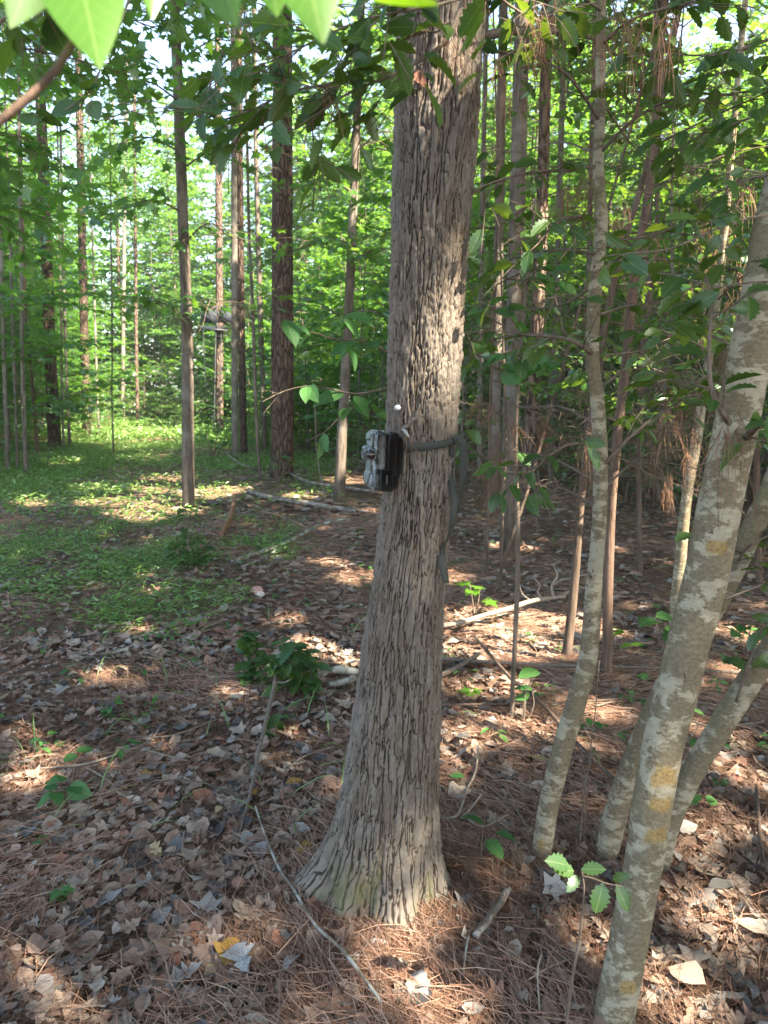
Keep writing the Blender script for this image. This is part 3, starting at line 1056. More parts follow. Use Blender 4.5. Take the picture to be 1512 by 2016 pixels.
def shade_crown(seed, base, centre, radii, nl, size=0.21, mat='leaf_canopy'):
    g = np.random.default_rng(seed)
    p, h, n, s, v, c = crown_cloud(g, centre, radii, 110, nl, size, 0.45, 0.2)
    k = lit_keep(p + unit(h) * (s * 0.5)[:, None], s * 0.2)
    Lf = Geo(); scatter(Lf, DIAMOND, basis(h, n, s)[k], p[k] - base, v[k])
    return Lf.mesh('shade_crown', M[mat], False), c


def tall_tree(name, label, cat, spec, mat, height=13, crown=None, ns=14, step=0.25, wob=0.06, group=None, flare=1.3, taper=0.6, ncrown=3, cs=1.0, lean=None, limbs=0, seed=0):
    pts, rad = stem(spec)
    pts, rad = up_to(pts, rad, height, taper, lean)
    pts, rad, b = base_down(pts, rad, flare)
    t = thing(name, label, cat, b, group)
    g = Geo(); V, L, T, _, _ = tube(pts - b, rad, ns, step, wob, 3.0, seed + len(label))
    g.add(V, L, T)
    g.build('trunk', M[mat], t)
    if crown:
        rr = np.random.default_rng(seed + int(abs(b[0]) * 100))
        if b[1] < 7.5:                      # these stand close: their crowns are cut open toward the sun spots
            me, _ = shade_crown(300 + int(b[0] * 100), b, pts[-1], (1.5 * cs + .5, 1.5 * cs + .5, 1.3), 1300, 0.15)
            link('crown', me, t)
            ncrown = 0
        for k in range(ncrown):
            top = pts[-1] - b
            o = link('crown', KIND[crown][int(rr.integers(0, len(KIND[crown])))], t, top + np.array([rr.normal(0, 1.3), rr.normal(0, 1.3), rr.uniform(-2.2, 1.5)]))
            o.rotation_euler = (0, 0, rr.uniform(0, 6.28)); o.scale = [cs * rr.uniform(0.8, 1.15)] * 3
    return t


tall_tree('sweetgum_tree', 'slim straight grey-brown trunk standing alone at the right edge of the grassy path', 'tree',
          [(372, 1002, 25, 10), (370, 850, 24, 10), (368, 650, 22, 10), (357, 350, 21, 10), (344, 0, 20, 10)], 'gum', 12, 'crown', 16, 0.2, 0.08, ncrown=2)
tall_tree('pine_tree', 'thick dark pine with plated bark between the path and the camera oak', 'tree',
          [(555, 945, 46, 13.4), (556, 800, 45, 13.4), (556, 550, 42, 13.4), (556, 260, 40, 13.4), (556, 0, 38, 13.4)], 'pine', 18, 'pinecrown', 20, 0.2, 0.06, flare=1.45)
tall_tree('sweetgum_tree', 'pale slim trunk leaning right just left of the camera oak', 'tree',
          [(668, 985, 24, 10.8), (672, 880, 21, 10.8), (682, 700, 19, 10.8), (694, 450, 17, 10.8), (704, 200, 15, 10.8), (712, 0, 14, 10.8)], 'gum', 12, None, 14, 0.2, 0.08, lean=(0.05, 0.1, 1))
tall_tree('pine_tree', 'bluish grey pine that the tree stand leans on', 'tree',
          [(432, 838, 15, 30), (432, 620, 14.5, 30), (431, 400, 13.5, 30), (428, 0, 12, 30)], 'pine_far', 21, 'pinecrown', 12, 0.5)
tall_tree('sweetgum_tree', 'straight light grey trunk touching a darker twin beyond the dark pine', 'tree',
          [(463, 905, 14, 17.5), (462, 700, 13, 17.5), (461, 400, 12, 17.5), (459, 0, 11, 17.5)], 'grey', 15, 'crown', 10, 0.4, ncrown=2)
tall_tree('pine_tree', 'slender dark pine touching a lighter grey trunk beyond the dark pine', 'tree',
          [(480, 893, 15, 19), (476, 700, 14, 19), (473, 400, 13, 19), (470, 0, 12, 19)], 'pine', 18, 'pinecrown', 10, 0.4)
tall_tree('sapling_tree', 'thin bent dark sapling just left of the thick dark pine', 'tree',
          [(512, 948, 7, 13), (503, 780, 7, 13), (497, 600, 6.5, 13), (490, 450, 6, 13), (486, 250, 5, 13)], 'gum', 8, 'crown', 8, 0.3, ncrown=1, cs=0.6)
tall_tree('sweetgum_tree', 'grey trunk close behind the left edge of the thick dark pine', 'tree',
          [(522, 880, 11, 21), (515, 700, 11, 21), (509, 500, 10, 21), (503, 250, 9, 21), (500, 0, 8, 21)], 'gum', 15, 'crown', 8, 0.5, ncrown=1)
tall_tree('pine_tree', 'dark pine with a sunlit scaly foot on the bank left of the path', 'tree',
          [(104, 826, 25, 21), (99, 700, 22, 21), (92, 500, 21, 21), (82, 250, 20, 21), (74, 0, 18, 21)], 'pine', 18, 'pinecrown', 12, 0.4, flare=1.5)
tall_tree('pine_tree', 'dark pine half hidden by leaves at the far left side of the path', 'tree',
          [(168, 812, 17, 27), (167, 700, 16, 27), (160, 400, 15, 27), (152, 0, 13, 27)], 'pine', 20, 'pinecrown', 10, 0.5)
for lab, spec, mt in [
    ('slim grey sapling stem at the very left edge', [(10, 868, 9, 14), (8, 700, 8, 14), (2, 500, 8, 14), (-8, 200, 7, 14)], 'grey'),
    ('thin pale stem, first of a pair near the left edge', [(30, 862, 6, 14.5), (27, 700, 6, 14.5), (20, 480, 5, 14.5), (12, 250, 4, 14.5)], 'grey'),
    ('straight grey stem left of the dark pine with the sunlit foot', [(46, 870, 9, 14), (44, 700, 8.5, 14), (42, 500, 8, 14), (36, 150, 7, 14)], 'grey'),
    ('leaning brown stem leading to the dark pine with the sunlit foot', [(70, 838, 7, 18), (62, 740, 6, 18), (50, 600, 6, 18), (44, 400, 5, 18)], 'brownstem'),
    ('thin stem on the bank just right of the sunlit pine foot', [(122, 840, 5, 20), (122, 760, 5, 20), (120, 600, 4, 20), (116, 400, 4, 20)], 'grey'),
    ('pale stem between the two dark pines left of the path', [(134, 826, 7, 22), (131, 740, 6, 22), (126, 560, 6, 22), (120, 300, 5, 22)], 'grey'),
    ('thin dark stem standing alone on the left path verge', [(221, 850, 3.5, 18), (220, 780, 3.5, 18), (221, 690, 3, 18), (219, 500, 3, 18)], 'gum'),
    ('thin pale stem among leaves at the far end of the path', [(193, 826, 5, 27), (191, 760, 5, 27), (186, 600, 4, 27), (180, 400, 4, 27)], 'grey'),
    ('slender grey trunk rising above the far end of the path', [(270, 820, 7, 36), (268, 650, 7, 36), (266, 400, 6.5, 36), (264, 100, 6, 36)], 'pine_far'),
    ('bright slim trunk seen through leaves left of the slim lone trunk', [(240, 818, 8, 40), (243, 600, 8, 40), (246, 350, 7, 40), (250, 100, 6, 40)], 'grey'),
]:
    tall_tree('sapling_tree', lab, 'tree', spec, mt, 12, 'crown', 8, 0.4, 0.1, ncrown=1, cs=0.7)

# right of the oak
tall_tree('pine_tree', 'dark pine with peeling red foot behind the hanging strap ends', 'tree',
          [(960, 1040, 62, 8.9), (972, 960, 50, 8.9), (985, 820, 44, 8.9), (1000, 600, 40, 8.9), (1014, 400, 36, 8.9), (1032, 100, 34, 8.9)], 'pine', 18, 'pinecrown', 18, 0.15, 0.09, flare=1.2)
tall_tree('pine_tree', 'grey-brown pine with sunlit bark close right of the dark pine behind the strap', 'tree',
          [(1036, 1000, 30, 11), (1042, 880, 28, 11), (1054, 700, 26, 11), (1066, 450, 24, 11), (1078, 0, 22, 11)], 'pine_far', 18, 'pinecrown', 14, 0.2, 0.08)
tall_tree('pine_tree', 'black-brown pine draped in needles behind the thick lichened holly', 'tree',
          [(1312, 1190, 62, 5.4), (1330, 1050, 54, 5.4), (1352, 900, 50, 5.4), (1380, 700, 48, 5.4), (1412, 450, 46, 5.4), (1450, 150, 44, 5.4), (1480, -100, 42, 5.4)], 'pine', 15, 'pinecrown', 18, 0.12, 0.10, flare=1.15)
tall_tree('brown_stem_tree', 'reddish brown stem passing behind the slim lichened holly', 'tree',
          [(1196, 1330, 20, 3.9), (1197, 1200, 18, 3.9), (1204, 1000, 18, 3.9), (1217, 850, 18, 3.9), (1234, 700, 18, 3.9), (1250, 540, 18, 3.9), (1280, 350, 16, 3.9), (1300, 100, 15, 3.9)], 'brownstem', 7, 'crown', 14, 0.06, 0.10, ncrown=1, cs=0.6)
tall_tree('brown_stem_tree', 'sunlit pale stem between the slim holly and the thick lichened holly', 'tree',
          [(1328, 1235, 24, 4.5), (1338, 1120, 22, 4.5), (1352, 980, 21, 4.5), (1372, 860, 19, 4.5), (1396, 700, 16, 4.5), (1420, 520, 14, 4.5), (1440, 300, 12, 4.5)], 'holly_bark', 6, 'crown', 12, 0.06, 0.12, ncrown=1, cs=0.5)
tall_tree('brown_stem_tree', 'dark slanting stem crossing between the slim holly and the reddish stem', 'tree',
          [(1110, 1390, 20, 4.2), (1128, 1180, 17, 4.2), (1150, 930, 14, 4.2), (1190, 650, 13, 4.2), (1222, 500, 13, 4.2), (1270, 340, 12, 4.2), (1310, 150, 11, 4.2)], 'thin', 7, 'crown', 10, 0.08, 0.08, ncrown=1, cs=0.5)
tall_tree('brown_stem_tree', 'thin upright brown stem right of the reddish stem', 'tree',
          [(1262, 1120, 11, 6.3), (1258, 900, 10, 6.3), (1272, 640, 10, 6.3), (1290, 500, 10, 6.3), (1296, 300, 9, 6.3)], 'thin', 7, 'crown', 8, 0.15, 0.1, ncrown=1, cs=0.5)
for lab, spec, mt in [
    ('thin brown stem rising right of the oak, first of three', [(958, 1140, 6, 6.2), (962, 960, 5, 6.2), (965, 800, 5, 6.2), (972, 620, 4, 6.2)], 'thin'),
    ('thin brown stem rising right of the oak, second of three', [(985, 1170, 7, 5.6), (990, 1000, 6, 5.6), (996, 850, 5, 5.6), (990, 650, 4, 5.6)], 'thin'),
    ('leaning brown stem right of the oak, third of three', [(970, 1165, 9, 5.7), (1000, 1080, 7, 5.7), (1040, 960, 7, 5.7), (1080, 820, 6, 5.7)], 'thin'),
    ('pale grey trunk deep in the wood seen just right of the oak', [(945, 985, 12, 13), (945, 800, 12, 13), (948, 500, 11, 13), (956, 100, 10, 13)], 'grey'),
    ('grey trunk deep in the wood behind the dark red-footed pine', [(1085, 960, 14, 13.5), (1090, 800, 13, 13.5), (1098, 500, 12, 13.5), (1110, 100, 11, 13.5)], 'grey'),
    ('far grey trunk left of the reddish stem', [(1150, 985, 12, 12), (1155, 800, 12, 12), (1160, 500, 11, 12), (1170, 100, 10, 12)], 'gum'),
    ('crooked thin stem at the right edge beyond the hollies', [(1500, 1140, 14, 5.8), (1490, 960, 12, 5.8), (1496, 760, 11, 5.8), (1520, 500, 10, 5.8)], 'brownstem'),
    ('sunlit far trunk behind the needle-draped pine', [(1260, 985, 16, 12), (1265, 800, 15, 12), (1275, 500, 14, 12), (1290, 100, 13, 12)], 'grey'),
]:
    tall_tree('sapling_tree', lab, 'tree', spec, mt, 9, 'crown', 8, 0.2, 0.1, ncrown=1, cs=0.55)


# ------------------------------------------------------------------ oak crown and tall trees added so that their crowns shade the clearing
g_ = Geo()
top = np.array([[cxz[-1], cyz[-1], 3.28], [0.28, 1.9, 5.5], [0.35, 1.85, 8.0], [0.3, 1.9, 11.0]]) - OAK0
V, L, T, _, _ = tube(top, [rz[-1], 0.10, 0.085, 0.03], 20, 0.3, 0.05)
g_.add(V, L, T, bh=np.full(len(V), 0.8), cell=np.full(len(V), 0.4))
for a, z in ((0.4, 6.5), (2.2, 7.2), (3.9, 6.9), (5.4, 8.0)):
    q = np.array([[0.34, 1.87, z], [0.34 + 1.2 * math.cos(a), 1.87 + 1.2 * math.sin(a), z + 1.0], [0.34 + 2.6 * math.cos(a), 1.87 + 2.6 * math.sin(a), z + 1.6]]) - OAK0
    V, L, T, _, _ = tube(q, [0.05, 0.035, 0.012], 8, 0.3)
    g_.add(V, L, T, bh=np.full(len(V), 0.8), cell=np.full(len(V), 0.4))
g_.build('limbs', M['oak'], oak)
me, _ = shade_crown(900, OAK0, (0.35, 1.9, 9.0), (3.3, 3.3, 2.0), 6500, 0.27)
link('crown', me, oak)

sr = np.random.default_rng(77)
k_ = 0
for gx in np.arange(1.8, 18.0, 3.9):
    for gy in np.arange(-8.5, 14.5, 3.9):
        x, y = gx + sr.normal(0, 0.5), gy + sr.normal(0, 0.5)
        h = sr.uniform(10.0, 13.0)
        if y > 2 and abs(x) < 0.56 * y + 0.6:
            h += 2.5
        b = np.array([x, y, float(gz(x, y)) - 0.05])
        if y > 1.5 and x < 0.56 * y + 0.5 and y < 7:
            continue                               # these would stand in the open floor beside the oak
        seen = y > 1.5 and x < 0.56 * y + 0.5
        t = thing('canopy_tree', 'tall straight hardwood among the trees on the right, crown above the picture' if seen else 'unseen tall hardwood added beside the photographer to shade the clearing',
                  'tree', b, 'tall hardwoods right of the oak' if seen else 'unseen tall trees added to shade the clearing')
        r0 = sr.uniform(0.07, 0.12)
        pts = np.array([[0, 0, 0], [sr.normal(0, .15), sr.normal(0, .15), h * 0.5], [0, 0, h]])
        W = Geo(); V, L, T, _, _ = tube(pts, [r0, r0 * 0.8, r0 * 0.3], 10, 0.6, 0.05)
        W.add(V, L, T)
        W.build('trunk', M['gum'], t)
        me, _ = shade_crown(1000 + k_, b, (x, y, h), (3.3, 3.3, 1.9), 5700, 0.29)
        link('crown', me, t)
        k_ += 1

g = np.random.default_rng(818)
p, h, n, s_, v, c = crown_cloud(g, (0, 0, 0), (3.3, 3.3, 1.9), 110, 6000, 0.27, 0.45, 0.2)
Lf = Geo(); scatter(Lf, DIAMOND, basis(h, n, s_), p, v)
far_shade = Lf.mesh('shade_crown', M['leaf_canopy'], False)
W = Geo(); V, L, T, _, _ = tube(np.array([[0, 0, 0], [.1, .1, 6], [0, 0, 12.0]]), [.12, .09, .03], 10, 0.6, 0.05); W.add(V, L, T)
far_shade_trunk = W.mesh('shade_trunk', M['gum'])
for gx in np.arange(13.5, 27, 3.9):  # further out-of-view trees, added to deepen the shade on the right
    for gy in np.arange(-4.6, 16.5, 3.9):
        if gx < 18.5 and gy < 14.5:
            continue
        x, y = gx + sr.normal(0, .6), gy + sr.normal(0, .6)
        t = thing('canopy_tree', 'unseen tall hardwood added beside the photographer to shade the clearing', 'tree', (x, y, float(gz(x, y)) - .05), 'unseen tall trees added to shade the clearing')
        t.rotation_euler = (0, 0, sr.uniform(0, 6.28))
        link('trunk', far_shade_trunk, t); link('crown', far_shade, t, (0, 0, sr.uniform(10.5, 13)))

# ------------------------------------------------------------------ the wood behind: saplings, hollies, pines, shrubs
pr = np.random.default_rng(5)
placed = []


def path_centre(y):
    return -0.6 - 0.3 * y


def free(x, y, dmin):
    return all((x - a) ** 2 + (y - b) ** 2 > (0.5 * (dmin + d)) ** 2 for a, b, d in placed)


LANDMARKS = [(0, 'the grey stems at the left edge'), (100, 'the pine with the sunlit foot'), (168, 'the half-hidden dark pine'), (270, 'the far end of the path'), (368, 'the slim lone trunk'), (430, 'the tree stand'),
             (472, 'the touching twin trunks'), (556, 'the thick dark pine'), (690, 'the pale leaning trunk'), (830, 'the camera oak'), (985, 'the red-footed dark pine'), (1055, 'the sunlit grey-brown pine'),
             (1178, 'the slim crooked holly'), (1250, 'the reddish stem'), (1380, 'the needle-draped pine'), (1450, 'the thick lichened holly'), (1540, 'the right edge of the hollies')]


def where(x, y, z=1.5):
    q = px_of(x, y, z)
    lm = min(LANDMARKS, key=lambda l: abs(l[0] - q))
    dep = 'close' if y < 13 else ('midway' if y < 20 else ('well' if y < 30 else ('far' if y < 42 else 'farthest')))
    sd = ' just left of' if q < lm[0] - 18 else (' just right of' if q > lm[0] + 18 else ' in line with')
    return dep + ' back,' + sd + ' ' + lm[1]


SHORT = {'maple': 'leafy young maple', 'tall': 'tall slender leafy tree', 'holly': 'dark small-leaved holly', 'shrub': 'low leafy shrub', 'thin': 'thin twiggy bare stem'}


def px_of(x, y, z=1.0):
    v = np.array([x, y, z]) - CAMP
    w = float(v @ F_)
    return 756 + FPX * v[0] / w


def put_kind(k, x, y, label, cat, group, name, s=1.0):
    label = SHORT[k] + ' ' + where(x, y)
    group = SHORT[k] + ' group near ' + min(LANDMARKS, key=lambda l: abs(l[0] - px_of(x, y, 1.5)))[1]
    v = KIND[k][int(pr.integers(0, len(KIND[k])))]
    t = thing(name, label, cat, (x, y, float(gz(x, y)) - 0.03), group)
    t.rotation_euler = (0, 0, pr.uniform(0, 6.28))
    sc = s * pr.uniform(0.8, 1.15)
    t.scale = (sc, sc, sc)
    link('trunk' if k != 'shrub' else 'stem', v[0], t)
    link('crown' if k != 'shrub' else 'foliage', v[1], t)


PATHSPOTS = [(p, r) for p, r in SUNSPOTS if 9 < p[1] < 21 and p[0] < -1.5 and p[2] < 0.8]


def blocks(x, y):
    """would a sapling here stand in the sun that reaches the path?"""
    for p, r in PATHSPOTS:
        for z in np.arange(0.5, 8.5, 1.0):
            if (p[0] + 0.761 * z - x) ** 2 + (p[1] - 0.595 * z - y) ** 2 < 1.7 ** 2:
                return True
    return False


def zone(n, test, yr, xr, k, label, cat, group, name, dmin, s=1.0):
    c = tries = 0
    while c < n and tries < n * 60:
        tries += 1
        y = pr.uniform(*yr); x = pr.uniform(*xr) * 1.0
        x = xr[0] + (xr[1] - xr[0]) * pr.random()
        if abs(x) > 0.56 * y + 2.5 or not test(x, y) or not free(x, y, dmin) or blocks(x, y):
            continue
        placed.append((x, y, dmin))
        put_kind(k, x, y, label, cat, group, name, s)
        c += 1


in_path = lambda x, y: abs(x - path_centre(y)) < 1.9 + 0.05 * y and y < 40
stand_line = lambda x, y: y < 33 and 428 - 2800 / y - 30 < px_of(x, y) < 428 + 2800 / y + 30
hero_gap = lambda x, y: y < 16 and 640 < px_of(x, y) < 960

zone(56, lambda x, y: not in_path(x, y) and x < path_centre(y) - 1.6, (14, 40), (-26, -4), 'maple', 'leafy young maple in the thicket left of the grassy path', 'tree', 'young maples left of the path', 'maple_tree', 1.5)
zone(14, lambda x, y: not in_path(x, y) and x < path_centre(y) - 1.8, (13, 30), (-22, -4), 'shrub', 'low leafy shrub under the maples left of the path', 'shrub', 'shrubs left of the path', 'leafy_shrub', 0.7)
zone(36, lambda x, y: not in_path(x, y) and not stand_line(x, y) and px_of(x, y) < 760, (17, 40), (-12, 1), 'maple', 'leafy young maple between the path and the camera oak', 'tree', 'young maples between path and oak', 'maple_tree', 1.5)
zone(10, lambda x, y: not in_path(x, y) and not stand_line(x, y) and px_of(x, y) < 760, (12, 30), (-10, 1), 'shrub', 'low leafy shrub between the path and the camera oak', 'shrub', 'shrubs between path and oak', 'leafy_shrub', 0.7)
zone(26, lambda x, y: 60 < px_of(x, y) < 560, (41, 54), (-30, 0), 'maple', 'bright leafy tree closing off the far end of the path', 'tree', 'trees at the end of the path', 'maple_tree', 1.8, 1.35)
zone(38, lambda x, y: px_of(x, y) > 900, (7.5, 18), (1, 16), 'holly', 'dark small-leaved holly in the wood right of the oak', 'tree', 'hollies in the wood on the right', 'holly_tree', 1.1)
zone(52, lambda x, y: px_of(x, y) > 800, (13, 40), (1, 26), 'maple', 'leafy young maple in the wood right of the oak', 'tree', 'young maples in the wood on the right', 'maple_tree', 1.5)
zone(14, lambda x, y: px_of(x, y) > 930, (6.5, 16), (1, 11), 'shrub', 'low leafy shrub on the shaded floor right of the oak', 'shrub', 'shrubs on the floor right of the oak', 'leafy_shrub', 0.7, 0.6)
zone(10, lambda x, y: 560 < px_of(x, y) < 780, (11, 22), (-4, 1), 'holly', 'small-leaved holly behind the pale leaning trunk', 'tree', 'hollies behind the pale leaning trunk', 'holly_tree', 1.1, 0.8)

zone(34, lambda x, y: not in_path(x, y) and x < path_centre(y) - 2.0, (17, 46), (-30, -4), 'tall', 'tall slender leafy tree rising over the thicket left of the path', 'tree', 'tall leafy trees left of the path', 'maple_tree', 2.2)
zone(20, lambda x, y: not in_path(x, y) and not stand_line(x, y) and 480 < px_of(x, y) < 780, (19, 46), (-16, 1), 'tall', 'tall slender leafy tree rising between the path and the oak', 'tree', 'tall leafy trees between path and oak', 'maple_tree', 2.2)
zone(32, lambda x, y: px_of(x, y) > 830, (14, 44), (1, 28), 'tall', 'tall slender leafy tree in the wood right of the oak', 'tree', 'tall leafy trees right of the oak', 'maple_tree', 2.2)
zone(16, lambda x, y: 40 < px_of(x, y) < 560, (41, 58), (-34, 0), 'tall', 'tall bright tree behind the far end of the path', 'tree', 'tall trees behind the path end', 'maple_tree', 2.2, 1.3)
zone(30, lambda x, y: not in_path(x, y) and px_of(x, y) < 800, (16, 42), (-24, 1), 'shrub', 'small leafy bush low in the far undergrowth left of the oak', 'shrub', 'bushes low in the far undergrowth', 'leafy_shrub', 0.7, 1.4)

zone(22, lambda x, y: not in_path(x, y) and px_of(x, y) < 330, (12.5, 24), (-16, -4), 'maple', 'leafy maple at the front of the thicket left of the path', 'tree', 'maples at the front of the left thicket', 'maple_tree', 1.2, .75)
zone(16, lambda x, y: not in_path(x, y) and not stand_line(x, y) and 480 < px_of(x, y) < 790, (11, 24), (-6, 1), 'maple', 'leafy maple filling the gap between the dark pine and the oak', 'tree', 'maples between dark pine and oak', 'maple_tree', 1.1, .7)
zone(70, lambda x, y: px_of(x, y) > 915, (4.6, 13), (.8, 9), 'thin', 'thin twiggy nearly leafless stem in the thicket right of the oak', 'tree', 'thin twiggy stems right of the oak', 'thin_sapling', 0.35)
zone(20, lambda x, y: px_of(x, y) > 930, (5.5, 11), (1, 8), 'holly', 'low dark holly close behind the lichened hollies', 'tree', 'low hollies behind the lichened stems', 'holly_tree', 0.6, .55)
zone(16, lambda x, y: not in_path(x, y) and 560 < px_of(x, y) < 760 or (px_of(x, y) < 60), (9, 16), (-9, 1), 'thin', 'thin twiggy stem in the undergrowth left of the oak', 'tree', 'thin twiggy stems left of the oak', 'thin_sapling', 0.35)

zone(30, lambda x, y: px_of(x, y) > 905, (7, 14), (.9, 10), 'maple', 'leafy maple sapling in the dense thicket right of the oak', 'tree', 'maple saplings in the right thicket', 'maple_tree', 0.8, .62)
zone(14, lambda x, y: not in_path(x, y) and not stand_line(x, y) and 470 < px_of(x, y) < 800, (14, 26), (-8, 2), 'tall', 'tall slender leafy tree behind the dark pine', 'tree', 'tall leafy trees behind the dark pine', 'maple_tree', 1.2, .75)
zone(16, lambda x, y: px_of(x, y) > 880, (11, 24), (1, 16), 'tall', 'tall slender leafy tree close in the right thicket', 'tree', 'tall leafy trees in the right thicket', 'maple_tree', 1.2, .75)
zone(12, lambda x, y: not in_path(x, y) and px_of(x, y) < 260, (14, 26), (-18, -5), 'tall', 'tall slender leafy tree close behind the left thicket', 'tree', 'tall leafy trees in the left thicket', 'maple_tree', 1.2, .8)

zone(16, lambda x, y: 560 < px_of(x, y) < 800, (30, 50), (-8, 3), 'tall', 'x', 'tree', 'very tall leafy trees far behind', 'maple_tree', 1.4, 1.55)
zone(14, lambda x, y: px_of(x, y) < 110, (34, 52), (-36, -14), 'tall', 'x', 'tree', 'very tall leafy trees far behind', 'maple_tree', 1.4, 1.55)
zone(26, lambda x, y: px_of(x, y) > 850, (26, 48), (2, 30), 'tall', 'x', 'tree', 'very tall leafy trees far behind', 'maple_tree', 1.4, 1.5)
zone(46, lambda x, y: px_of(x, y) > 920, (5.6, 12), (1, 9), 'holly', 'x', 'tree', 'hollies crowding the right thicket', 'holly_tree', 0.4, .95)
zone(80, lambda x, y: px_of(x, y) > 925, (4.4, 12), (1, 9), 'thin', 'x', 'tree', 'thin twiggy stems right of the oak', 'thin_sapling', 0.28, .9)
zone(26, lambda x, y: 110 < px_of(x, y) < 430 and abs(x - path_centre(y)) > 1.2, (25, 41), (-18, -4), 'shrub', 'x', 'shrub', 'bushes along the far path', 'leafy_shrub', 0.5, .8)
zone(24, lambda x, y: 130 < px_of(x, y) < 430, (36, 47), (-24, -6), 'shrub', 'x', 'shrub', 'bushes at the path end', 'leafy_shrub', 0.5, 2.0)
zone(20, lambda x, y: px_of(x, y) > 930, (5.2, 13), (1, 9), 'shrub', 'x', 'shrub', 'shrubs on the floor right of the oak', 'leafy_shrub', 0.35, .5)

# far pines, each its own tree
tr_pts = np.array([[0, 0, -0.1], [0.05, 0, 6], [0.0, 0.1, 13], [0, 0, 20.0]])
g_ = Geo(); V, L, T, _, _ = tube(tr_pts, [0.17, 0.15, 0.12, 0.06], 10, 1.0, 0.06); g_.add(V, L, T)
far_pine = g_.mesh('far_pine_trunk', M['pine_far'])
n_ = 0
while n_ < 20:
    y = pr.uniform(20, 60); x = pr.uniform(-1, 1) * (0.56 * y + 2)
    if in_path(x, y) or stand_line(x, y) or not free(x, y, 1.6) or (y < 40 and 230 < px_of(x, y) < 330):
        continue
    placed.append((x, y, 1.0))
    side = 'left of the path' if x < path_centre(y) else ('right of the oak' if px_of(x, y) > 830 else 'between path and oak')
    t = thing('pine_tree', 'tall bare pine trunk ' + where(x, y), 'tree', (x, y, float(gz(x, y))), 'bare pine trunks near ' + min(LANDMARKS, key=lambda l: abs(l[0] - px_of(x, y, 1.5)))[1])
    t.rotation_euler = (pr.normal(0, .015), pr.normal(0, .015), pr.uniform(0, 6.28))
    s_ = pr.uniform(0.6, 1.1); t.scale = (s_, s_, 1)
    link('trunk', far_pine, t)
    for q in range(2):
        o = link('crown', KIND['pinecrown'][q], t, (pr.normal(0, .5), pr.normal(0, .5), 15.5 + 3 * q)); o.scale = (1 / s_, 1 / s_, 1)
    n_ += 1

# the wood beyond, one mass
g = np.random.default_rng(64)
n = 70000
y = g.uniform(46, 74, n); x = g.uniform(-1, 1, n) * (0.62 * y + 4)
c = vnoise(x * 0.35, y * 0.2, None, 7)
z = g.random(n) ** 1.25 * (13 + 12 * vnoise(x * 0.25, y * 0.1, None, 9))
z = np.where((x > -24) & (x < -9), z * 0.9, z)
keep = vnoise(x * 0.9, y * 0.4, z * 0.9, 12) > 0.30
p = np.stack([x, y, gz(x, y) + z], -1)[keep]
n = len(p)
Lf = Geo(); scatter(Lf, DIAMOND, basis(rand_dirs(n, -0.7, 0.3, g), rand_dirs(n, 0.0, 1, g), g.uniform(0.26, 0.5, n)), p, g.random(n))
o = kind(Lf.build('distant_forest', M['leaf_maple'], None, False), 'stuff')
tag(o, 'bright leafy mass of the forest closing the view far behind', 'forest')

# ------------------------------------------------------------------ forest floor: needles, leaves, ground cover
fr = np.random.default_rng(2024)


def floor_pts(n, y0, y1, pw, margin=0.9, side=0.56):
    y = y0 + (y1 - y0) * fr.random(n) ** pw
    x = fr.uniform(-1, 1, n) * (side * y + margin)
    return x, y


def slope_n(x, y):
    e = 0.03
    nx_ = -(gz(x + e, y) - gz(x - e, y)) / (2 * e); ny_ = -(gz(x, y + e) - gz(x, y - e)) / (2 * e)
    return unit(np.stack([nx_, ny_, np.ones_like(nx_)], -1))


def off_oak(x, y, r=0.17):
    return ((x - OAK0[0]) / (r + 0.02)) ** 2 + ((y - OAK0[1]) / r) ** 2 > 1


# pine needles
def needles(n, y0, y1, pw, wid, ln):
    x, y = floor_pts(n, y0, y1, pw)
    if y0 < 2:
        q = n // 9; a_ = fr.uniform(0, 6.28, q); r_ = 0.19 + np.abs(fr.normal(0, .09, q))
        x[:q] = OAK0[0] + r_ * 1.1 * np.cos(a_); y[:q] = OAK0[1] + r_ * np.sin(a_)
    k = off_oak(x, y, 0.15) & (fr.random(n) > 0.85 * green_at(x, y))
    k &= fr.random(n) < np.clip(0.25 + 1.6 * (fbm(x * 1.6, y * 1.6, seed=15, oct=3) - 0.3) + 0.05 * (x > 0.2), 0.12, 1)
    x, y = x[k], y[k]; n = len(x)
    flow = fbm(x * 0.8, y * 0.8, seed=17, oct=2) * 9
    a = flow + fr.normal(0, 0.9, n)
    l = ln * fr.uniform(0.55, 1.2, n); w = wid * fr.uniform(0.8, 1.25, n)
    d = np.stack([np.cos(a), np.sin(a)], -1); s = np.stack([-np.sin(a), np.cos(a)], -1)
    bend = fr.normal(0, 0.10, n) * l
    lift = np.abs(fr.normal(0, 0.014, n)) + 0.010 + 0.012 * (fr.random(n) < 0.35)
    tilt = fr.normal(0, 0.05, n)
    V = np.zeros((n, 6, 3))
    for i, t in enumerate((-0.5, 0.0, 0.5)):
        c = np.stack([x, y], -1) + d * (l * t)[:, None] + s * (bend * (1 - 4 * t * t))[:, None]
        ww = w * (1.0 if i < 2 else 0.5)
        for j, q in enumerate((-0.5, 0.5)):
            V[:, 2 * i + j, :2] = c + s * (ww * q)[:, None]
        zb = gz(c[:, 0], c[:, 1]) + lift + tilt * l * t + 0.004 * (1 - 4 * t * t)
        V[:, 2 * i, 2] = zb; V[:, 2 * i + 1, 2] = zb + w * 0.5
    L = np.array([0, 1, 3, 2, 2, 3, 5, 4])
    return V.reshape(-1, 3), (L[None] + (np.arange(n) * 6)[:, None]).ravel(), np.tile([4, 4], n), np.repeat(fr.random(n), 6)


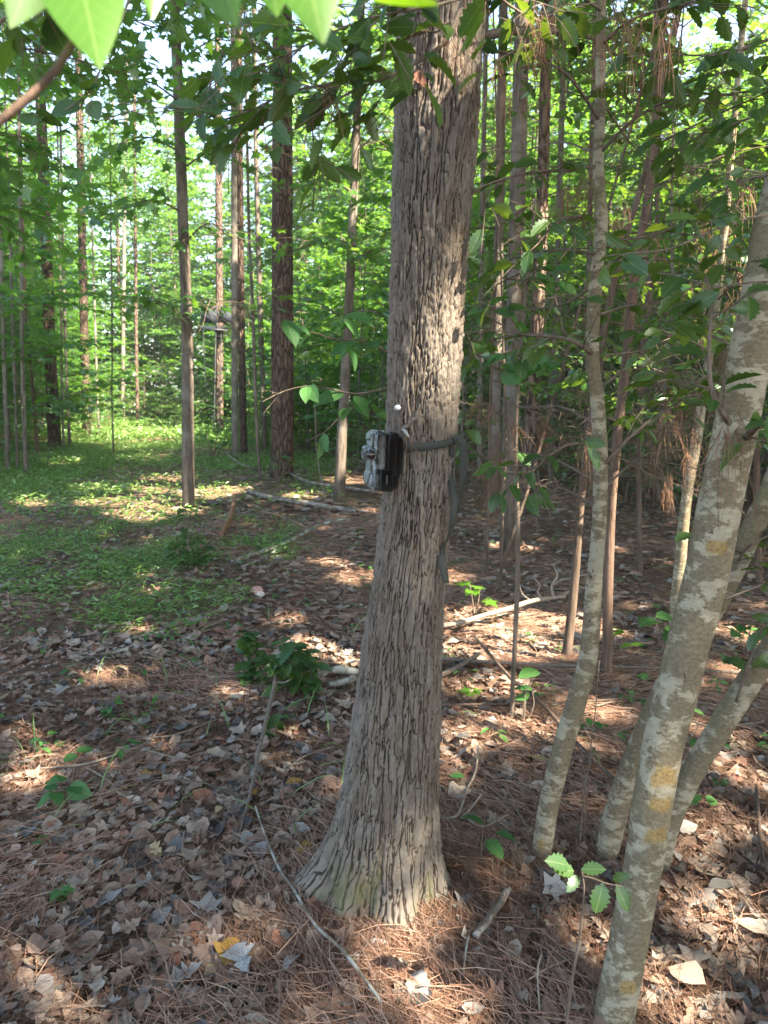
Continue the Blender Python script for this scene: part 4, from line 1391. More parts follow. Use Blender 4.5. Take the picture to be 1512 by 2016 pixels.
g_ = Geo()
for a in ((72000, 1.15, 4.2, 1.0, 0.0017, 0.17), (36000, 3.8, 9.0, 1.1, 0.0030, 0.19), (12000, 8.5, 16, 1.1, 0.006, 0.22)):
    V, L, T, v = needles(*a)
    g_.add(V, L, T, var=v)
o = kind(g_.build('pine_needles', M['needle'], None, False), 'stuff')
tag(o, 'reddish brown pine needles matted over the forest floor', 'pine needles')

# fallen leaves
DEAD = []
FARLEAF = tpl([(0, 0, 0), (0.24, 0.2, 0.06), (0.2, 0.75, 0.1), (0, 1, -0.02), (-0.2, 0.75, 0.02), (-0.24, 0.2, 0.1)], [(0, 1, 2, 3), (0, 3, 4, 5)])
for sd in range(3):
    DEAD.append(('oak', leaf_tpl(*shape('oak', 8), fold=0.25 - 0.3 * (sd == 1), droop=0.1, curl=0.14 * sd - 0.12, twist=0.6 * sd - 0.5, seed=sd, ruffle=0.14)))
    DEAD.append(('oval', leaf_tpl(*shape('oval', 5), fold=0.35 - 0.5 * (sd == 2), droop=0.05, curl=0.15 * sd - 0.15, twist=0.5 - 0.5 * sd, seed=10 + sd, ruffle=0.10)))
    DEAD.append(('broad', leaf_tpl(*shape('broad', 5), fold=0.3 - 0.4 * (sd == 0), droop=0.15, curl=0.13 * sd - .08, twist=0.4 * sd - 0.4, seed=20 + sd, ruffle=0.15)))
star_v, star_l, star_t = star_tpl(0.25, -0.1)
DEAD.append(('star', (star_v + np.array([0, 0, 0.04]) * np.random.default_rng(4).normal(0, 1, (len(star_v), 1)), star_l, star_t)))
KINDS_DEAD = [('d_brown', 0.47), ('d_tan', 0.22), ('d_grey', 0.12), ('d_dark', 0.09), ('d_red', 0.10)]


def dead_place(n, y0, y1, pw, size, tilt=0.19):
    x, y = floor_pts(n, y0, y1, pw)
    k = off_oak(x, y, 0.19) & (fr.random(n) > 0.9 * green_at(x, y))
    k &= fr.random(n) < np.clip(0.6 + 2.2 * (fbm(x * 1.3 + 4, y * 1.3, seed=19, oct=3) - 0.42) + 0.25 * (np.abs(x) > .3), 0.15, 1)
    x, y = x[k], y[k]; n = len(x)
    a = fr.uniform(0, 2 * math.pi, n)
    h = np.stack([np.cos(a), np.sin(a), fr.normal(0, 0.12, n)], -1)
    nr = unit(slope_n(x, y) + fr.normal(0, tilt, (n, 3)))
    nr[:, 2] *= np.where(fr.random(n) < 0.3, -1, 1)
    s = size * np.clip(np.exp(fr.normal(0, 0.42, n)), 0.3, 2.0)
    pos = np.stack([x, y, gz(x, y) + 0.010 + np.abs(fr.normal(0, 0.008, n)) + 0.06 * s], -1)
    pos -= h * (s * 0.5)[:, None]
    return pos, h, nr, s


extra_n = 260


def dead_round_oak(n):
    a = fr.uniform(0, 2 * math.pi, n); r = 0.20 + np.abs(fr.normal(0, 0.07, n))
    x = OAK0[0] - 0.02 + r * 1.1 * np.cos(a); y = OAK0[1] + r * np.sin(a)
    h = np.stack([np.cos(a + 1.5), np.sin(a + 1.5), fr.normal(0, .2, n)], -1)
    nr = unit(np.stack([np.cos(a) * .5, np.sin(a) * .5, np.ones(n)], -1) + fr.normal(0, .3, (n, 3)))
    s = 0.042 * np.exp(fr.normal(0, .3, n))
    return np.stack([x, y, gz(x, y) + .02 + fr.random(n) * .015], -1) - h * (s * .5)[:, None], h, nr, s


sets = [dead_round_oak(330), dead_place(15500, 1.15, 4.6, 1.0, 0.047), dead_place(10000, 4.2, 10, 1.1, 0.062), dead_place(4500, 9.5, 20, 1.1, 0.10)]
pos, hd, nr, sz = [np.concatenate(q) for q in zip(*sets)]
# the nearest, largest leaves become things of their own
w = (pos - CAMP) @ F_
pxx = 756 + FPX * pos[:, 0] / w; pyy = 1008 - FPX * ((pos - CAMP) @ U_) / w
seen = (pxx > 10) & (pxx < 1502) & (pyy < 2000) & (pos[:, 1] < 3.6)
app = np.where(seen, sz / w, 0)
order = np.argsort(-app)
solo = order[:270]
rest = np.ones(len(pos), bool); rest[solo] = False
kk = fr.choice(len(KINDS_DEAD), len(pos), p=[q[1] for q in KINDS_DEAD])
tt = fr.integers(0, len(DEAD), len(pos))
# far leaves use the plain shapes only
for m_, (mk, _) in enumerate(KINDS_DEAD):
    g_ = Geo()
    for t_ in range(len(DEAD)):
        s_ = rest & (kk == m_) & (tt == t_)
        tp_ = DEAD[t_][1]
        nearm = s_ & (pos[:, 1] < 4.8)
        farm = s_ & ~nearm
        scatter(g_, tp_, basis(hd[nearm], nr[nearm], sz[nearm]), pos[nearm], fr.random(nearm.sum()))
        scatter(g_, FARLEAF, basis(hd[farm], nr[farm], sz[farm] * 1.1), pos[farm], fr.random(farm.sum()))
    nm = {'d_brown': ('brown', 'medium brown'), 'd_tan': ('tan', 'pale tan'), 'd_grey': ('grey', 'bleached grey'), 'd_dark': ('dark', 'damp blue-black'), 'd_red': ('russet', 'reddish brown')}[mk]
    o = kind(g_.build(nm[0] + '_leaf_litter', M[mk], None, True), 'stuff')
    tag(o, 'loose litter of %s fallen leaves across the forest floor' % nm[1], 'leaf litter')

from mathutils import Matrix
SHAPE_WORD = {'oak': 'lobed', 'oval': 'oval', 'broad': 'broad', 'star': 'star-shaped'}
COL_WORD = {'d_brown': 'dry brown', 'd_tan': 'pale tan', 'd_grey': 'bleached grey', 'd_dark': 'damp blackish', 'd_red': 'reddish brown'}
dead_mesh = {}


def dead_mesh_of(t_, mk):
    if (t_, mk) not in dead_mesh:
        g_ = Geo(); scatter(g_, DEAD[t_][1], np.eye(3)[None], np.zeros((1, 3)), np.array([0.2]))
        dead_mesh[(t_, mk)] = g_.mesh('fallen_leaf', M[mk], True)
    return dead_mesh[(t_, mk)]


def set_mat(o, Mx, p):
    m4 = Matrix(np.vstack([np.c_[Mx, p], [0, 0, 0, 1]]).tolist())
    o.matrix_basis = m4


FLOORMARKS = [(615, 1690, 'the yellow spotted leaf'), (472, 1905, 'the mottled blue-white leaf'), (305, 1690, 'the cream lobed leaf'), (118, 1592, 'the ivy-like seedling'), (112, 1785, 'the tiny maple seedling'), (425, 1505, 'the folded tan leaf'),
              (180, 1795, 'the orange-red leaf'), (330, 1890, 'the large lobed oak leaf'), (700, 1910, 'the long lichened twig'), (815, 1950, 'the sun patch before the oak'), (965, 1820, 'the snapped stick'), (1060, 1705, 'the slim holly foot'),
              (1190, 1760, 'the near holly seedling'), (1250, 1900, 'the thick holly foot'), (1350, 1945, 'the sunlit tan leaf'), (1480, 1850, 'the pale curled leaf'), (1495, 1640, 'the dark bent stick'), (905, 1575, 'the speckled tan leaf'),
              (500, 1570, 'the foot of the dry stick'), (60, 1930, 'the lower left corner'), (560, 1800, 'the left root flare'), (945, 1650, 'the little holly seedling'), (1080, 1950, 'the thin white twig'), (1390, 1600, 'the leaning holly stem'),
              (560, 1960, 'the bottom edge left of the long twig'), (930, 1960, 'the straight grey twig'), (230, 1980, 'the lower left edge'), (60, 1700, 'the left edge'), (300, 1560, 'the arched dark vine')]
B = basis(hd[solo], nr[solo], sz[solo])
for j, i in enumerate(solo):
    mk = KINDS_DEAD[kk[i]][0]; t_ = int(tt[i])
    o = link('fallen_leaf', dead_mesh_of(t_, mk))
    set_mat(o, B[j], pos[i])
    fm = min(FLOORMARKS, key=lambda f: (f[0] - pxx[i]) ** 2 + (f[1] - pyy[i]) ** 2)[2]
    lab = '%s %s fallen leaf lying near %s' % (COL_WORD[mk], SHAPE_WORD[DEAD[t_][0]], fm)
    tag(o, lab, 'leaf', '%s fallen leaves near %s' % (COL_WORD[mk], fm))


def one_leaf(label, px, py, length_px, ang, t_, mk, tilt=(0, 0, 1), lift=0.02, name='fallen_leaf'):
    """a leaf that can be told apart from the rest"""
    p = G(px, py)
    s = length_px * mpp(px, py, p[1]) * 1.05
    h = np.array([[math.cos(ang), math.sin(ang), 0.05]])
    o = link(name, dead_mesh_of(t_, mk))
    B_ = basis(h, np.array([tilt], float), [s])[0]
    set_mat(o, B_, p + np.array([0, 0, lift]) - B_[:, 1] * 0.5)
    return tag(o, label, 'leaf')


one_leaf('big yellow spotted leaf propped against the oak root', 615, 1690, 70, 1.0, 2, 'd_yellow', (-0.3, -0.75, 0.7), 0.04)
one_leaf('orange-yellow leaf under the mottled blue-white leaf', 455, 1888, 75, 1.4, 5, 'd_yellow', (0.2, -0.3, 1), 0.03)
one_leaf('mottled blue-white curled leaf lying over an orange-yellow leaf', 472, 1915, 85, 2.2, 0, 'd_bluewhite', (0.3, -0.3, 1), 0.055)
one_leaf('small cream yellow lobed leaf left of the oak root', 305, 1690, 45, 2.6, 0, 'd_cream', (0, -0.3, 1), 0.035)
one_leaf('pale cream oval leaf near the foot of the dry stick', 432, 1608, 25, 1.2, 1, 'd_cream', (0.1, -0.4, 1), 0.035)
one_leaf('small golden leaf beside the foot of the dry stick', 500, 1573, 18, 0.7, 2, 'd_yellow', (0, -0.4, 1), 0.035)
one_leaf('golden leaf lying left of the oak near its root flare', 580, 1552, 32, 0.3, 4, 'd_yellow', (0, -0.3, 1), 0.03)
one_leaf('small yellow leaf on the needles near the curved vine', 290, 1535, 18, 0.4, 5, 'd_yellow', (0, -0.4, 1), 0.03)
one_leaf('yellow green leaf left of the mottled blue-white leaf', 418, 1925, 35, 0.9, 1, 'd_cream', (0.1, -0.2, 1), 0.03)
one_leaf('large folded tan leaf standing on edge beside the stick', 425, 1505, 48, 1.6, 8, 'd_tan', (0.2, -0.85, 0.5), 0.05)
one_leaf('large lobed brown oak leaf in the lower left litter', 330, 1890, 80, 1.35, 0, 'd_brown', (0, -0.35, 1), 0.035)
one_leaf('orange-red leaf on the litter in the lower left', 180, 1795, 34, 1.7, 5, 'd_red', (0.1, -0.4, 1), 0.035)
one_leaf('orange brown leaf left of the oak root flare', 470, 1755, 28, 0.3, 2, 'd_red', (0.1, -0.4, 1), 0.035)
one_leaf('crumpled brick red leaf in the clearing beyond the litter', 415, 1310, 28, 0.5, 5, 'd_red', (0, -0.5, 0.9), 0.03)
one_leaf('grey oval leaf lying in the sun patch before the oak', 808, 1965, 34, 1.5, 1, 'd_grey', (0, -0.3, 1), 0.04)
one_leaf('large speckled tan leaf right of the oak trunk', 905, 1575, 50, 0.4, 5, 'd_tan', (0, -0.3, 1), 0.035)
one_leaf('orange brown leaf behind the slim holly foot', 1085, 1676, 28, 0.2, 1, 'd_red', (0, -0.4, 1), 0.03)
one_leaf('pale curled leaf near the lower right edge', 1480, 1850, 70, 2.6, 4, 'd_tan', (0.2, -0.3, 1), 0.04)
one_leaf('big sunlit tan leaf in the lower right corner', 1350, 1945, 70, 2.4, 5, 'd_tan', (0.1, -0.3, 1), 0.04)

# green ground cover on the path
x, y = floor_pts(190000, 3.6, 26, 1.5, 0.8, 0.60)
k = fr.random(len(x)) < green_at(x, y) * np.where(y < 9, 1.0, 0.8)
x, y = x[k], y[k]; n = len(x)
a = fr.uniform(0, 2 * math.pi, n)
el = fr.uniform(-0.1, 0.9, n)
h = np.stack([np.cos(a), np.sin(a), el], -1)
hgt = fr.random(n) ** 1.5 * (0.05 + 0.09 * fbm(x * 2, y * 2, seed=23, oct=2)) + 0.012
p = np.stack([x, y, gz(x, y) + hgt], -1)
LANCE = tpl([(0, 0, 0), (0.12, 0.42, 0.05), (0, 1, -0.22), (-0.12, 0.42, 0.05)], [(0, 1, 2), (0, 2, 3)])
g_ = Geo()
scatter(g_, LANCE, basis(h, unit(np.array([0, 0, 1.0]) + fr.normal(0, 0.35, (n, 3))), fr.uniform(0.035, 0.075, n) * np.where(y > 9, 1.7, 1.0)), p, np.clip(fr.random(n) * 0.6 + 0.5 * fbm(x, y, seed=29, oct=2), 0, 1))
o = kind(g_.build('path_grass', M['leaf_ground'], None, False), 'stuff')
tag(o, 'soft green grass-like weeds carpeting the path on the left', 'grass')
# the same weeds, coarser, on to the far end of the path
n = 17000
y = fr.uniform(24, 47, n); x = -0.6 - 0.3 * y + fr.normal(0, 3.6, n)
k = fr.random(n) < np.clip((fbm(x * .5, y * .35, seed=44, oct=2) - .36) * 5, .12, 1)
x, y = x[k], y[k]; n = len(x); a = fr.uniform(0, 6.28, n)
g_ = Geo()
scatter(g_, LANCE, basis(np.stack([np.cos(a), np.sin(a), fr.uniform(.1, 1.2, n)], -1), unit(np.array([0, 0, 1.0]) + fr.normal(0, .35, (n, 3))), fr.uniform(.14, .34, n)), np.stack([x, y, gz(x, y) + .02 + fr.random(n) * .16], -1), fr.random(n))
o = kind(g_.build('far_grass', M['leaf_ground'], None, False), 'stuff')
tag(o, 'green weeds along the far end of the path', 'grass')
# thin blades
n = 2600
x, y = floor_pts(n, 2.4, 12, 1.2)
k = (fr.random(n) < np.where(x < 0, 0.25 + 0.6 * green_at(x, y), 0.06)) & off_oak(x, y, .25)
x, y = x[k], y[k]; n = len(x)
a = fr.uniform(0, 6.28, n)
g_ = Geo()
BL = leaf_tpl([0, .33, .66, 1.0], [.014, .016, .012, .002], 0.2, 0.55)
scatter(g_, BL, basis(np.stack([np.cos(a) * .6, np.sin(a) * .6, np.full(n, .9)], -1), np.stack([-np.cos(a), -np.sin(a), np.full(n, .6)], -1), fr.uniform(0.08, 0.22, n)), np.stack([x, y, gz(x, y)], -1), fr.random(n))
o = kind(g_.build('grass_blades', M['leaf_ground'], None, False), 'stuff')
tag(o, 'sparse long grass blades rising through the litter', 'grass')
# scattered small ground plants (three-leaf weeds), too many and small to tell apart
n = 2600
x, y = floor_pts(n, 3.0, 20, 1.2, 1.0)
k = (fr.random(n) < np.clip(0.18 + 0.9 * (fbm(x * .7, y * .7, seed=37, oct=2) - .35), 0.03, 1)) & off_oak(x, y, .3)
x, y = x[k], y[k]
g_ = Geo()
for q in range(5):
    a = fr.uniform(0, 6.28, len(x))
    r_ = fr.uniform(0.0, 0.06, len(x))
    p = np.stack([x + r_ * np.cos(a), y + r_ * np.sin(a), gz(x, y) + fr.uniform(0.02, 0.09, len(x))], -1)
    scatter(g_, OVAL5, basis(np.stack([np.cos(a), np.sin(a), 0 * a - .1], -1), unit(np.array([0, 0, 1.0]) + fr.normal(0, .3, (len(x), 3))), fr.uniform(0.03, 0.06, len(x))), p, fr.random(len(x)))
o = kind(g_.build('low_weeds', M['leaf_seedling'], None, False), 'stuff')
tag(o, 'small round-leaved weeds dotted over the forest floor', 'weeds')

# ------------------------------------------------------------------ trail camera, strap, tack
def box(g, c, s, bev=0.0, R3=None, attr=None):
    """bevelled box"""
    c = np.asarray(c, float); h = np.asarray(s, float) / 2
    b = min(bev, h.min() * 0.95)
    if b <= 0:
        V = np.array([[x, y, z] for x in (-1, 1) for y in (-1, 1) for z in (-1, 1)]) * h
        F = [(0, 1, 3, 2), (4, 6, 7, 5), (0, 4, 5, 1), (2, 3, 7, 6), (0, 2, 6, 4), (1, 5, 7, 3)]
    else:
        V = []; ix = {}
        for x in (-1, 1):
            for y in (-1, 1):
                for z in (-1, 1):
                    for a in range(3):
                        v = np.array([x, y, z]) * (h - b)
                        v[a] = (x, y, z)[a] * h[a]
                        ix[(x, y, z, a)] = len(V); V.append(v)
        V = np.array(V); F = []
        for a in range(3):
            o = [q for q in range(3) if q != a]
            for sgn in (-1, 1):
                cyc = [(-1, -1), (1, -1), (1, 1), (-1, 1)]
                f = []
                for u_, v_ in cyc:
                    k = [0, 0, 0]; k[a] = sgn; k[o[0]] = u_; k[o[1]] = v_
                    f.append(ix[tuple(k) + (a,)])
                F.append(f if (sgn > 0) == (a != 1) else f[::-1])
        for a in range(3):
            o = [q for q in range(3) if q != a]
            for s0 in (-1, 1):
                for s1 in (-1, 1):
                    e = []
                    for sa, first in ((-1, 0), (1, 1)):
                        k = [0, 0, 0]; k[a] = sa; k[o[0]] = s0; k[o[1]] = s1
                        e.append([ix[tuple(k) + (o[0],)], ix[tuple(k) + (o[1],)]])
                    f = [e[0][0], e[1][0], e[1][1], e[0][1]]
                    F.append(f)
        for x in (-1, 1):
            for y in (-1, 1):
                for z in (-1, 1):
                    F.append([ix[(x, y, z, a)] for a in range(3)])
    if R3 is not None:
        V = V @ np.asarray(R3).T
    t = tpl(V + c, F)
    g.add(*t)


def rotz(a):
    return np.array([[math.cos(a), -math.sin(a), 0], [math.sin(a), math.cos(a), 0], [0, 0, 1]])


def ribbon(g, pts, up, width, thick=0.0016, step=0.008):
    """flat strap along pts; up = direction of its width at each point"""
    p, _ = spline(pts, np.ones(len(pts)), step)
    uu, _ = spline(np.asarray(up, float), np.ones(len(up)), 1e9) if False else (None, None)
    k = np.linspace(0, 1, len(pts)); kk_ = np.linspace(0, 1, len(p))
    up = unit(np.stack([np.interp(kk_, k, np.asarray(up, float)[:, i]) for i in range(3)], -1))
    wd = np.interp(kk_, k, np.broadcast_to(width, (len(pts),)))
    tg = unit(np.gradient(p, axis=0))
    nn = unit(np.cross(tg, up))
    m = len(p)
    ring = np.stack([p + up * (wd / 2)[:, None] + nn * thick / 2, p - up * (wd / 2)[:, None] + nn * thick / 2,
                     p - up * (wd / 2)[:, None] - nn * thick / 2, p + up * (wd / 2)[:, None] - nn * thick / 2], 1)
    idx = np.arange(m * 4).reshape(m, 4); nx_ = np.roll(idx, -1, 1)
    Q_ = np.stack([idx[:-1], nx_[:-1], nx_[1:], idx[1:]], -1).reshape(-1, 4)
    g.add(ring.reshape(-1, 3), np.concatenate([Q_.ravel(), idx[0][::-1], idx[-1]]), np.concatenate([np.full(len(Q_), 4), [4, 4]]))


# local frame: +x = way the lens looks, y = camera width, z up
CP, CN, _ = oak_surface(788, 905)
tc = thing('trail_camera', 'grey bark-camouflage trail camera with black back strapped to the oak', 'camera', (0, 0, 0))
yaw = R(180 + 14)
RZ = rotz(yaw)
cc = P(756, 905, 1.985)
tc.location = cc
tc.rotation_euler = (R(1.5), R(-3), yaw)
g_ = Geo()
box(g_, (0.022, 0, 0), (0.040, 0.088, 0.158), 0.011)
box(g_, (0.036, 0, 0.060), (0.020, 0.070, 0.030), 0.008)
box(g_, (0.036, 0.0, -0.050), (0.022, 0.076, 0.046), 0.008)
body = g_.build('front_housing', M['camo'], tc, False)
g_ = Geo(); box(g_, (-0.0125, 0, -0.001), (0.030, 0.094, 0.150), 0.006)
bk = g_.build('back_housing', M['black'], tc, False)
g_ = Geo(); box(g_, (-0.013, 0, 0.062), (0.020, 0.098, 0.020), 0.004); g_.build('top_cap', M['black'], bk, False)
# lens barrel
g_ = Geo()
a_ = np.linspace(0, 2 * math.pi, 20, endpoint=False)
prof = [(0.040, 0.020), (0.052, 0.0195), (0.060, 0.017), (0.061, 0.012), (0.055, 0.0105)]
V = np.array([[x, r * math.cos(t), r * math.sin(t)] for x, r in prof for t in a_]) + np.array([0, 0.004, 0.018])
idx = np.arange(len(V)).reshape(len(prof), 20); nx_ = np.roll(idx, -1, 1)
Q_ = np.stack([idx[:-1], nx_[:-1], nx_[1:], idx[1:]], -1).reshape(-1, 4)
g_.add(V, Q_.ravel(), np.full(len(Q_), 4))
lb = g_.build('lens_barrel', M['camo'], tc, True)
g_ = Geo(); g_.add(V[-20:], np.arange(20), [20]); g_.build('lens', M['lens'], lb, False)
# sensor bulge seen from the side (dark port)
g_ = Geo()
V = np.array([[0.046 + 0.011 * math.cos(t), 0.0445, 0.014 + 0.012 * math.sin(t)] for t in a_]); V2 = V + np.array([0, 0.004, 0])
Q_ = np.array([[i, (i + 1) % 20, 20 + (i + 1) % 20, 20 + i] for i in range(20)])
g_.add(np.vstack([V, V2]), np.concatenate([Q_.ravel(), np.arange(20, 40)]), np.concatenate([np.full(20, 4), [20]]))
g_.build('sensor_port', M['lens'], body, False)
g_ = Geo(); box(g_, (0.040, 0.030, 0.016), (0.036, 0.030, 0.040), 0.012); g_.build('sensor_bulge', M['camo'], tc, False)
g_ = Geo()
box(g_, (0.004, 0.0505, -0.052), (0.036, 0.010, 0.058), 0.003)
box(g_, (-0.018, 0.0525, -0.050), (0.022, 0.014, 0.034), 0.005)
lt = g_.build('latch', M['black'], tc, False)
g_ = Geo(); box(g_, (0.004, 0.0565, -0.050), (0.004, 0.003, 0.024), 0.001); g_.build('latch_pin', M['chrome'], lt, False)
g_ = Geo(); box(g_, (0.018, 0.0447, -0.024), (0.030, 0.0012, 0.0012)); box(g_, (0.0335, 0.0447, -0.045), (0.0012, 0.0012, 0.042)); g_.build('panel_seam', M['black'], body, False)
g_ = Geo(); box(g_, (-0.034, 0.0, 0.012), (0.016, 0.07, 0.100), 0.004); g_.build('mount_bracket', M['black'], tc, False)

# strap: round the trunk, knotted on the right, two hanging ends
st = thing('camera_strap', 'olive grey webbing strap tied round the oak with loose ends hanging', 'strap')
pts, ups = [], []
for px, py in [(772, 880), (786, 880), (800, 879), (815, 879), (830, 879), (845, 878), (860, 876), (874, 873), (886, 869), (896, 864)]:
    s = oak_surface(px, py)
    if s is None:
        continue
    p, n_s, c = s
    pts.append(p + n_s * 0.006); ups.append((0.06 * (px - 840) / 60, 0, 1))
# go on round the back of the trunk to the camera again
c = np.array([np.interp(pts[-1][2], zz, cxz), np.interp(pts[-1][2], zz, cyz)]); rr_ = float(np.interp(pts[-1][2], zz, rz)) + 0.006
a0 = math.atan2(pts[-1][1] - c[1], pts[-1][0] - c[0])
for a in np.linspace(a0 + 0.25, a0 + 3.6, 12):
    pts.append(np.array([c[0] + rr_ * math.cos(a), c[1] + rr_ * math.sin(a), pts[9 if len(pts) > 9 else -1][2] if False else pts[0][2] + 0.012])); ups.append((0, 0, 1))
wds = np.interp(np.arange(len(pts)), [0, 3, 5, 7, 9, 11, len(pts)], [0.024, 0.023, 0.021, 0.018, 0.016, 0.02, 0.02])
g_ = Geo(); ribbon(g_, np.array(pts), ups, wds, 0.0018); g_.build('band', M['strap'], st, False)
kp, kn, _ = oak_surface(892, 868)
kp = kp + kn * 0.012
g_ = Geo()
for a, s3 in ((0.0, (0.024, 0.014, 0.016)), (0.7, (0.014, 0.012, 0.026)), (-0.6, (0.018, 0.016, 0.014))):
    box(g_, kp + np.array([0.004 * a, -0.002, 0.003 * a]), s3, 0.005, rotz(a * 0.6) @ np.array([[math.cos(a), 0, -math.sin(a)], [0, 1, 0], [math.sin(a), 0, math.cos(a)]]))
V, L, T, _, _ = tube(np.array([kp + np.array([0.008, 0.0, 0.008]), kp + np.array([0.018, 0.012, 0.020]), kp + np.array([0.022, 0.03, 0.012]), kp + np.array([0.010, 0.05, 0.0])]), [0.006, 0.007, 0.006, 0.005], 8, 0.006)
g_.add(V, L, T)
g_.build('knot', M['strap'], st, True)
Dk = float(kp[1]) - 0.004
lp_ = [(889, 876), (889, 905), (886, 935), (890, 960), (896, 985), (893, 1010), (889, 1040), (882, 1062), (870, 1080), (869, 1095), (873, 1120), (879, 1147)]
sg = np.array([P(a, b, Dk + 0.02 * math.sin(i)) for i, (a, b) in enumerate(lp_)])
ups = [(1, .2, 0), (1, .4, 0), (1, .5, 0), (.9, -.3, .1), (1, 0, 0), (1, .3, 0), (1, .2, .2), (.8, .1, .6), (.7, .2, .7), (1, .2, .1), (1, .1, 0), (1, 0, 0)]
g_ = Geo(); ribbon(g_, sg, ups, [.013, .015, .017, .018, .020, .019, .018, .018, .020, .022, .024, .015]); g_.build('long_end', M['strap'], st, False)
lp_ = [(893, 862), (904, 861), (911, 872), (914, 895), (913, 920), (911, 945), (908, 965), (905, 990), (902, 1005)]
sg = np.array([P(a, b, Dk - 0.008 + 0.004 * i) for i, (a, b) in enumerate(lp_)])
ups = [(.3, .3, 1), (.8, .2, .8), (1, .2, .3), (1, .2, 0), (1, .25, 0), (.9, .4, 0), (.6, .7, 0), (.5, .8, 0), (.4, .9, 0)]
g_ = Geo(); ribbon(g_, sg, ups, [.016, .021, .024, .026, .024, .022, .018, .014, .008]); g_.build('short_end', M['strap'], st, False)

# white tack and the bark stub
tp_, tn, _ = oak_surface(788, 803)
tk = thing('reflector_tack', 'small white faceted reflector tack pushed into the oak above the camera', 'tack', tp_)
g_ = Geo()
ang = math.atan2(tn[1], tn[0]) - 0.25
Rt = rotz(ang)
hexa = lambda r, n=6: np.array([[0, r * math.cos(t + .5), r * math.sin(t + .5)] for t in np.linspace(0, 2 * math.pi, n, endpoint=False)])
V = np.vstack([hexa(0.0082) + [0.004, 0, 0], hexa(0.0082) + [0.012, 0, 0], hexa(0.0058) + [0.0165, 0, 0]])
Fs = [tuple(range(5, -1, -1)), tuple(range(12, 18))] + [(a, (a + 1) % 6, 6 + (a + 1) % 6, 6 + a) for a in range(6)] + [(6 + a, 6 + (a + 1) % 6, 12 + (a + 1) % 6, 12 + a) for a in range(6)]
t_ = tpl(V @ Rt.T, Fs); g_.add(*t_); g_.build('reflector_cap', M['white'], tk, False)
g_ = Geo(); V, L, T, _, _ = tube(np.array([[-0.012, 0, 0], [0.005, 0, 0]]) @ Rt.T, [0.0016, 0.0016], 8, 0.01); g_.add(V, L, T); g_.build('pin', M['chrome'], tk, False)

sp0, sn, _ = oak_surface(792, 848)
stub = thing('twig_stub', 'broken forked twig stub poking from the oak above the camera', 'twig', sp0)
g_ = Geo()
q = np.array([sp0 - sn * 0.01, sp0 + sn * 0.012 + [0.008, 0, 0.006], P(806, 836, 1.955), P(815, 822, 1.95)]) - sp0
V, L, T, _, _ = tube(q, [0.006, 0.0058, 0.0058, 0.005], 8, 0.006, 0.15, 60); g_.add(V, L, T)
g_.build('stub', M['stick'], stub)
g_ = Geo()
q = np.array([q[1], P(800, 852, 1.95) - sp0, P(806, 862, 1.945) - sp0])
V, L, T, _, _ = tube(q, [0.005, 0.0045, 0.003], 8, 0.005, 0.2, 80); g_.add(V, L, T)
g_.build('side_spur', M['lichenstick'], stub)
hn = thing('caught_pine_needles', 'three brown pine needles hanging over the strap beside the camera', 'pine needles', sp0)
for qx in ([(801, 858), (799, 900), (800, 925)], [(806, 862), (812, 890), (810, 915)], [(803, 860), (822, 890), (830, 912)]):
    q = np.array([P(a, b, 1.945) - sp0 for a, b in qx])
    g_ = Geo(); V, L, T, _, _ = tube(q, [0.0007, 0.0007, 0.0004], 4, 0.02); g_.add(V, L, T, var=np.full(len(V), .3)); g_.build('needle', M['straw'], hn)
cl_, cn_, _ = oak_surface(818, 150)
g_ = Geo()
for i, (dy, dz, sc_) in enumerate(((0, 0.0, .05), (0.0, -0.03, .045))):
    scatter(g_, DEAD[1 + 3 * i][1], basis(np.array([[0.4 - 0.9 * i, -0.2, -0.7 + .5 * i]]), np.array([cn_ + [0.3, 0, 0.4 * i]]), [sc_]), np.array([[0, -0.012, dz + 0.01]]), np.array([.3]))
o = g_.build('curled_leaf', M['d_red']); o.location = cl_ + cn_ * 0.004
tag(o, 'curled rust red dead leaf caught on the upper oak bark', 'leaf')

# ------------------------------------------------------------------ tree stand far down the path
TS = P(428, 640, 29.4)
gb = float(gz(TS[0], TS[1]))
ts = thing('tree_stand', 'dark blue-grey ladder tree stand with fabric skirt against the far pine', 'tree stand', (TS[0], TS[1], gb))
k30 = mpp(428, 620, 29.4)
loc = lambda px, py, D: P(px, py, D) - np.array([TS[0], TS[1], gb])


def bar(name, a, b, r, mat='stand', par=None):
    g_ = Geo(); V, L, T, _, _ = tube(np.array([a, b]), [r, r], 6, 1.0); g_.add(V, L, T)
    return g_.build(name, M[mat], par or ts, False)


def panel(name, corners, th_, mat, par=None):
    c = np.array(corners); n = unit(np.cross(c[1] - c[0], c[3] - c[0]))
    g_ = Geo(); V = np.vstack([c, c + n * th_])
    g_.add(*tpl(V, [(0, 1, 2, 3), (7, 6, 5, 4), (0, 4, 5, 1), (1, 5, 6, 2), (2, 6, 7, 3), (3, 7, 4, 0)]))
    return g_.build(name, M[mat], par or ts, False)


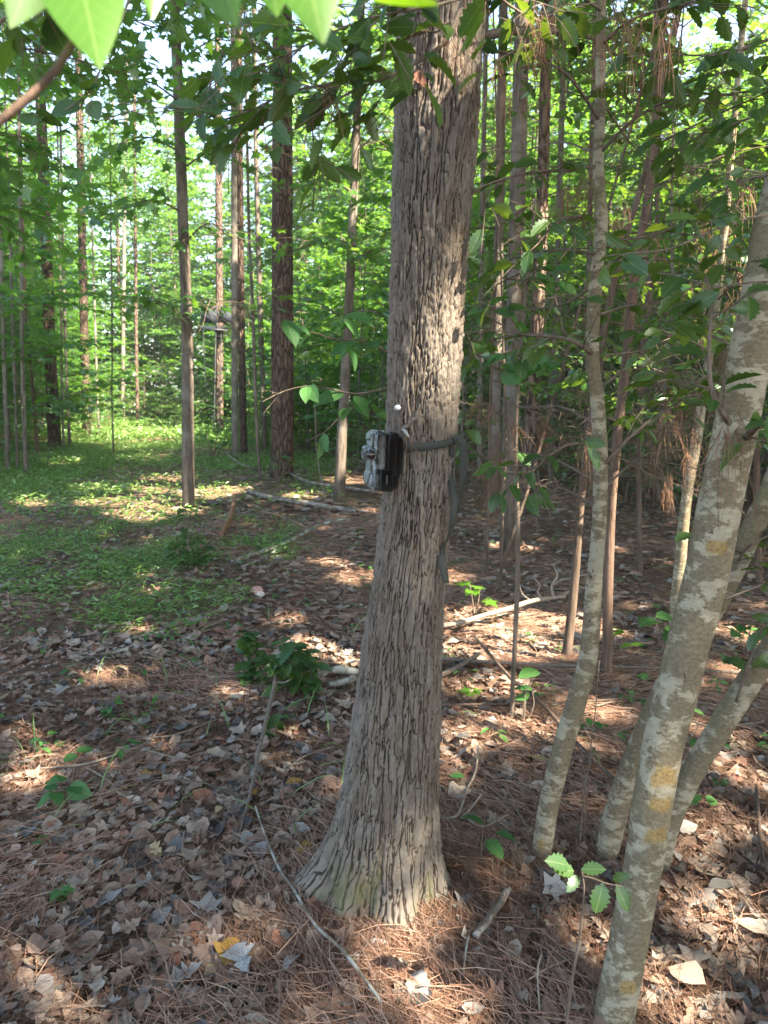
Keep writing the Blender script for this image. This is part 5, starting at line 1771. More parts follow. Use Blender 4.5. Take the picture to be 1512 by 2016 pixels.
f1_, b1_ = 28.7, 29.9
sk = panel('skirt', [loc(396, 635, f1_), loc(427, 635, f1_), loc(427, 611, f1_), loc(396, 609, f1_)], .03, 'skirt')
panel('skirt', [loc(428.5, 635, f1_), loc(459, 634, f1_), loc(459, 612, f1_), loc(428.5, 611, f1_)], .03, 'skirt')
panel('skirt', [loc(459, 632, f1_), loc(460, 628, b1_), loc(459, 606, b1_), loc(458, 614, f1_)], .02, 'skirt')
panel('back_panel', [loc(416, 613, b1_), loc(459, 613, b1_), loc(459, 603, b1_), loc(416, 603, b1_)], .03, 'skirt')
bar('shooting_rail', loc(396, 611.5, f1_), loc(459, 614.5, f1_), .025)
bar('lower_rail', loc(394, 634, f1_), loc(459, 634, f1_), .03)
pl = panel('platform', [loc(389, 648, f1_), loc(448, 652, f1_), loc(450, 646, b1_), loc(395, 643, b1_)], .05, 'stand')
for a, b in (((396, 612), (391, 648)), ((456, 614), (453, 650))):
    bar('side_post', loc(*a, f1_), loc(*b, f1_), .018)
bar('seat_post', loc(427, 634, f1_ + .5), loc(427, 650, f1_ + .5), .03)
bar('brace', loc(418, 634, f1_), loc(430, 648, b1_), .015); bar('brace', loc(446, 634, f1_), loc(432, 648, b1_), .015)
yb = 27.6
lad0, lad1 = loc(425, 648, 28.8), loc(420, 838, yb)
ra0, ra1 = loc(436, 650, 28.8), loc(431, 838, yb)
for v in (lad1, ra1):
    v[2] = float(gz(v[0] + TS[0], v[1] + TS[1])) - gb
bar('ladder_rail', lad0, lad1, .02); bar('ladder_rail', ra0, ra1, .02)
for t in np.linspace(.06, .95, 11):
    bar('rung', lad0 * (1 - t) + lad1 * t, ra0 * (1 - t) + ra1 * t, .013)
bar('support_leg', loc(400, 648, f1_), (lad1 * .3 + loc(402, 800, f1_) * .7), .012)

# ------------------------------------------------------------------ sticks and logs on the floor
def ground_stick(name, label, cat, px_pts, mat, lifts=None, sides=(), ns=10, wob=0.10, cut=True, D=None, partname='branchlet'):
    pts, rad = [], []
    for i, (px, py, w) in enumerate(px_pts):
        lf = 0.0 if lifts is None else lifts[i]
        p = G(px, py, lf)
        r = w * .43 * mpp(px, py, p[1])
        p = p + np.array([0, 0, r * 0.5 + 0.024])
        pts.append(p); rad.append(r)
    b = pts[0].copy()
    o = thing(name, label, cat, b)
    g_ = Geo(); V, L, T, _, _ = tube(np.array(pts) - b, rad, ns, 0.02, wob, 14, len(label)); g_.add(V, L, T)
    g_.build('stem', M[mat], o)
    for s_ in sides:
        q, r = [], []
        for (px, py, w, lf) in s_:
            p = G(px, py, lf); r.append(w * .5 * mpp(px, py, p[1])); q.append(p + [0, 0, 0.024])
        g_ = Geo(); V, L, T, _, _ = tube(np.array(q) - b, r, 6, 0.02, wob, 20, 3); g_.add(V, L, T)
        g_.build(partname, M[mat], o)
    return o


ground_stick('fallen_log', 'pale peeling log lying between the dark pine and the oak', 'log', [(488, 972, 9), (530, 985, 12), (575, 992, 13), (640, 1003, 12), (702, 1012, 9)], 'birch')
ground_stick('fallen_branch', 'long grey fallen branch propped up at its far end left of the oak', 'branch', [(455, 1112, 9), (505, 1096, 9), (570, 1072, 9), (620, 1044, 9), (665, 1030, 8), (690, 1028, 6)], 'lichenstick',
             [0, .02, .05, .10, .12, .12], [[(473, 1122, 4, 0), (515, 1105, 4, .01), (540, 1090, 4, .02), (557, 1074, 4, .05)]])
ground_stick('dry_stick', 'slender dry stick leaning from the small holly shrub down to the litter', 'stick', [(548, 1325, 11), (536, 1380, 9), (522, 1440, 9), (508, 1500, 8), (492, 1580, 7), (472, 1655, 5)], 'stick', [.10, .08, .06, .04, .02, 0],
             [[(541, 1352, 5, .09), (562, 1352, 4, .10), (572, 1345, 3, .12)]])
ground_stick('gnarled_log', 'gnarled mossy log twisting out from behind the oak', 'log', [(615, 1350, 12), (640, 1335, 15), (668, 1329, 16), (712, 1336, 16), (760, 1340, 14)], 'lichenstick', [0, .02, .04, .02, 0],
             [[(648, 1358, 14, .0), (680, 1350, 16, .0), (712, 1342, 16, 0), (760, 1340, 12, 0)], [(655, 1330, 6, .05), (680, 1316, 5, .06), (712, 1306, 4, .06)]], partname='root_fork')
ground_stick('rotten_stick', 'broken rust brown rotten stick standing askew on the path edge', 'stick', [(436, 1058, 10), (448, 1035, 12), (457, 1012, 11), (461, 988, 7)], 'rotten', [0, .05, .10, .16], wob=0.25)
ground_stick('dark_vine', 'thin dark arched vine on the litter left of the oak', 'vine', [(258, 1585, 3), (300, 1558, 4), (345, 1547, 4), (400, 1553, 4), (445, 1570, 4), (484, 1590, 3)], 'darkstick', [0, .02, .03, .03, .02, 0])
ground_stick('pale_twig', 'long pale twig lying across the litter at the left', 'twig', [(75, 1524, 3), (160, 1517, 5), (220, 1500, 5), (290, 1472, 4), (318, 1440, 3)], 'palestick', [.01] * 5,
             [[(285, 1486, 4, .01), (330, 1498, 3, .01), (370, 1508, 3, .01)], [(172, 1522, 4, .01), (195, 1535, 4, .01), (220, 1552, 3, .01)]])
ground_stick('long_twig', 'long thin lichened stick curving from the litter to the lower edge', 'twig', [(503, 1600, 4), (520, 1650, 5), (548, 1720, 6), (580, 1768, 7), (622, 1838, 8), (672, 1885, 9), (715, 1940, 8), (752, 1992, 6)], 'lichenstick', [.02] * 8)
ground_stick('snapped_stick', 'short thick pale stick snapped at both ends right of the oak', 'stick', [(1000, 1766, 15), (985, 1795, 16), (962, 1825, 17), (936, 1862, 18)], 'birch', [.015] * 4)
ground_stick('forked_twig', 'pale forked twig on the litter right of the oak', 'twig', [(942, 1480, 4), (936, 1530, 5), (918, 1570, 5), (900, 1618, 6), (870, 1625, 5)], 'palestick', [.03, .03, .02, .02, .01],
             [[(948, 1575, 4, .02), (925, 1605, 5, .02), (908, 1622, 5, .02)], [(918, 1622, 4, .02), (950, 1640, 3, .02), (1000, 1615, 3, .02)]])
ground_stick('fallen_branch', 'sunlit pale branch with broken white spurs right of the oak', 'branch', [(866, 1242, 11), (905, 1235, 12), (950, 1221, 10), (1000, 1208, 12), (1050, 1191, 10), (1112, 1182, 8)], 'palestick', [.02, .04, .05, .07, .08, .08],
             [[(1070, 1189, 5, .08), (1058, 1172, 4, .13), (1063, 1158, 3, .17), (1048, 1142, 2.5, .23)], [(1090, 1186, 6, .08), (1086, 1160, 5, .16), (1097, 1140, 4, .23), (1091, 1122, 3, .29)], [(1088, 1158, 3.5, .17), (1108, 1146, 3, .2), (1120, 1148, 2, .2)],
              [(1050, 1192, 4, .08), (1030, 1178, 3, .11), (1022, 1158, 2, .17)], [(1100, 1182, 5, .08), (1122, 1168, 4, .12), (1138, 1142, 3, .2), (1160, 1136, 2, .22)], [(1010, 1203, 4, .07), (1020, 1216, 3, .05), (1014, 1235, 2, .02)]], partname='broken_spur')
ground_stick('fallen_pole', 'thin grey pole lying level across the floor behind the hollies', 'pole', [(868, 1306, 8), (960, 1313, 8), (1100, 1319, 7), (1300, 1325, 7), (1500, 1336, 6)], 'stick', [.03, .02, .03, .01, .02],
             [[(866, 1338, 12, .02), (900, 1322, 10, .03), (950, 1290, 7, .05)]])
ground_stick('fallen_pole', 'dark thin pole crossing the sunlit needles right of the oak', 'pole', [(866, 1398, 6), (990, 1396, 6), (1130, 1392, 6), (1260, 1384, 5)], 'darkstick', [.03] * 4)
ground_stick('fallen_stick', 'dark slanting stick running down behind the slim holly', 'stick', [(935, 1262, 6), (1005, 1345, 8), (1065, 1395, 9), (1130, 1470, 10), (1190, 1530, 10), (1245, 1582, 9)], 'darkstick', [.10, .08, .05, .03, .02, .01])
ground_stick('fallen_stick', 'dark bent stick at the right edge of the litter', 'stick', [(1488, 1560, 8), (1492, 1620, 9), (1497, 1680, 9), (1508, 1730, 7)], 'darkstick', [.02] * 4)
ground_stick('fallen_log', 'weathered log behind the dark red-footed pine', 'log', [(540, 918, 4), (600, 950, 6), (650, 960, 7), (735, 972, 6)], 'birch', [.03] * 4)
ground_stick('fallen_branch', 'bleached crooked branch lying beyond the dark pine', 'branch', [(442, 893, 3), (470, 915, 6), (500, 925, 6)], 'birch', [.12, .05, .02])
ground_stick('thin_twig', 'thin white twig standing in the lower right litter', 'twig', [(1062, 2010, 4), (1058, 1930, 4), (1066, 1895, 3)], 'palestick', [.0, .05, .09])
ground_stick('thin_twig', 'straight grey twig lying below the snapped stick', 'twig', [(912, 1930, 4), (918, 1880, 5), (925, 1850, 4)], 'lichenstick', [.01, .02, .02])
for lab, spec in [('thin bare twig on the needles left of the oak root', [(560, 1530, 3), (600, 1500, 4), (660, 1480, 3)]),
                  ('fine dark twig in the litter before the small shrub', [(270, 1460, 3), (340, 1458, 4), (430, 1425, 3)]),
                  ('thin grey twig left of the yellow cream leaf', [(140, 1640, 3), (175, 1600, 3), (168, 1560, 2)]),
                  ('thin twig between the slim holly and the oak foot', [(960, 1560, 3), (1010, 1600, 4), (1040, 1645, 3)]),
                  ('bare twig crossing the sunlit floor at the right', [(1340, 1420, 4), (1400, 1440, 4), (1500, 1432, 3)]),
                  ('fallen twig behind the lichened hollies', [(1170, 1400, 5), (1250, 1385, 5), (1400, 1395, 4)]),
                  ('long fallen twig left of the pale peeling log', [(330, 930, 2.5), (360, 915, 3), (420, 905, 2.5)])]:
    ground_stick('fallen_twig', lab, 'twig', spec, 'stick', [.02] * len(spec))

# mushrooms on the path edge
mb = G(505, 1178)
mu = thing('mushroom', 'pale pinkish mushroom clump on the litter beyond the small shrub', 'mushroom', mb)
for (dx, dz, r, mt) in ((0, .055, .050, 'mush'), (.035, .035, .034, 'mushpale')):
    g_ = Geo()
    prof = [(r * 1.0, 0.0), (r * .96, r * .25), (r * .7, r * .55), (r * .3, r * .7), (.001, r * .73)]
    a_ = np.linspace(0, 2 * math.pi, 18, endpoint=False)
    V = np.array([[dx + q * math.cos(t) * (1 + .08 * math.sin(3 * t)), -dx + q * math.sin(t), dz + z_ + .006 * math.sin(2 * t)] for q, z_ in prof for t in a_])
    idx = np.arange(len(V)).reshape(len(prof), 18); nx_ = np.roll(idx, -1, 1)
    Q_ = np.stack([idx[:-1], nx_[:-1], nx_[1:], idx[1:]], -1).reshape(-1, 4)
    g_.add(V, np.concatenate([Q_.ravel(), idx[0][::-1]]), np.concatenate([np.full(len(Q_), 4), [18]]))
    g_.build('cap', M[mt], mu)
    g_ = Geo(); V, L, T, _, _ = tube(np.array([[dx, -dx, -.02], [dx, -dx, dz + .01]]), [.014, .010], 10, .02); g_.add(V, L, T); g_.build('stalk', M['mushpale'], mu)

# ------------------------------------------------------------------ near hollies, overhanging branches, small plants
HOLLY = [leaf_tpl(*shape('holly', 12), fold=f, droop=d_, curl=c_, twist=t_) for f, d_, c_, t_ in ((.25, .2, 0, .2), (.4, .3, .04, -.3), (.15, .1, -.05, .4), (.5, .25, .02, 0))]
BROAD = [leaf_tpl(*shape('broad', 12), fold=f, droop=d_, curl=0.02, twist=t_) for f, d_, t_ in ((.2, .25, .2), (.1, .15, -.3), (.3, .3, 0))]
TULIP = [leaf_tpl(*shape('tulip', 16), fold=f, droop=d_, curl=0.02, twist=t_) for f, d_, t_ in ((.12, .0, .15), (.1, .02, -.2), (.15, .0, 0))]
OVAL = [leaf_tpl(*shape('oval', 6), fold=f, droop=d_, curl=0.02, twist=t_) for f, d_, t_ in ((.3, .25, .2), (.2, .4, -.3), (.4, .2, 0))]
_lm = {}


def leaf_mesh(fam, i, mat):
    key = (fam, i, mat)
    if key not in _lm:
        T_ = {'tulip': TULIP, 'holly': HOLLY, 'broad': BROAD, 'oval': OVAL, 'star': [STAR]}[fam][i]
        meshes = []
        for q in range(3):
            g_ = Geo(); scatter(g_, T_, np.eye(3)[None], np.zeros((1, 3)), np.array([0.1 + 0.35 * q]))
            meshes.append(g_.mesh('leaf', M[mat], True))
        _lm[key] = meshes
    return _lm[key]


nr_ = np.random.default_rng(99)


def add_leaves(parent, origin, lp, lh, ln, size, fam, mat, solo=True, thin=0.0):
    """leaves on a branch: each its own object, or one mass"""
    if len(lp) == 0:
        return
    k = lit_keep(lp, -0.02)
    # keep the space right in front of the lens open
    k &= np.linalg.norm(lp - CAMP, axis=1) > 0.7
    lp, lh, ln = lp[k], lh[k], ln[k]
    n = len(lp)
    if n == 0:
        return
    s = size * nr_.uniform(0.65, 1.2, n)
    Bm = basis(lh, ln, s)
    fams = {'holly': 4, 'broad': 3, 'oval': 3, 'star': 1}[fam]
    if solo:
        for j in range(n):
            o = link('leaf', leaf_mesh(fam, int(nr_.integers(0, fams)), mat)[int(nr_.integers(0, 3))], parent)
            set_mat(o, Bm[j], lp[j] - origin)
    else:
        g_ = Geo()
        T_ = {'tulip': TULIP, 'holly': HOLLY, 'broad': BROAD, 'oval': OVAL, 'star': [STAR]}[fam]
        w_ = nr_.integers(0, fams, n)
        for q in range(fams):
            s_ = w_ == q
            scatter(g_, T_[q], Bm[s_], lp[s_] - origin, nr_.random(s_.sum()))
        kind(g_.build('foliage', M[mat], parent, True), 'stuff')


def branch_along(g, pts, r0, r1, ntw, twl, leaf, dens, droop=0.35, flat=0.6, t0=0.15, sub=2):
    """branch along given points with side twigs (and their own spurs); returns tubes and leaves"""
    pts = np.asarray(pts, float)
    p, _ = spline(pts, np.ones(len(pts)), 0.05)
    L_ = np.linalg.norm(np.diff(p, axis=0), axis=1).sum()
    tubes = [(p[::2] if len(p) > 6 else p, None)]
    q = tubes[0][0]
    tubes = [(q, np.linspace(r0, r1, len(q)))]
    lp, lh, ln = [], [], []

    def leaves_on(q, n):
        for a in range(n):
            f = min(0.1 + 0.9 * (a + g.random() * .6) / n, .999) * (len(q) - 1)
            i = int(f); f -= i
            b = q[i] * (1 - f) + q[i + 1] * f
            ax = unit(q[i + 1] - q[i])
            sd = unit(np.cross(ax, [0, 0, 1.0]) + 1e-6) * (1 if a % 2 else -1)
            lp.append(b); lh.append(unit(ax * g.uniform(.3, 1) + sd * g.uniform(.4, 1) + np.array([0, 0, g.uniform(-.7, .1)])))
            ln.append(unit(np.array([0, 0, 1.0]) + g.normal(0, flat, 3)))

    for j in range(ntw):
        t = t0 + (1 - t0) * (j + g.random() * .7) / ntw
        f = min(t, .999) * (len(p) - 1); i = int(f)
        b = p[i]; ax = unit(p[min(i + 1, len(p) - 1)] - p[max(i - 1, 0)])
        sd = unit(np.cross(ax, [0, 0, 1.0]) + 1e-6) * (1 if j % 2 else -1)
        d = unit(ax * g.uniform(.3, 1) + sd * g.uniform(.2, 1) + np.array([0, 0, g.uniform(-.35, .35)]))
        tl = twl * g.uniform(.5, 1.3)
        qq = [b]
        for _ in range(3):
            d = unit(d + np.array([0, 0, -droop * .15]) + g.normal(0, .14, 3)); qq.append(qq[-1] + d * tl / 3)
        qq = np.array(qq)
        rr = max(r1 * 0.9, r0 * .3)
        tubes.append((qq, np.linspace(rr, rr * .4, 4)))
        if dens > 0:
            leaves_on(qq, max(1, int(tl / leaf * dens)))
        for _ in range(sub):
            i2 = int(g.integers(1, 3)); d2 = unit(unit(qq[i2 + 1] - qq[i2]) + g.normal(0, .7, 3))
            q3 = np.array([qq[i2], qq[i2] + d2 * tl * .25, qq[i2] + (d2 + [0, 0, -.15]) * tl * .5])
            tubes.append((q3, np.array([rr * .5, rr * .35, rr * .2])))
            if dens > 0:
                leaves_on(q3, max(1, int(tl * .5 / leaf * dens)))
    if not lp:
        return tubes, (np.zeros((0, 3)),) * 3
    return tubes, (np.array(lp), np.array(lh), np.array(ln))


def add_branch(root, origin, px, rpx, ntw, twl, leaf, dens, fam, mat, wood, solo, seed, flat=0.6, name='branch', droop=0.35, t0=.15, sub=2):
    g = np.random.default_rng(seed)
    pts = np.array([P(*q) for q in px])
    m0 = mpp(*px[0])
    tubes, (lp, lh, ln) = branch_along(g, pts, rpx * .5 * m0, max(rpx * .16 * m0, .0012), ntw, twl, leaf, dens, droop, flat, t0, sub)
    g_ = Geo()
    for q, r in tubes:
        V, L, T, _, _ = tube(q - origin, np.maximum(r, .0009), 6, .05, 0.08, 20, seed)
        g_.add(V, L, T)
    b = g_.build(name, M[wood], root)
    add_leaves(b, origin, lp, lh, ln, leaf, fam, mat, solo)
    return b


def holly(name, label, spec, ns, step, height, lean=None, ochre=(), wob=.05, flare=1.15):
    pts, rad = stem(spec)
    if height:
        pts, rad = up_to(pts, rad, height, .6, lean)
    pts, rad, b = base_down(pts, rad, flare)
    t = thing(name, label, 'tree', b)
    g_ = Geo(); V, L, T, TH, SS = tube(pts - b, rad, ns, step, wob, 9, len(label))
    oc = np.zeros(len(V))
    W = V + b
    wv_ = (fbm(W[:, 0] * 40, W[:, 1] * 40, W[:, 2] * 40, seed=3, oct=3) - .5)
    for (px, py, D, half_h, half_w) in ochre:
        c = P(px, py, D)
        dz_ = np.abs(W[:, 2] - c[2]) / half_h; dx_ = np.abs(W[:, 0] - c[0]) / half_w
        e = np.maximum(dz_, dx_) if half_w > .05 else np.hypot(dz_, dx_)
        oc = np.maximum(oc, np.clip((1.0 - e + wv_ * 1.1) * 5, 0, 1) * (W[:, 1] < c[1] + .02))
    g_.add(V, L, T, ochre=oc)
    g_.build('trunk', M['holly_bark'], t)
    return t, b


H1, H1o = holly('holly_tree', 'thick leaning lichen-blotched holly trunk with ochre patches, nearest at the right',
                [(1192, 2075, 80, 1.60), (1222, 1930, 76.3, 1.63), (1248, 1800, 73.5, 1.66), (1270, 1680, 72.5, 1.68), (1288, 1560, 74.4, 1.70), (1314, 1430, 78.1, 1.72), (1350, 1290, 80, 1.73), (1388, 1140, 81.8, 1.74), (1420, 980, 81.8, 1.75), (1450, 830, 81.8, 1.76), (1480, 680, 80.9, 1.77), (1514, 520, 80, 1.78), (1548, 350, 76.3, 1.8)],
                48, .008, 5.5, (0.25, 0.05, 1), [(1282, 1535, 1.65, .026, .2), (1276, 1590, 1.64, .019, .2), (1270, 1655, 1.63, .020, .2), (1412, 1080, 1.69, .017, .024), (1382, 1012, 1.69, .018, .024), (1392, 888, 1.70, .02, .02), (1240, 1950, 1.58, .02, .022), (1180, 2010, 1.55, .03, .02)])
H2, H2o = holly('holly_tree', 'slim crooked lichened holly between the oak and the thick holly',
                [(1060, 1702, 39.1, 2.28), (1078, 1600, 39.1, 2.27), (1100, 1500, 40, 2.26), (1132, 1390, 39.1, 2.25), (1158, 1290, 35.3, 2.24), (1170, 1150, 31.6, 2.24), (1180, 1020, 27.9, 2.24), (1182, 900, 28.8, 2.24), (1176, 790, 27, 2.24), (1166, 700, 26, 2.24), (1172, 560, 25.1, 2.23), (1184, 440, 23.2, 2.22), (1178, 330, 21.4, 2.21), (1182, 200, 20.5, 2.2), (1184, 0, 17.7, 2.18), (1186, -120, 15.8, 2.17)],
                30, .012, 4.6, None, [(1064, 1660, 2.25, .02, .012)], .07)
H3, H3o = holly('holly_tree', 'slanting lichened holly stem crossing behind the thick holly',
                [(1188, 1702, 46.5, 2.27), (1208, 1620, 44.6, 2.26), (1236, 1530, 43.7, 2.25), (1270, 1440, 42.8, 2.2), (1335, 1310, 42.8, 2.12), (1402, 1200, 42.8, 2.06), (1440, 1130, 42.8, 2.02), (1490, 1020, 40.9, 1.98), (1550, 880, 39.1, 1.95)], 28, .012, 4.2, (.3, .1, 1), (), .06)
H4, H4o = holly('holly_tree', 'lichened holly stem leaning out to the right edge beside the thick holly',
                [(1288, 1732, 40.9, 2.20), (1322, 1610, 40.9, 2.19), (1370, 1510, 42.8, 2.18), (1420, 1430, 44.6, 2.17), (1470, 1350, 46.5, 2.15), (1525, 1270, 46.5, 2.13), (1590, 1170, 44.6, 2.1)], 28, .012, 3.6, (.4, .1, 1), (), .06)

seed = 500
for px, rp, ntw, twl, dens in [
    ([(1175, 327, 2.21), (1120, 335, 2.15), (1060, 338, 2.1), (990, 352, 2.05), (930, 376, 2.0)], 9, 8, .24, .6),
    ([(1172, 430, 2.2), (1112, 430, 2.1), (1075, 460, 2.0), (1045, 500, 1.95)], 9, 6, .22, .5),
    ([(1170, 500, 2.2), (1090, 492, 2.3), (1010, 508, 2.4), (925, 546, 2.5)], 7, 7, .26, .5),
    ([(1165, 695, 2.22), (1130, 672, 2.2), (1060, 660, 2.25), (980, 666, 2.3), (905, 692, 2.4)], 10, 8, .26, .45),
    ([(1166, 872, 2.23), (1115, 876, 2.2), (1075, 902, 2.15), (1040, 930, 2.1), (985, 926, 2.1)], 8, 8, .22, .25),
    ([(1192, 912, 2.22), (1250, 852, 2.25), (1320, 800, 2.3), (1390, 770, 2.3)], 8, 8, .25, .5),
    ([(1180, 480, 2.22), (1240, 470, 2.25), (1290, 462, 2.3), (1360, 440, 2.35)], 7, 7, .24, .6),
    ([(1182, 300, 2.2), (1260, 225, 2.15), (1350, 188, 2.1), (1450, 158, 2.1)], 8, 9, .26, .6),
    ([(1182, 240, 2.2), (1120, 150, 2.1), (1060, 118, 2.0), (980, 100, 1.95)], 8, 9, .26, .65),
    ([(1184, 90, 2.19), (1240, 40, 2.1), (1330, 10, 2.1), (1420, -10, 2.0)], 7, 8, .26, .7),
    ([(1178, 620, 2.22), (1250, 600, 2.4), (1340, 610, 2.5), (1420, 590, 2.5)], 6, 8, .26, .4),
    ([(1183, 20, 2.18), (1120, -20, 2.0), (1040, -40, 1.9), (960, -20, 1.8)], 7, 8, .28, .7),
]:
    add_branch(H2, H2o, px, rp, ntw, twl, .068, dens, 'holly', 'leaf_holly', 'twig', seed < 509, seed)
    seed += 1
# bare brushy twigs behind
for px in ([(1160, 940, 2.5), (1080, 900, 2.9), (1000, 890, 3.1), (930, 905, 3.3)], [(1190, 960, 2.6), (1260, 900, 2.9), (1330, 880, 3.1)], [(1165, 830, 2.4), (1100, 800, 2.8), (1020, 800, 3.1), (940, 760, 3.4)],
           [(1185, 760, 2.4), (1250, 720, 2.8), (1330, 740, 3.2)], [(1180, 1000, 2.5), (1100, 960, 3.0), (1020, 950, 3.3)], [(1190, 820, 2.6), (1280, 850, 3.0), (1360, 840, 3.2)], [(1176, 560, 2.3), (1100, 600, 2.8), (1000, 610, 3.2), (930, 590, 3.5)], [(1180, 700, 2.4), (1260, 690, 2.7), (1350, 660, 3.0), (1440, 690, 3.2)], [(1190, 880, 2.5), (1270, 930, 2.9), (1350, 960, 3.2)], [(1170, 300, 2.3), (1100, 280, 2.6), (1010, 300, 3.0), (940, 280, 3.3)], [(1184, 200, 2.3), (1260, 300, 2.6), (1340, 330, 3.0), (1430, 310, 3.3)]):
    add_branch(H2, H2o, px, 5, 16, .30, .07, 0, 'holly', 'leaf_holly', 'twig', False, seed, name='bare_branch', droop=.5, sub=4)
    seed += 1
for px, rp, ntw, twl, dens in [
    ([(1440, 840, 1.73), (1405, 780, 1.7), (1395, 690, 1.7), (1402, 600, 1.72), (1388, 540, 1.75)], 12, 5, .12, .3),
    ([(1470, 860, 1.7), (1500, 830, 1.6), (1540, 800, 1.55)], 16, 3, .1, .4),
    ([(1560, 420, 1.6), (1470, 430, 1.52), (1400, 455, 1.5), (1320, 490, 1.5), (1240, 498, 1.5), (1190, 505, 1.52)], 6, 5, .13, .75),
    ([(1560, 555, 1.5), (1480, 556, 1.5), (1420, 565, 1.5), (1370, 572, 1.52)], 5, 3, .10, .8),
    ([(1560, 340, 1.7), (1480, 350, 1.75), (1410, 380, 1.8), (1360, 400, 1.85)], 6, 6, .16, .7),
    ([(1560, 200, 1.8), (1480, 230, 1.85), (1400, 260, 1.9), (1300, 270, 2.0)], 7, 8, .22, .7),
    ([(1560, 60, 1.9), (1480, 90, 1.9), (1390, 110, 1.9), (1290, 100, 1.9)], 7, 8, .22, .7),
    ([(1425, 1180, 1.72), (1500, 1150, 1.8), (1560, 1120, 1.9)], 6, 4, .14, .5),
    ([(1470, 700, 1.8), (1400, 660, 2.1), (1320, 640, 2.4), (1240, 560, 2.6)], 6, 8, .24, .35),
    ([(1455, 800, 1.8), (1380, 760, 2.0), (1290, 750, 2.3), (1215, 790, 2.5)], 6, 8, .22, .35),
]:
    add_branch(H1, H1o, px, rp, ntw, twl, .072, dens, 'holly', 'leaf_holly', 'twig', True, seed)
    seed += 1
for root, o_, px in ((H3, H3o, [(1440, 1130, 2.0), (1470, 1080, 1.95), (1540, 1040, 1.9)]), (H4, H4o, [(1450, 1380, 2.13), (1500, 1240, 2.0), (1560, 1200, 1.9)])):
    add_branch(root, o_, px, 7, 4, .16, .07, .6, 'holly', 'leaf_holly', 'twig', True, seed); seed += 1

for lab, zs in (('reddish brown stem passing', (1.5, 3.6, 8)), ('sunlit pale stem between', (1.4, 3.4, 7)), ('dark slanting stem crossing', (1.3, 3.4, 8)), ('thin upright brown stem right', (1.4, 4.2, 9)), ('black-brown pine draped', (1.8, 3.8, 5)),
                ('thin brown stem rising right of the oak, first', (1.2, 3.0, 6)), ('thin brown stem rising right of the oak, second', (1.2, 3.0, 6)), ('leaning brown stem right', (1.3, 3.0, 6)), ('crooked thin stem at the right', (1.2, 4.0, 8))):
    t = next(o for o in COL.objects if o.get('label', '').startswith(lab))
    tm = next(c for c in t.children if c.name.startswith('trunk'))
    base = np.array(t.location)
    co = np.zeros(len(tm.data.vertices) * 3, np.float32); tm.data.vertices.foreach_get('co', co); co = co.reshape(-1, 3) + base
    g = np.random.default_rng(seed)
    for j in range(zs[2]):
        z = zs[0] + (zs[1] - zs[0]) * (j + g.random()) / zs[2]
        near = np.abs(co[:, 2] - z) < 0.35
        st_ = co[near].mean(0) if near.any() else base + [0, 0, z]
        a = g.uniform(0, 6.28)
        ln_ = g.uniform(.6, 1.2)
        tubes, (lp, lh, ln2) = grow(g, st_, (math.cos(a), math.sin(a), g.uniform(-.15, .35)), ln_, .007, .4, 7, .085, .45, .55, .75)
        W = Geo()
        for q, r in tubes:
            V, L, T, _, _ = tube(q - base, np.maximum(r, .0012), 4, .3, cap=False); W.add(V, L, T)
        b = W.build('branch', M['thin'], t)
        k = (lp[:, 1] > 2.6) | (lp[:, 0] > .56 * lp[:, 1] + .3)
        add_leaves(b, base, lp[k], lh[k], ln2[k], .085, 'oval', 'leaf_hollyfar', False)
    seed += 1

# holly branch hanging into the picture from above
o0 = P(925, -60, 1.5)
HB = thing('holly_branch', 'overhanging holly branch with dark spiny leaves crossing the top of the oak', 'branch', o0)
for px, rp, ntw, twl, dens, t0 in [
    ([(925, -60, 1.5), (905, 20, 1.5), (882, 72, 1.48), (840, 112, 1.46), (770, 150, 1.45), (700, 176, 1.45), (640, 214, 1.45), (590, 262, 1.46)], 10, 12, .18, .55, .35),
    ([(840, 60, 1.5), (780, 85, 1.48), (720, 130, 1.46), (650, 165, 1.45), (570, 180, 1.45), (500, 215, 1.46), (440, 235, 1.48)], 8, 14, .2, .55, .1),
    ([(930, -10, 1.5), (860, 10, 1.45), (800, 20, 1.42), (720, 38, 1.4), (640, 70, 1.4), (560, 110, 1.4), (480, 140, 1.42)], 7, 12, .2, .55, .2),
    ([(905, 20, 1.5), (860, 62, 1.5), (800, 55, 1.5), (770, 45, 1.5)], 5, 3, .08, .6, .2),
    ([(925, -60, 1.5), (1000, 10, 1.55), (1060, 40, 1.6), (1130, 60, 1.7)], 7, 8, .16, .7, .2),
    ([(440, 100, 1.6), (420, 150, 1.6), (400, 200, 1.6)], 4, 4, .1, .8, 0),
]:
    add_branch(HB, o0, px, rp, ntw, twl, .066, dens, 'holly', 'leaf_holly', 'twig', True, seed, flat=.55, t0=t0)
    seed += 1
# oak stub limb to the right at the top
ol = thing('dead_limb', 'bare grey limb crossing the gap right of the upper oak trunk', 'branch', P(955, 70, 2.0))
g_ = Geo(); q = np.array([P(948, 72, 2.0), P(1000, 62, 2.0), P(1060, 60, 2.02), P(1110, 62, 2.05), P(1170, 75, 2.1)]) - P(955, 70, 2.0)
V, L, T, _, _ = tube(q, [.012, .010, .009, .008, .005], 10, .02, .1, 20); g_.add(V, L, T); g_.build('limb', M['stick'], ol)

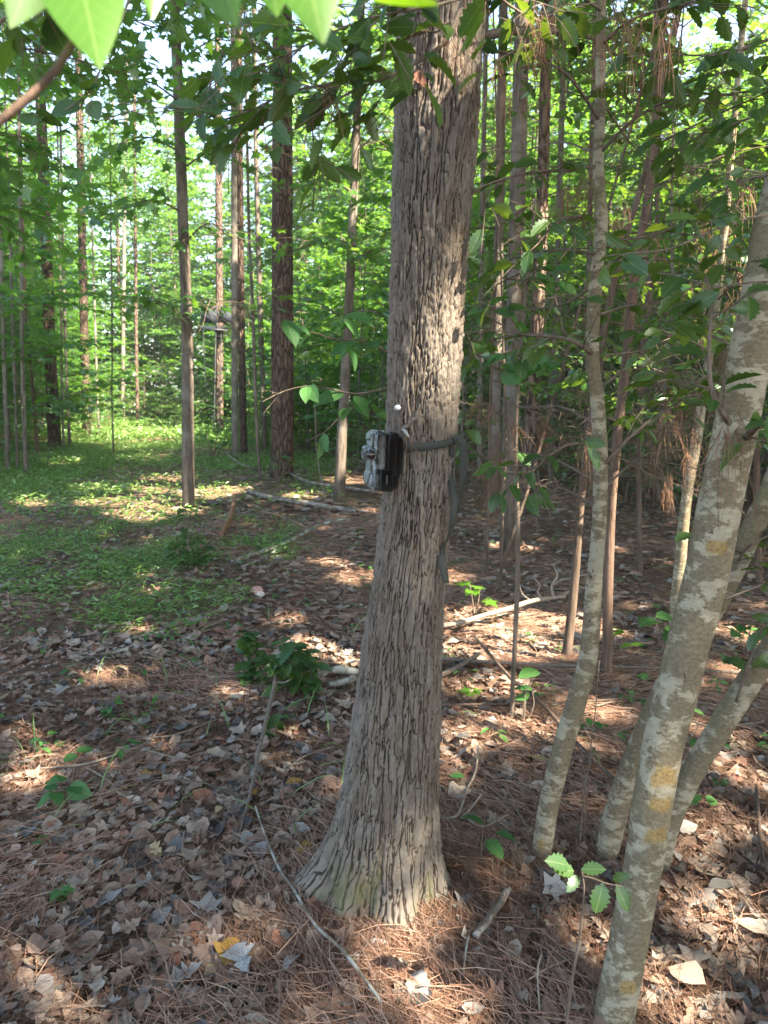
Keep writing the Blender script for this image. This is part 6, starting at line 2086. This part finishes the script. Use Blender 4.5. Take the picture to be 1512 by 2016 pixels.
# nearest twig with big light green leaves
o0 = P(205, -60, .56)
NB = thing('broadleaf_branch', 'out-of-focus overhanging twig with big glowing green leaves at the top edge', 'branch', o0)
g_ = Geo()
V, L, T, _, _ = tube(np.array([P(-30, 262, .56), P(30, 215, .56), P(80, 170, .56), P(112, 135, .56), P(150, 75, .56), P(180, 30, .56), P(205, -60, .56)]) - o0, [.0032, .0032, .003, .0031, .0028, .0026, .0026], 10, .01, .12, 60); g_.add(V, L, T)
tw1 = g_.build('twig', M['brownstem'], NB)
g_ = Geo()
V, L, T, _, _ = tube(np.array([P(205, -60, .56), P(330, -110, .56), P(470, -95, .55), P(600, -110, .55), P(660, -85, .55)]) - o0, [.0026, .0026, .0024, .0022, .002], 8, .01, .1, 60); g_.add(V, L, T)
tw2 = g_.build('twig', M['brownstem'], NB)


def near_leaf(tw, base, tip, D0, D1, wide, tilt, i):
    a, b = P(*base, D0), P(*tip, D1)
    h = b - a; l = np.linalg.norm(h)
    view = unit(CAMP - a)
    n = unit(-view + np.array(tilt))
    o = link('leaf', leaf_mesh('tulip', i, 'leaf_near')[i], tw)
    Bm = basis(h[None], n[None], [l])[0]
    Bm[:, 0] *= wide
    set_mat(o, Bm, a - o0)


near_leaf(tw1, (135, -150), (196, 132), .56, .53, .85, (0, 0, .35), 0)
near_leaf(tw1, (90, -120), (20, 56), .60, .58, .8, (0.2, 0, .4), 1)
near_leaf(tw2, (400, -140), (468, 52), .55, .53, .95, (.2, 0, .5), 1)
near_leaf(tw2, (575, -170), (637, 82), .55, .52, .80, (-.2, 0, .3), 2)
near_leaf(tw2, (640, -85), (862, 12), .55, .54, .62, (0, 0, .9), 0)
near_leaf(tw2, (300, -150), (300, 36), .58, .56, .6, (0, 0, .4), 2)
near_leaf(tw2, (520, -150), (545, 30), .60, .58, .9, (0, 0, .5), 0)

# maple boughs reaching in from a tree beyond the left edge
b0 = np.array([-5.2, 6.2, float(gz(-5.2, 6.2)) - .05])
ML = thing('maple_tree', 'maple beyond the left edge whose boughs reach into the upper left', 'tree', b0)
g_ = Geo(); V, L, T, _, _ = tube(np.array([b0, [-5.2, 6.2, 2.5], [-5.1, 6.2, 5.5], [-5.1, 6.2, 8.5]]) - b0, [.08, .07, .05, .02], 12, .2, .06); g_.add(V, L, T); g_.build('trunk', M['gum'], ML)
for px in ([(-380, 300, 6.2), (-200, 150, 6.3), (-40, 90, 6.4), (120, 110, 6.5), (260, 150, 6.5)], [(-380, 150, 6.2), (-150, 10, 6.3), (40, -20, 6.4), (200, 20, 6.6), (320, 60, 6.8)], [(-380, 400, 6.2), (-180, 300, 6.2), (-30, 260, 6.3), (90, 280, 6.5)],
           [(-380, 40, 6.2), (-100, -90, 6.6), (140, -60, 7), (360, -20, 7.2), (470, 30, 7.4)], [(-380, 480, 6.3), (-180, 420, 6.6), (-40, 400, 6.9), (60, 420, 7.2)]):
    add_branch(ML, b0, px, 7, 22, .7, .12, 1.0, 'star', 'leaf_maple', 'twig', False, seed, flat=.35, sub=3, t0=.3); seed += 1

# small dark leafy twigs hanging at upper left
o0 = P(250, -20, 1.6)
UL = thing('hanging_twig', 'thin dark twig with a few heart-shaped leaves hanging at the upper left', 'branch', o0)
add_branch(UL, o0, [(262, -30, 1.6), (240, 40, 1.6), (205, 110, 1.58), (185, 170, 1.56), (140, 210, 1.55), (60, 250, 1.55)], 5, 5, .07, .055, .55, 'broad', 'leaf_holly', 'twig', True, seed, t0=.3, sub=1); seed += 1
o0 = P(20, -20, 1.0)
UL2 = thing('hanging_twig', 'bare criss-cross twigs in the top left corner', 'branch', o0)
add_branch(UL2, o0, [(-20, 60, 1.0), (30, 20, 1.0), (80, -10, 1.0), (140, -40, 1.0)], 6, 5, .06, .05, .3, 'broad', 'leaf_holly', 'twig', True, seed, sub=2); seed += 1

# broad-leaved sapling half hidden behind the oak, reaching left
b0 = np.array([0.10, 3.3, float(gz(0.10, 3.3)) - .03])
BS = thing('hickory_sapling', 'broad-leaved sapling reaching out left from behind the oak', 'tree', b0)
g_ = Geo(); V, L, T, _, _ = tube(np.array([b0, [0.08, 3.3, .9], [0.05, 3.25, 1.6], [0.08, 3.2, 2.3]]) - b0, [.012, .011, .009, .005], 8, .05, .1, 10); g_.add(V, L, T); g_.build('trunk', M['twig'], BS)
for px, rp, ntw, twl, dens, lf in [
    ([(775, 700, 3.25), (720, 672, 3.15), (660, 668, 3.05), (600, 650, 3.0), (545, 645, 2.95)], 5, 5, .10, .9, .125),
    ([(775, 640, 3.25), (730, 610, 3.2), (680, 620, 3.1), (630, 600, 3.05)], 4, 4, .10, .9, .125),
    ([(775, 760, 3.25), (700, 775, 3.2), (620, 760, 3.1), (560, 770, 3.1), (500, 800, 3.0)], 5, 5, .10, .8, .12),
    ([(775, 830, 3.25), (700, 800, 3.2), (640, 850, 3.1), (600, 870, 3.1)], 4, 3, .10, .8, .11),
]:
    add_branch(BS, b0, px, rp, ntw, twl, lf, dens, 'oval', 'leaf_seedling', 'twig', True, seed, flat=.35, sub=1, droop=.25); seed += 1
b0 = np.array([.62, 3.4, float(gz(.62, 3.4)) - .03])
BS2 = thing('maple_sapling', 'light green broad-leaved sapling just right of the oak at strap height', 'tree', b0)
g_ = Geo(); V, L, T, _, _ = tube(np.array([b0, [.63, 3.4, .8], [.60, 3.38, 1.5], [.66, 3.4, 2.4]]) - b0, [.012, .011, .009, .005], 8, .05, .1, 10); g_.add(V, L, T); g_.build('trunk', M['twig'], BS2)
for px in ([(1018, 760, 3.38), (990, 730, 3.2), (950, 722, 3.1), (925, 740, 3.05)], [(1020, 640, 3.38), (980, 610, 3.2), (940, 605, 3.1)], [(1018, 880, 3.38), (985, 905, 3.2), (950, 900, 3.1), (920, 890, 3.1)], [(1022, 560, 3.38), (1070, 530, 3.2), (1110, 560, 3.1)], [(1020, 700, 3.38), (1060, 690, 3.2), (1110, 720, 3.1)]):
    add_branch(BS2, b0, px, 4, 4, .12, .10, .9, 'broad', 'leaf_seedling', 'twig', True, seed, flat=.4, sub=1); seed += 1

# leafy sprays on the slim lone trunk by the path
b0 = G(372, 1002)
for k_, px in enumerate(([(360, 420, 10), (310, 400, 9.6), (250, 415, 9.2), (200, 440, 9)], [(362, 330, 10), (420, 300, 9.6), (480, 310, 9.2)], [(364, 600, 10), (410, 590, 9.5), (460, 600, 9.2)], [(366, 700, 10), (320, 690, 9.6), (260, 720, 9.4)],
                         [(358, 250, 10), (420, 240, 9.5), (480, 260, 9)], [(366, 640, 10), (330, 610, 9.6), (280, 600, 9.3)], [(360, 480, 10), (410, 450, 9.6), (450, 470, 9.3)])):
    pass
SG = next(o for o in COL.objects if o.get('label', '').startswith('slim straight grey-brown trunk'))
SGo = np.array(SG.location)
for px in ([(360, 420, 10), (310, 395, 9.6), (250, 405, 9.2), (190, 440, 9)], [(362, 330, 10), (420, 296, 9.6), (490, 310, 9.2)], [(364, 605, 10), (410, 590, 9.5), (470, 600, 9.2)], [(366, 640, 10), (330, 600, 9.6), (270, 590, 9.3)],
           [(358, 250, 10), (420, 230, 9.5), (490, 260, 9)], [(360, 480, 10), (410, 440, 9.6), (455, 470, 9.3)], [(354, 200, 10), (290, 160, 9.5), (220, 170, 9)], [(352, 120, 10), (420, 80, 9.5), (500, 90, 9)], [(350, 60, 10), (270, 20, 9.6), (180, 40, 9.2)], [(346, 20, 10), (420, -20, 9.6), (520, 10, 9.2), (620, 20, 9)], [(356, 300, 10), (290, 270, 9.6), (210, 290, 9.2)], [(350, 80, 10), (440, 40, 10.4), (560, 60, 10.8), (650, 90, 11)], [(356, 160, 10), (450, 150, 10.5), (540, 170, 11)]):
    add_branch(SG, SGo, px, 4, 13, .65, .14, 1.0, 'star', 'leaf_maple', 'twig', False, seed, flat=.3, sub=2, t0=.1); seed += 1

PL = next(o for o in COL.objects if o.get('label', '').startswith('pale slim trunk leaning'))
PLo = np.array(PL.location)
for px in ([(703, 220, 10.8), (640, 190, 10.4), (560, 200, 10), (480, 230, 9.8)], [(706, 120, 10.8), (640, 70, 10.4), (550, 60, 10), (450, 90, 9.6)], [(700, 300, 10.8), (750, 260, 10.5), (800, 270, 10.2)], [(698, 380, 10.8), (640, 350, 10.4), (590, 370, 10.2)],
           [(709, 50, 10.8), (760, 10, 10.4), (820, 20, 10)], [(692, 480, 10.8), (640, 470, 10.5), (600, 490, 10.3)], [(690, 520, 10.8), (740, 490, 10.5), (790, 500, 10.3)]):
    add_branch(PL, PLo, px, 4, 13, .65, .13, 1.0, 'star', 'leaf_maple', 'twig', False, seed, flat=.35, sub=2, t0=.1); seed += 1

# ------------------------------------------------------------------ clumps of pine straw caught on twigs
STRAW = []
for q in range(4):
    g = np.random.default_rng(70 + q)
    g_ = Geo()
    for i in range(17):
        a = g.uniform(0, 6.28); sp = g.uniform(0, .6) ** 1.3
        l = g.uniform(.06, .2)
        st0 = np.array([g.normal(0, .014), g.normal(0, .014), g.normal(0, .012)])
        en = st0 + np.array([math.cos(a) * sp * l, math.sin(a) * sp * l, -l])
        md = (st0 + en) / 2 + np.array([math.cos(a), math.sin(a), 0]) * .012
        V, L, T, _, _ = tube(np.array([st0, md, en]), [.0008, .0008, .0004], 3, .1, cap=False)
        g_.add(V, L, T, var=np.full(len(V), g.random()))
    STRAW.append(g_.mesh('pine_straw_clump', M['straw']))
sw = np.random.default_rng(31)
straw_px = [(1040, 20, 1.55), (1068, 40, 1.6), (1062, 90, 1.6), (1245, 60, 1.8), (1180, 70, 1.7), (1252, 150, 1.9), (705, 90, 1.45), (640, 170, 1.45), (565, 180, 1.46), (985, 120, 1.7), (1120, 370, 2.1), (1152, 420, 2.1),
            (1145, 360, 2.2), (1320, 30, 1.7), (1300, 80, 1.8), (1215, 20, 1.6), (880, 80, 1.48), (1272, 20, 1.6), (1100, 10, 1.6)]
for i in range(64):
    straw_px.append((sw.uniform(940, 1500), sw.uniform(20, 620) if i % 2 else sw.uniform(760, 960), sw.uniform(2.3, 4.5)))
for i in range(26):     # on the needle-draped pine
    straw_px.append((sw.normal(1405 - .0 * i, 40), 380 + 18 * i, sw.uniform(4.6, 5.1)))
for i, (a, b, D) in enumerate(straw_px):
    top = i < 19
    drp = i >= 83
    o = link('pine_straw_clump', STRAW[i % 4], None, P(a, b, D))
    o.rotation_euler = (sw.normal(0, .15), sw.normal(0, .15), sw.uniform(0, 6.28))
    s_ = sw.uniform(.6, 1.0) * (1 if top else 1.35) * (1.3 if drp else 1); o.scale = (s_, s_, s_ * sw.uniform(.8, 1.2))
    if top:
        tag(o, 'wisp of brown pine needles dangling along the top near %s' % min(LANDMARKS[6:], key=lambda l: abs(l[0] - a))[1], 'pine needles', 'needle wisps along the top')
    elif drp:
        tag(o, 'clump of reddish needles draped down the dark pine behind the thick holly', 'pine needles', 'needles draped on the pine')
    else:
        tag(o, 'wisp of brown pine needles hanging %s, beside %s' % ('high up' if b < 330 else ('at half height' if b < 700 else 'at strap height'), min(LANDMARKS[9:], key=lambda l: abs(l[0] - a))[1]), 'pine needles', 'needle wisps right of the oak')
cl = thing('caught_pine_needles', 'brown needle bundle snagged on the thick leaning holly trunk', 'pine needles', P(1440, 845, 1.66))
o = link('needle_bundle', STRAW[0], cl); o.scale = (1.1, 1.1, 1.3)


# ------------------------------------------------------------------ seedlings and little shrubs
def seedling(name, label, cat, px, py, tops, leaf_px, fam, mat, stem_px=3, leaves=None, lpt=3, solo=True, sd=0):
    """stems from a ground pixel to each top (px, py, toward-camera offset); leaves round each top"""
    g = np.random.default_rng(sd + int(px))
    b = G(px, py)
    t = thing(name, label, cat, b)
    k = mpp(px, py, b[1])
    lp, lh, ln = [], [], []
    g_ = Geo()
    for (tx, ty, off) in tops:
        e = P(tx, ty, b[1] - off)
        mid = (b + e) / 2 + g.normal(0, .012, 3)
        V, L, T, _, _ = tube(np.array([b - [0, 0, .02], mid, e]) - b, [stem_px * .5 * k, stem_px * .45 * k, stem_px * .2 * k], 6, .03); g_.add(V, L, T)
        for q in range(lpt):
            a = g.uniform(0, 6.28)
            f = 1 - .35 * q / max(lpt, 1) * g.random()
            lp.append(b + (e - b) * f); lh.append([math.cos(a), math.sin(a), g.uniform(-.3, .25)]); ln.append(unit(np.array([0, -.25, 1.0]) + g.normal(0, .3, 3)))
    st_ = g_.build('stem', M['twig'], t)
    add_leaves(t, b, np.array(lp), np.array(lh), np.array(ln), leaf_px * k * 1.15, fam, mat, solo)
    return t


SE = 'leaf_seedling'
seedling('ivy_seedling', 'bright green ivy-like seedling in the litter at the lower left', 'seedling', 118, 1592, [(95, 1545, 0), (122, 1528, 0), (108, 1560, .03), (135, 1550, 0), (150, 1480, 0)], 34, 'broad', SE, lpt=2)
seedling('oak_seedling', 'tiny two-leaved seedling above the cream yellow leaf', 'seedling', 90, 1675, [(93, 1648, 0), (86, 1660, .02)], 30, 'oval', SE, lpt=1)
seedling('maple_seedling', 'tiny three-leaved maple seedling near the lower left edge', 'seedling', 112, 1785, [(120, 1752, 0), (112, 1768, .01)], 30, 'star', SE, lpt=2)
seedling('ivy_seedling', 'small green sprout in the litter below the weeds on the left', 'seedling', 228, 1405, [(225, 1378, 0), (215, 1395, .02), (235, 1400, 0)], 22, 'broad', SE, lpt=2)
seedling('ivy_seedling', 'small dark-leaved ivy sprout beside the dry stick', 'seedling', 550, 1452, [(545, 1422, 0), (560, 1432, 0), (535, 1445, .02)], 26, 'broad', 'leaf_holly', lpt=2)
seedling('ivy_seedling', 'pale green sprout between the dry stick and the oak', 'seedling', 578, 1425, [(575, 1385, 0), (570, 1412, .02)], 18, 'oval', SE, lpt=3)
seedling('holly_seedling', 'little holly seedling with spiny leaves right of the oak foot', 'seedling', 950, 1700, [(952, 1622, 0), (957, 1650, .03), (975, 1640, 0)], 46, 'holly', 'leaf_seedling', lpt=1)
seedling('maple_seedling', 'three broad pale leaves on a thin stem behind the slanting dark stick', 'seedling', 1030, 1425, [(1060, 1322, 0), (1035, 1380, .02), (1048, 1360, 0)], 36, 'broad', SE, lpt=1)
seedling('ivy_seedling', 'small green sprout under the leaning holly at the right', 'seedling', 1380, 1610, [(1375, 1580, 0), (1390, 1575, 0)], 26, 'broad', SE, lpt=2)
seedling('ivy_seedling', 'four-leaved sprout in the litter at the right', 'seedling', 1415, 1555, [(1412, 1538, 0), (1420, 1545, .01)], 20, 'oval', SE, lpt=2)
seedling('maple_seedling', 'sunlit yellow-green seedling beside the pale spurred branch', 'seedling', 935, 1215, [(925, 1150, 0), (945, 1160, 0), (960, 1180, 0)], 26, 'star', 'leaf_near', lpt=2)
seedling('maple_seedling', 'sunlit small seedling behind the foot of the reddish stem', 'seedling', 1215, 1290, [(1205, 1235, 0), (1230, 1245, 0), (1245, 1270, 0)], 26, 'oval', 'leaf_near', lpt=2)
seedling('maple_seedling', 'sunlit sprout on the needles beyond the level pole', 'seedling', 935, 1375, [(925, 1360, 0), (945, 1362, 0)], 22, 'star', 'leaf_near', lpt=2)
seedling('maple_seedling', 'leafy seedling right of the thick holly near the edge', 'seedling', 1470, 1300, [(1450, 1240, 0), (1480, 1230, 0), (1500, 1245, 0)], 34, 'star', SE, lpt=2)
seedling('maple_seedling', 'green seedling standing behind the thick holly', 'seedling', 1300, 1290, [(1290, 1215, 0), (1310, 1225, .05), (1325, 1235, 0)], 40, 'holly', SE, lpt=2)
seedling('oak_seedling', 'small sprout at the foot of the strap side of the oak', 'seedling', 918, 1555, [(915, 1530, 0), (922, 1540, 0)], 22, 'oval', SE, lpt=1)
seedling('oak_seedling', 'single green leaf lying flat right of the oak root', 'seedling', 955, 1748, [(955, 1742, 0)], 34, 'oval', SE, lpt=1)
seedling('holly_shrub', 'small dark holly shrub on the litter just left of the oak', 'shrub', 572, 1365, [(560, 1290, 0), (580, 1270, .05), (600, 1300, 0), (545, 1310, .05), (590, 1330, .05), (610, 1340, 0), (575, 1345, .06), (555, 1265, 0), (530, 1300, .03), (620, 1310, 0), (600, 1350, .08), (545, 1350, .08), (565, 1310, .08), (590, 1285, .04)], 34, 'holly', 'leaf_holly', 3, lpt=7)
seedling('ivy_stump', 'ivy-wrapped stub left of the small holly shrub', 'shrub', 497, 1345, [(492, 1245, 0), (500, 1255, .02), (488, 1275, .02), (505, 1280, .02), (495, 1300, .03), (500, 1320, .04), (482, 1310, .02), (515, 1300, .02), (490, 1335, .06), (510, 1340, .05), (480, 1260, 0)], 22, 'broad', 'leaf_holly', 9, lpt=6)
seedling('ivy_shrub', 'dark weedy shrub at the edge of the green path', 'shrub', 372, 1115, [(360, 1000, 0), (365, 1040, .05), (385, 1060, .05), (350, 1070, .05), (395, 1080, 0), (372, 1085, .06), (340, 1090, 0), (410, 1075, 0), (355, 1100, .08), (390, 1105, .08), (400, 1095, .04), (330, 1075, 0)], 17, 'oval', 'leaf_holly', 4, lpt=8)
seedling('holly_shrub', 'low leafy shrub in front of the thick dark pine', 'shrub', 545, 950, [(530, 900, 0), (555, 895, 0), (545, 915, .1), (570, 905, 0)], 13, 'oval', SE, 2.5, lpt=4)
seedling('leafy_shrub', 'leafy shrub at the right verge of the path beyond the slim trunk', 'shrub', 420, 905, [(405, 850, 0), (430, 840, 0), (415, 865, .2), (440, 870, 0), (425, 880, .2)], 10, 'oval', SE, 2.5, lpt=7)

b = G(1112, 2060)
HS = thing('holly_seedling', 'near holly seedling with big glossy spiny leaves beside the thick holly', 'seedling', b)
pts = np.array([b - [0, 0, .02], P(1122, 1960, b[1] - .01), P(1140, 1850, b[1] - .03), P(1150, 1760, b[1] - .05), P(1145, 1710, b[1] - .05)]) - b
g_ = Geo(); V, L, T, _, _ = tube(pts, [.004, .0035, .003, .0022, .0015], 7, .02, .1, 40); g_.add(V, L, T)
V, L, T, _, _ = tube(np.array([P(1145, 1725, b[1] - .05), P(1165, 1728, b[1] - .06), P(1190, 1738, b[1] - .07), P(1225, 1745, b[1] - .07)]) - b, [.0018, .0016, .0014, .001], 6, .02); g_.add(V, L, T)
sm = g_.build('stem', M['twig'], HS)
for (bx_, by_, tx, ty, wide, i) in [(1120, 1705, 1082, 1692, 1.0, 0), (1128, 1715, 1100, 1712, 1.0, 1), (1140, 1722, 1118, 1755, .9, 2), (1146, 1712, 1186, 1708, 1.0, 1), (1187, 1738, 1175, 1800, 1.15, 0), (1212, 1740, 1242, 1795, 1.0, 3), (1205, 1732, 1236, 1722, .8, 2)]:
    D = b[1] - .06
    a_, t_ = P(bx_, by_, D), P(tx, ty, D - .03)
    h = t_ - a_; l = np.linalg.norm(h)
    o = link('leaf', leaf_mesh('holly', i, 'leaf_holly')[i % 3], HS)
    Bm = basis(h[None], np.array([[.1, -.65, .75]]), [l])[0]; Bm[:, 0] *= wide * 1.15
    set_mat(o, Bm, a_ - b)
# thin vines and wands
for lab, q in [('thin looping vine hanging between the pale trunk and the oak', [(620, 800, 6), (625, 900, 6), (645, 1000, 5.6), (665, 1040, 5.2), (700, 1040, 4.8), (752, 1028, 4.4)]),
               ('fine curved vine sweeping over the fallen grey branch', [(520, 1000, 7.5), (570, 1022, 7), (620, 1045, 6.5), (660, 1048, 6), (720, 1035, 5)]),
               ('thin upright wand in front of the slim holly foot', [(1150, 1660, 2.35), (1160, 1500, 2.4), (1172, 1400, 2.45), (1180, 1300, 2.5)]),
               ('pair of dry wands rising behind the slanting holly', [(1140, 1690, 2.3), (1150, 1560, 2.35), (1165, 1480, 2.4)])]:
    pp = np.array([P(*s) for s in q])
    o = thing('thin_vine', lab, 'vine', pp[0])
    g_ = Geo(); V, L, T, _, _ = tube(pp - pp[0], np.linspace(.0045, .003, len(pp)) * (1 if q[0][2] > 3 else .55), 6, .05); g_.add(V, L, T); g_.build('stem', M['stick'], o)

# ------------------------------------------------------------------ the hazy air of the wood
hz = NT('haze_air')
vol_ = hz.n('VolumePrincipled')
vol_.inputs['Color'].default_value = (0.86, 0.94, 1.0, 1)
vol_.inputs['Density'].default_value = 0.0010
vol_.inputs['Anisotropy'].default_value = 0.3
hz.l(vol_.outputs[0], hz.out.inputs['Volume'])
g_ = Geo()
gl = float(Z.min()) - 1.0
box(g_, ((xs[0] + xs[-1]) / 2, (ys[0] + ys[-1]) / 2, (gl + 30.0) / 2), (xs[-1] - xs[0] + 8, ys[-1] - ys[0] + 8, 30.0 - gl))
hb = g_.build('haze', hz.m, None, False)
kind(hb, 'stuff')
tag(hb, 'faint pale haze hanging in the air of the wood', 'haze')
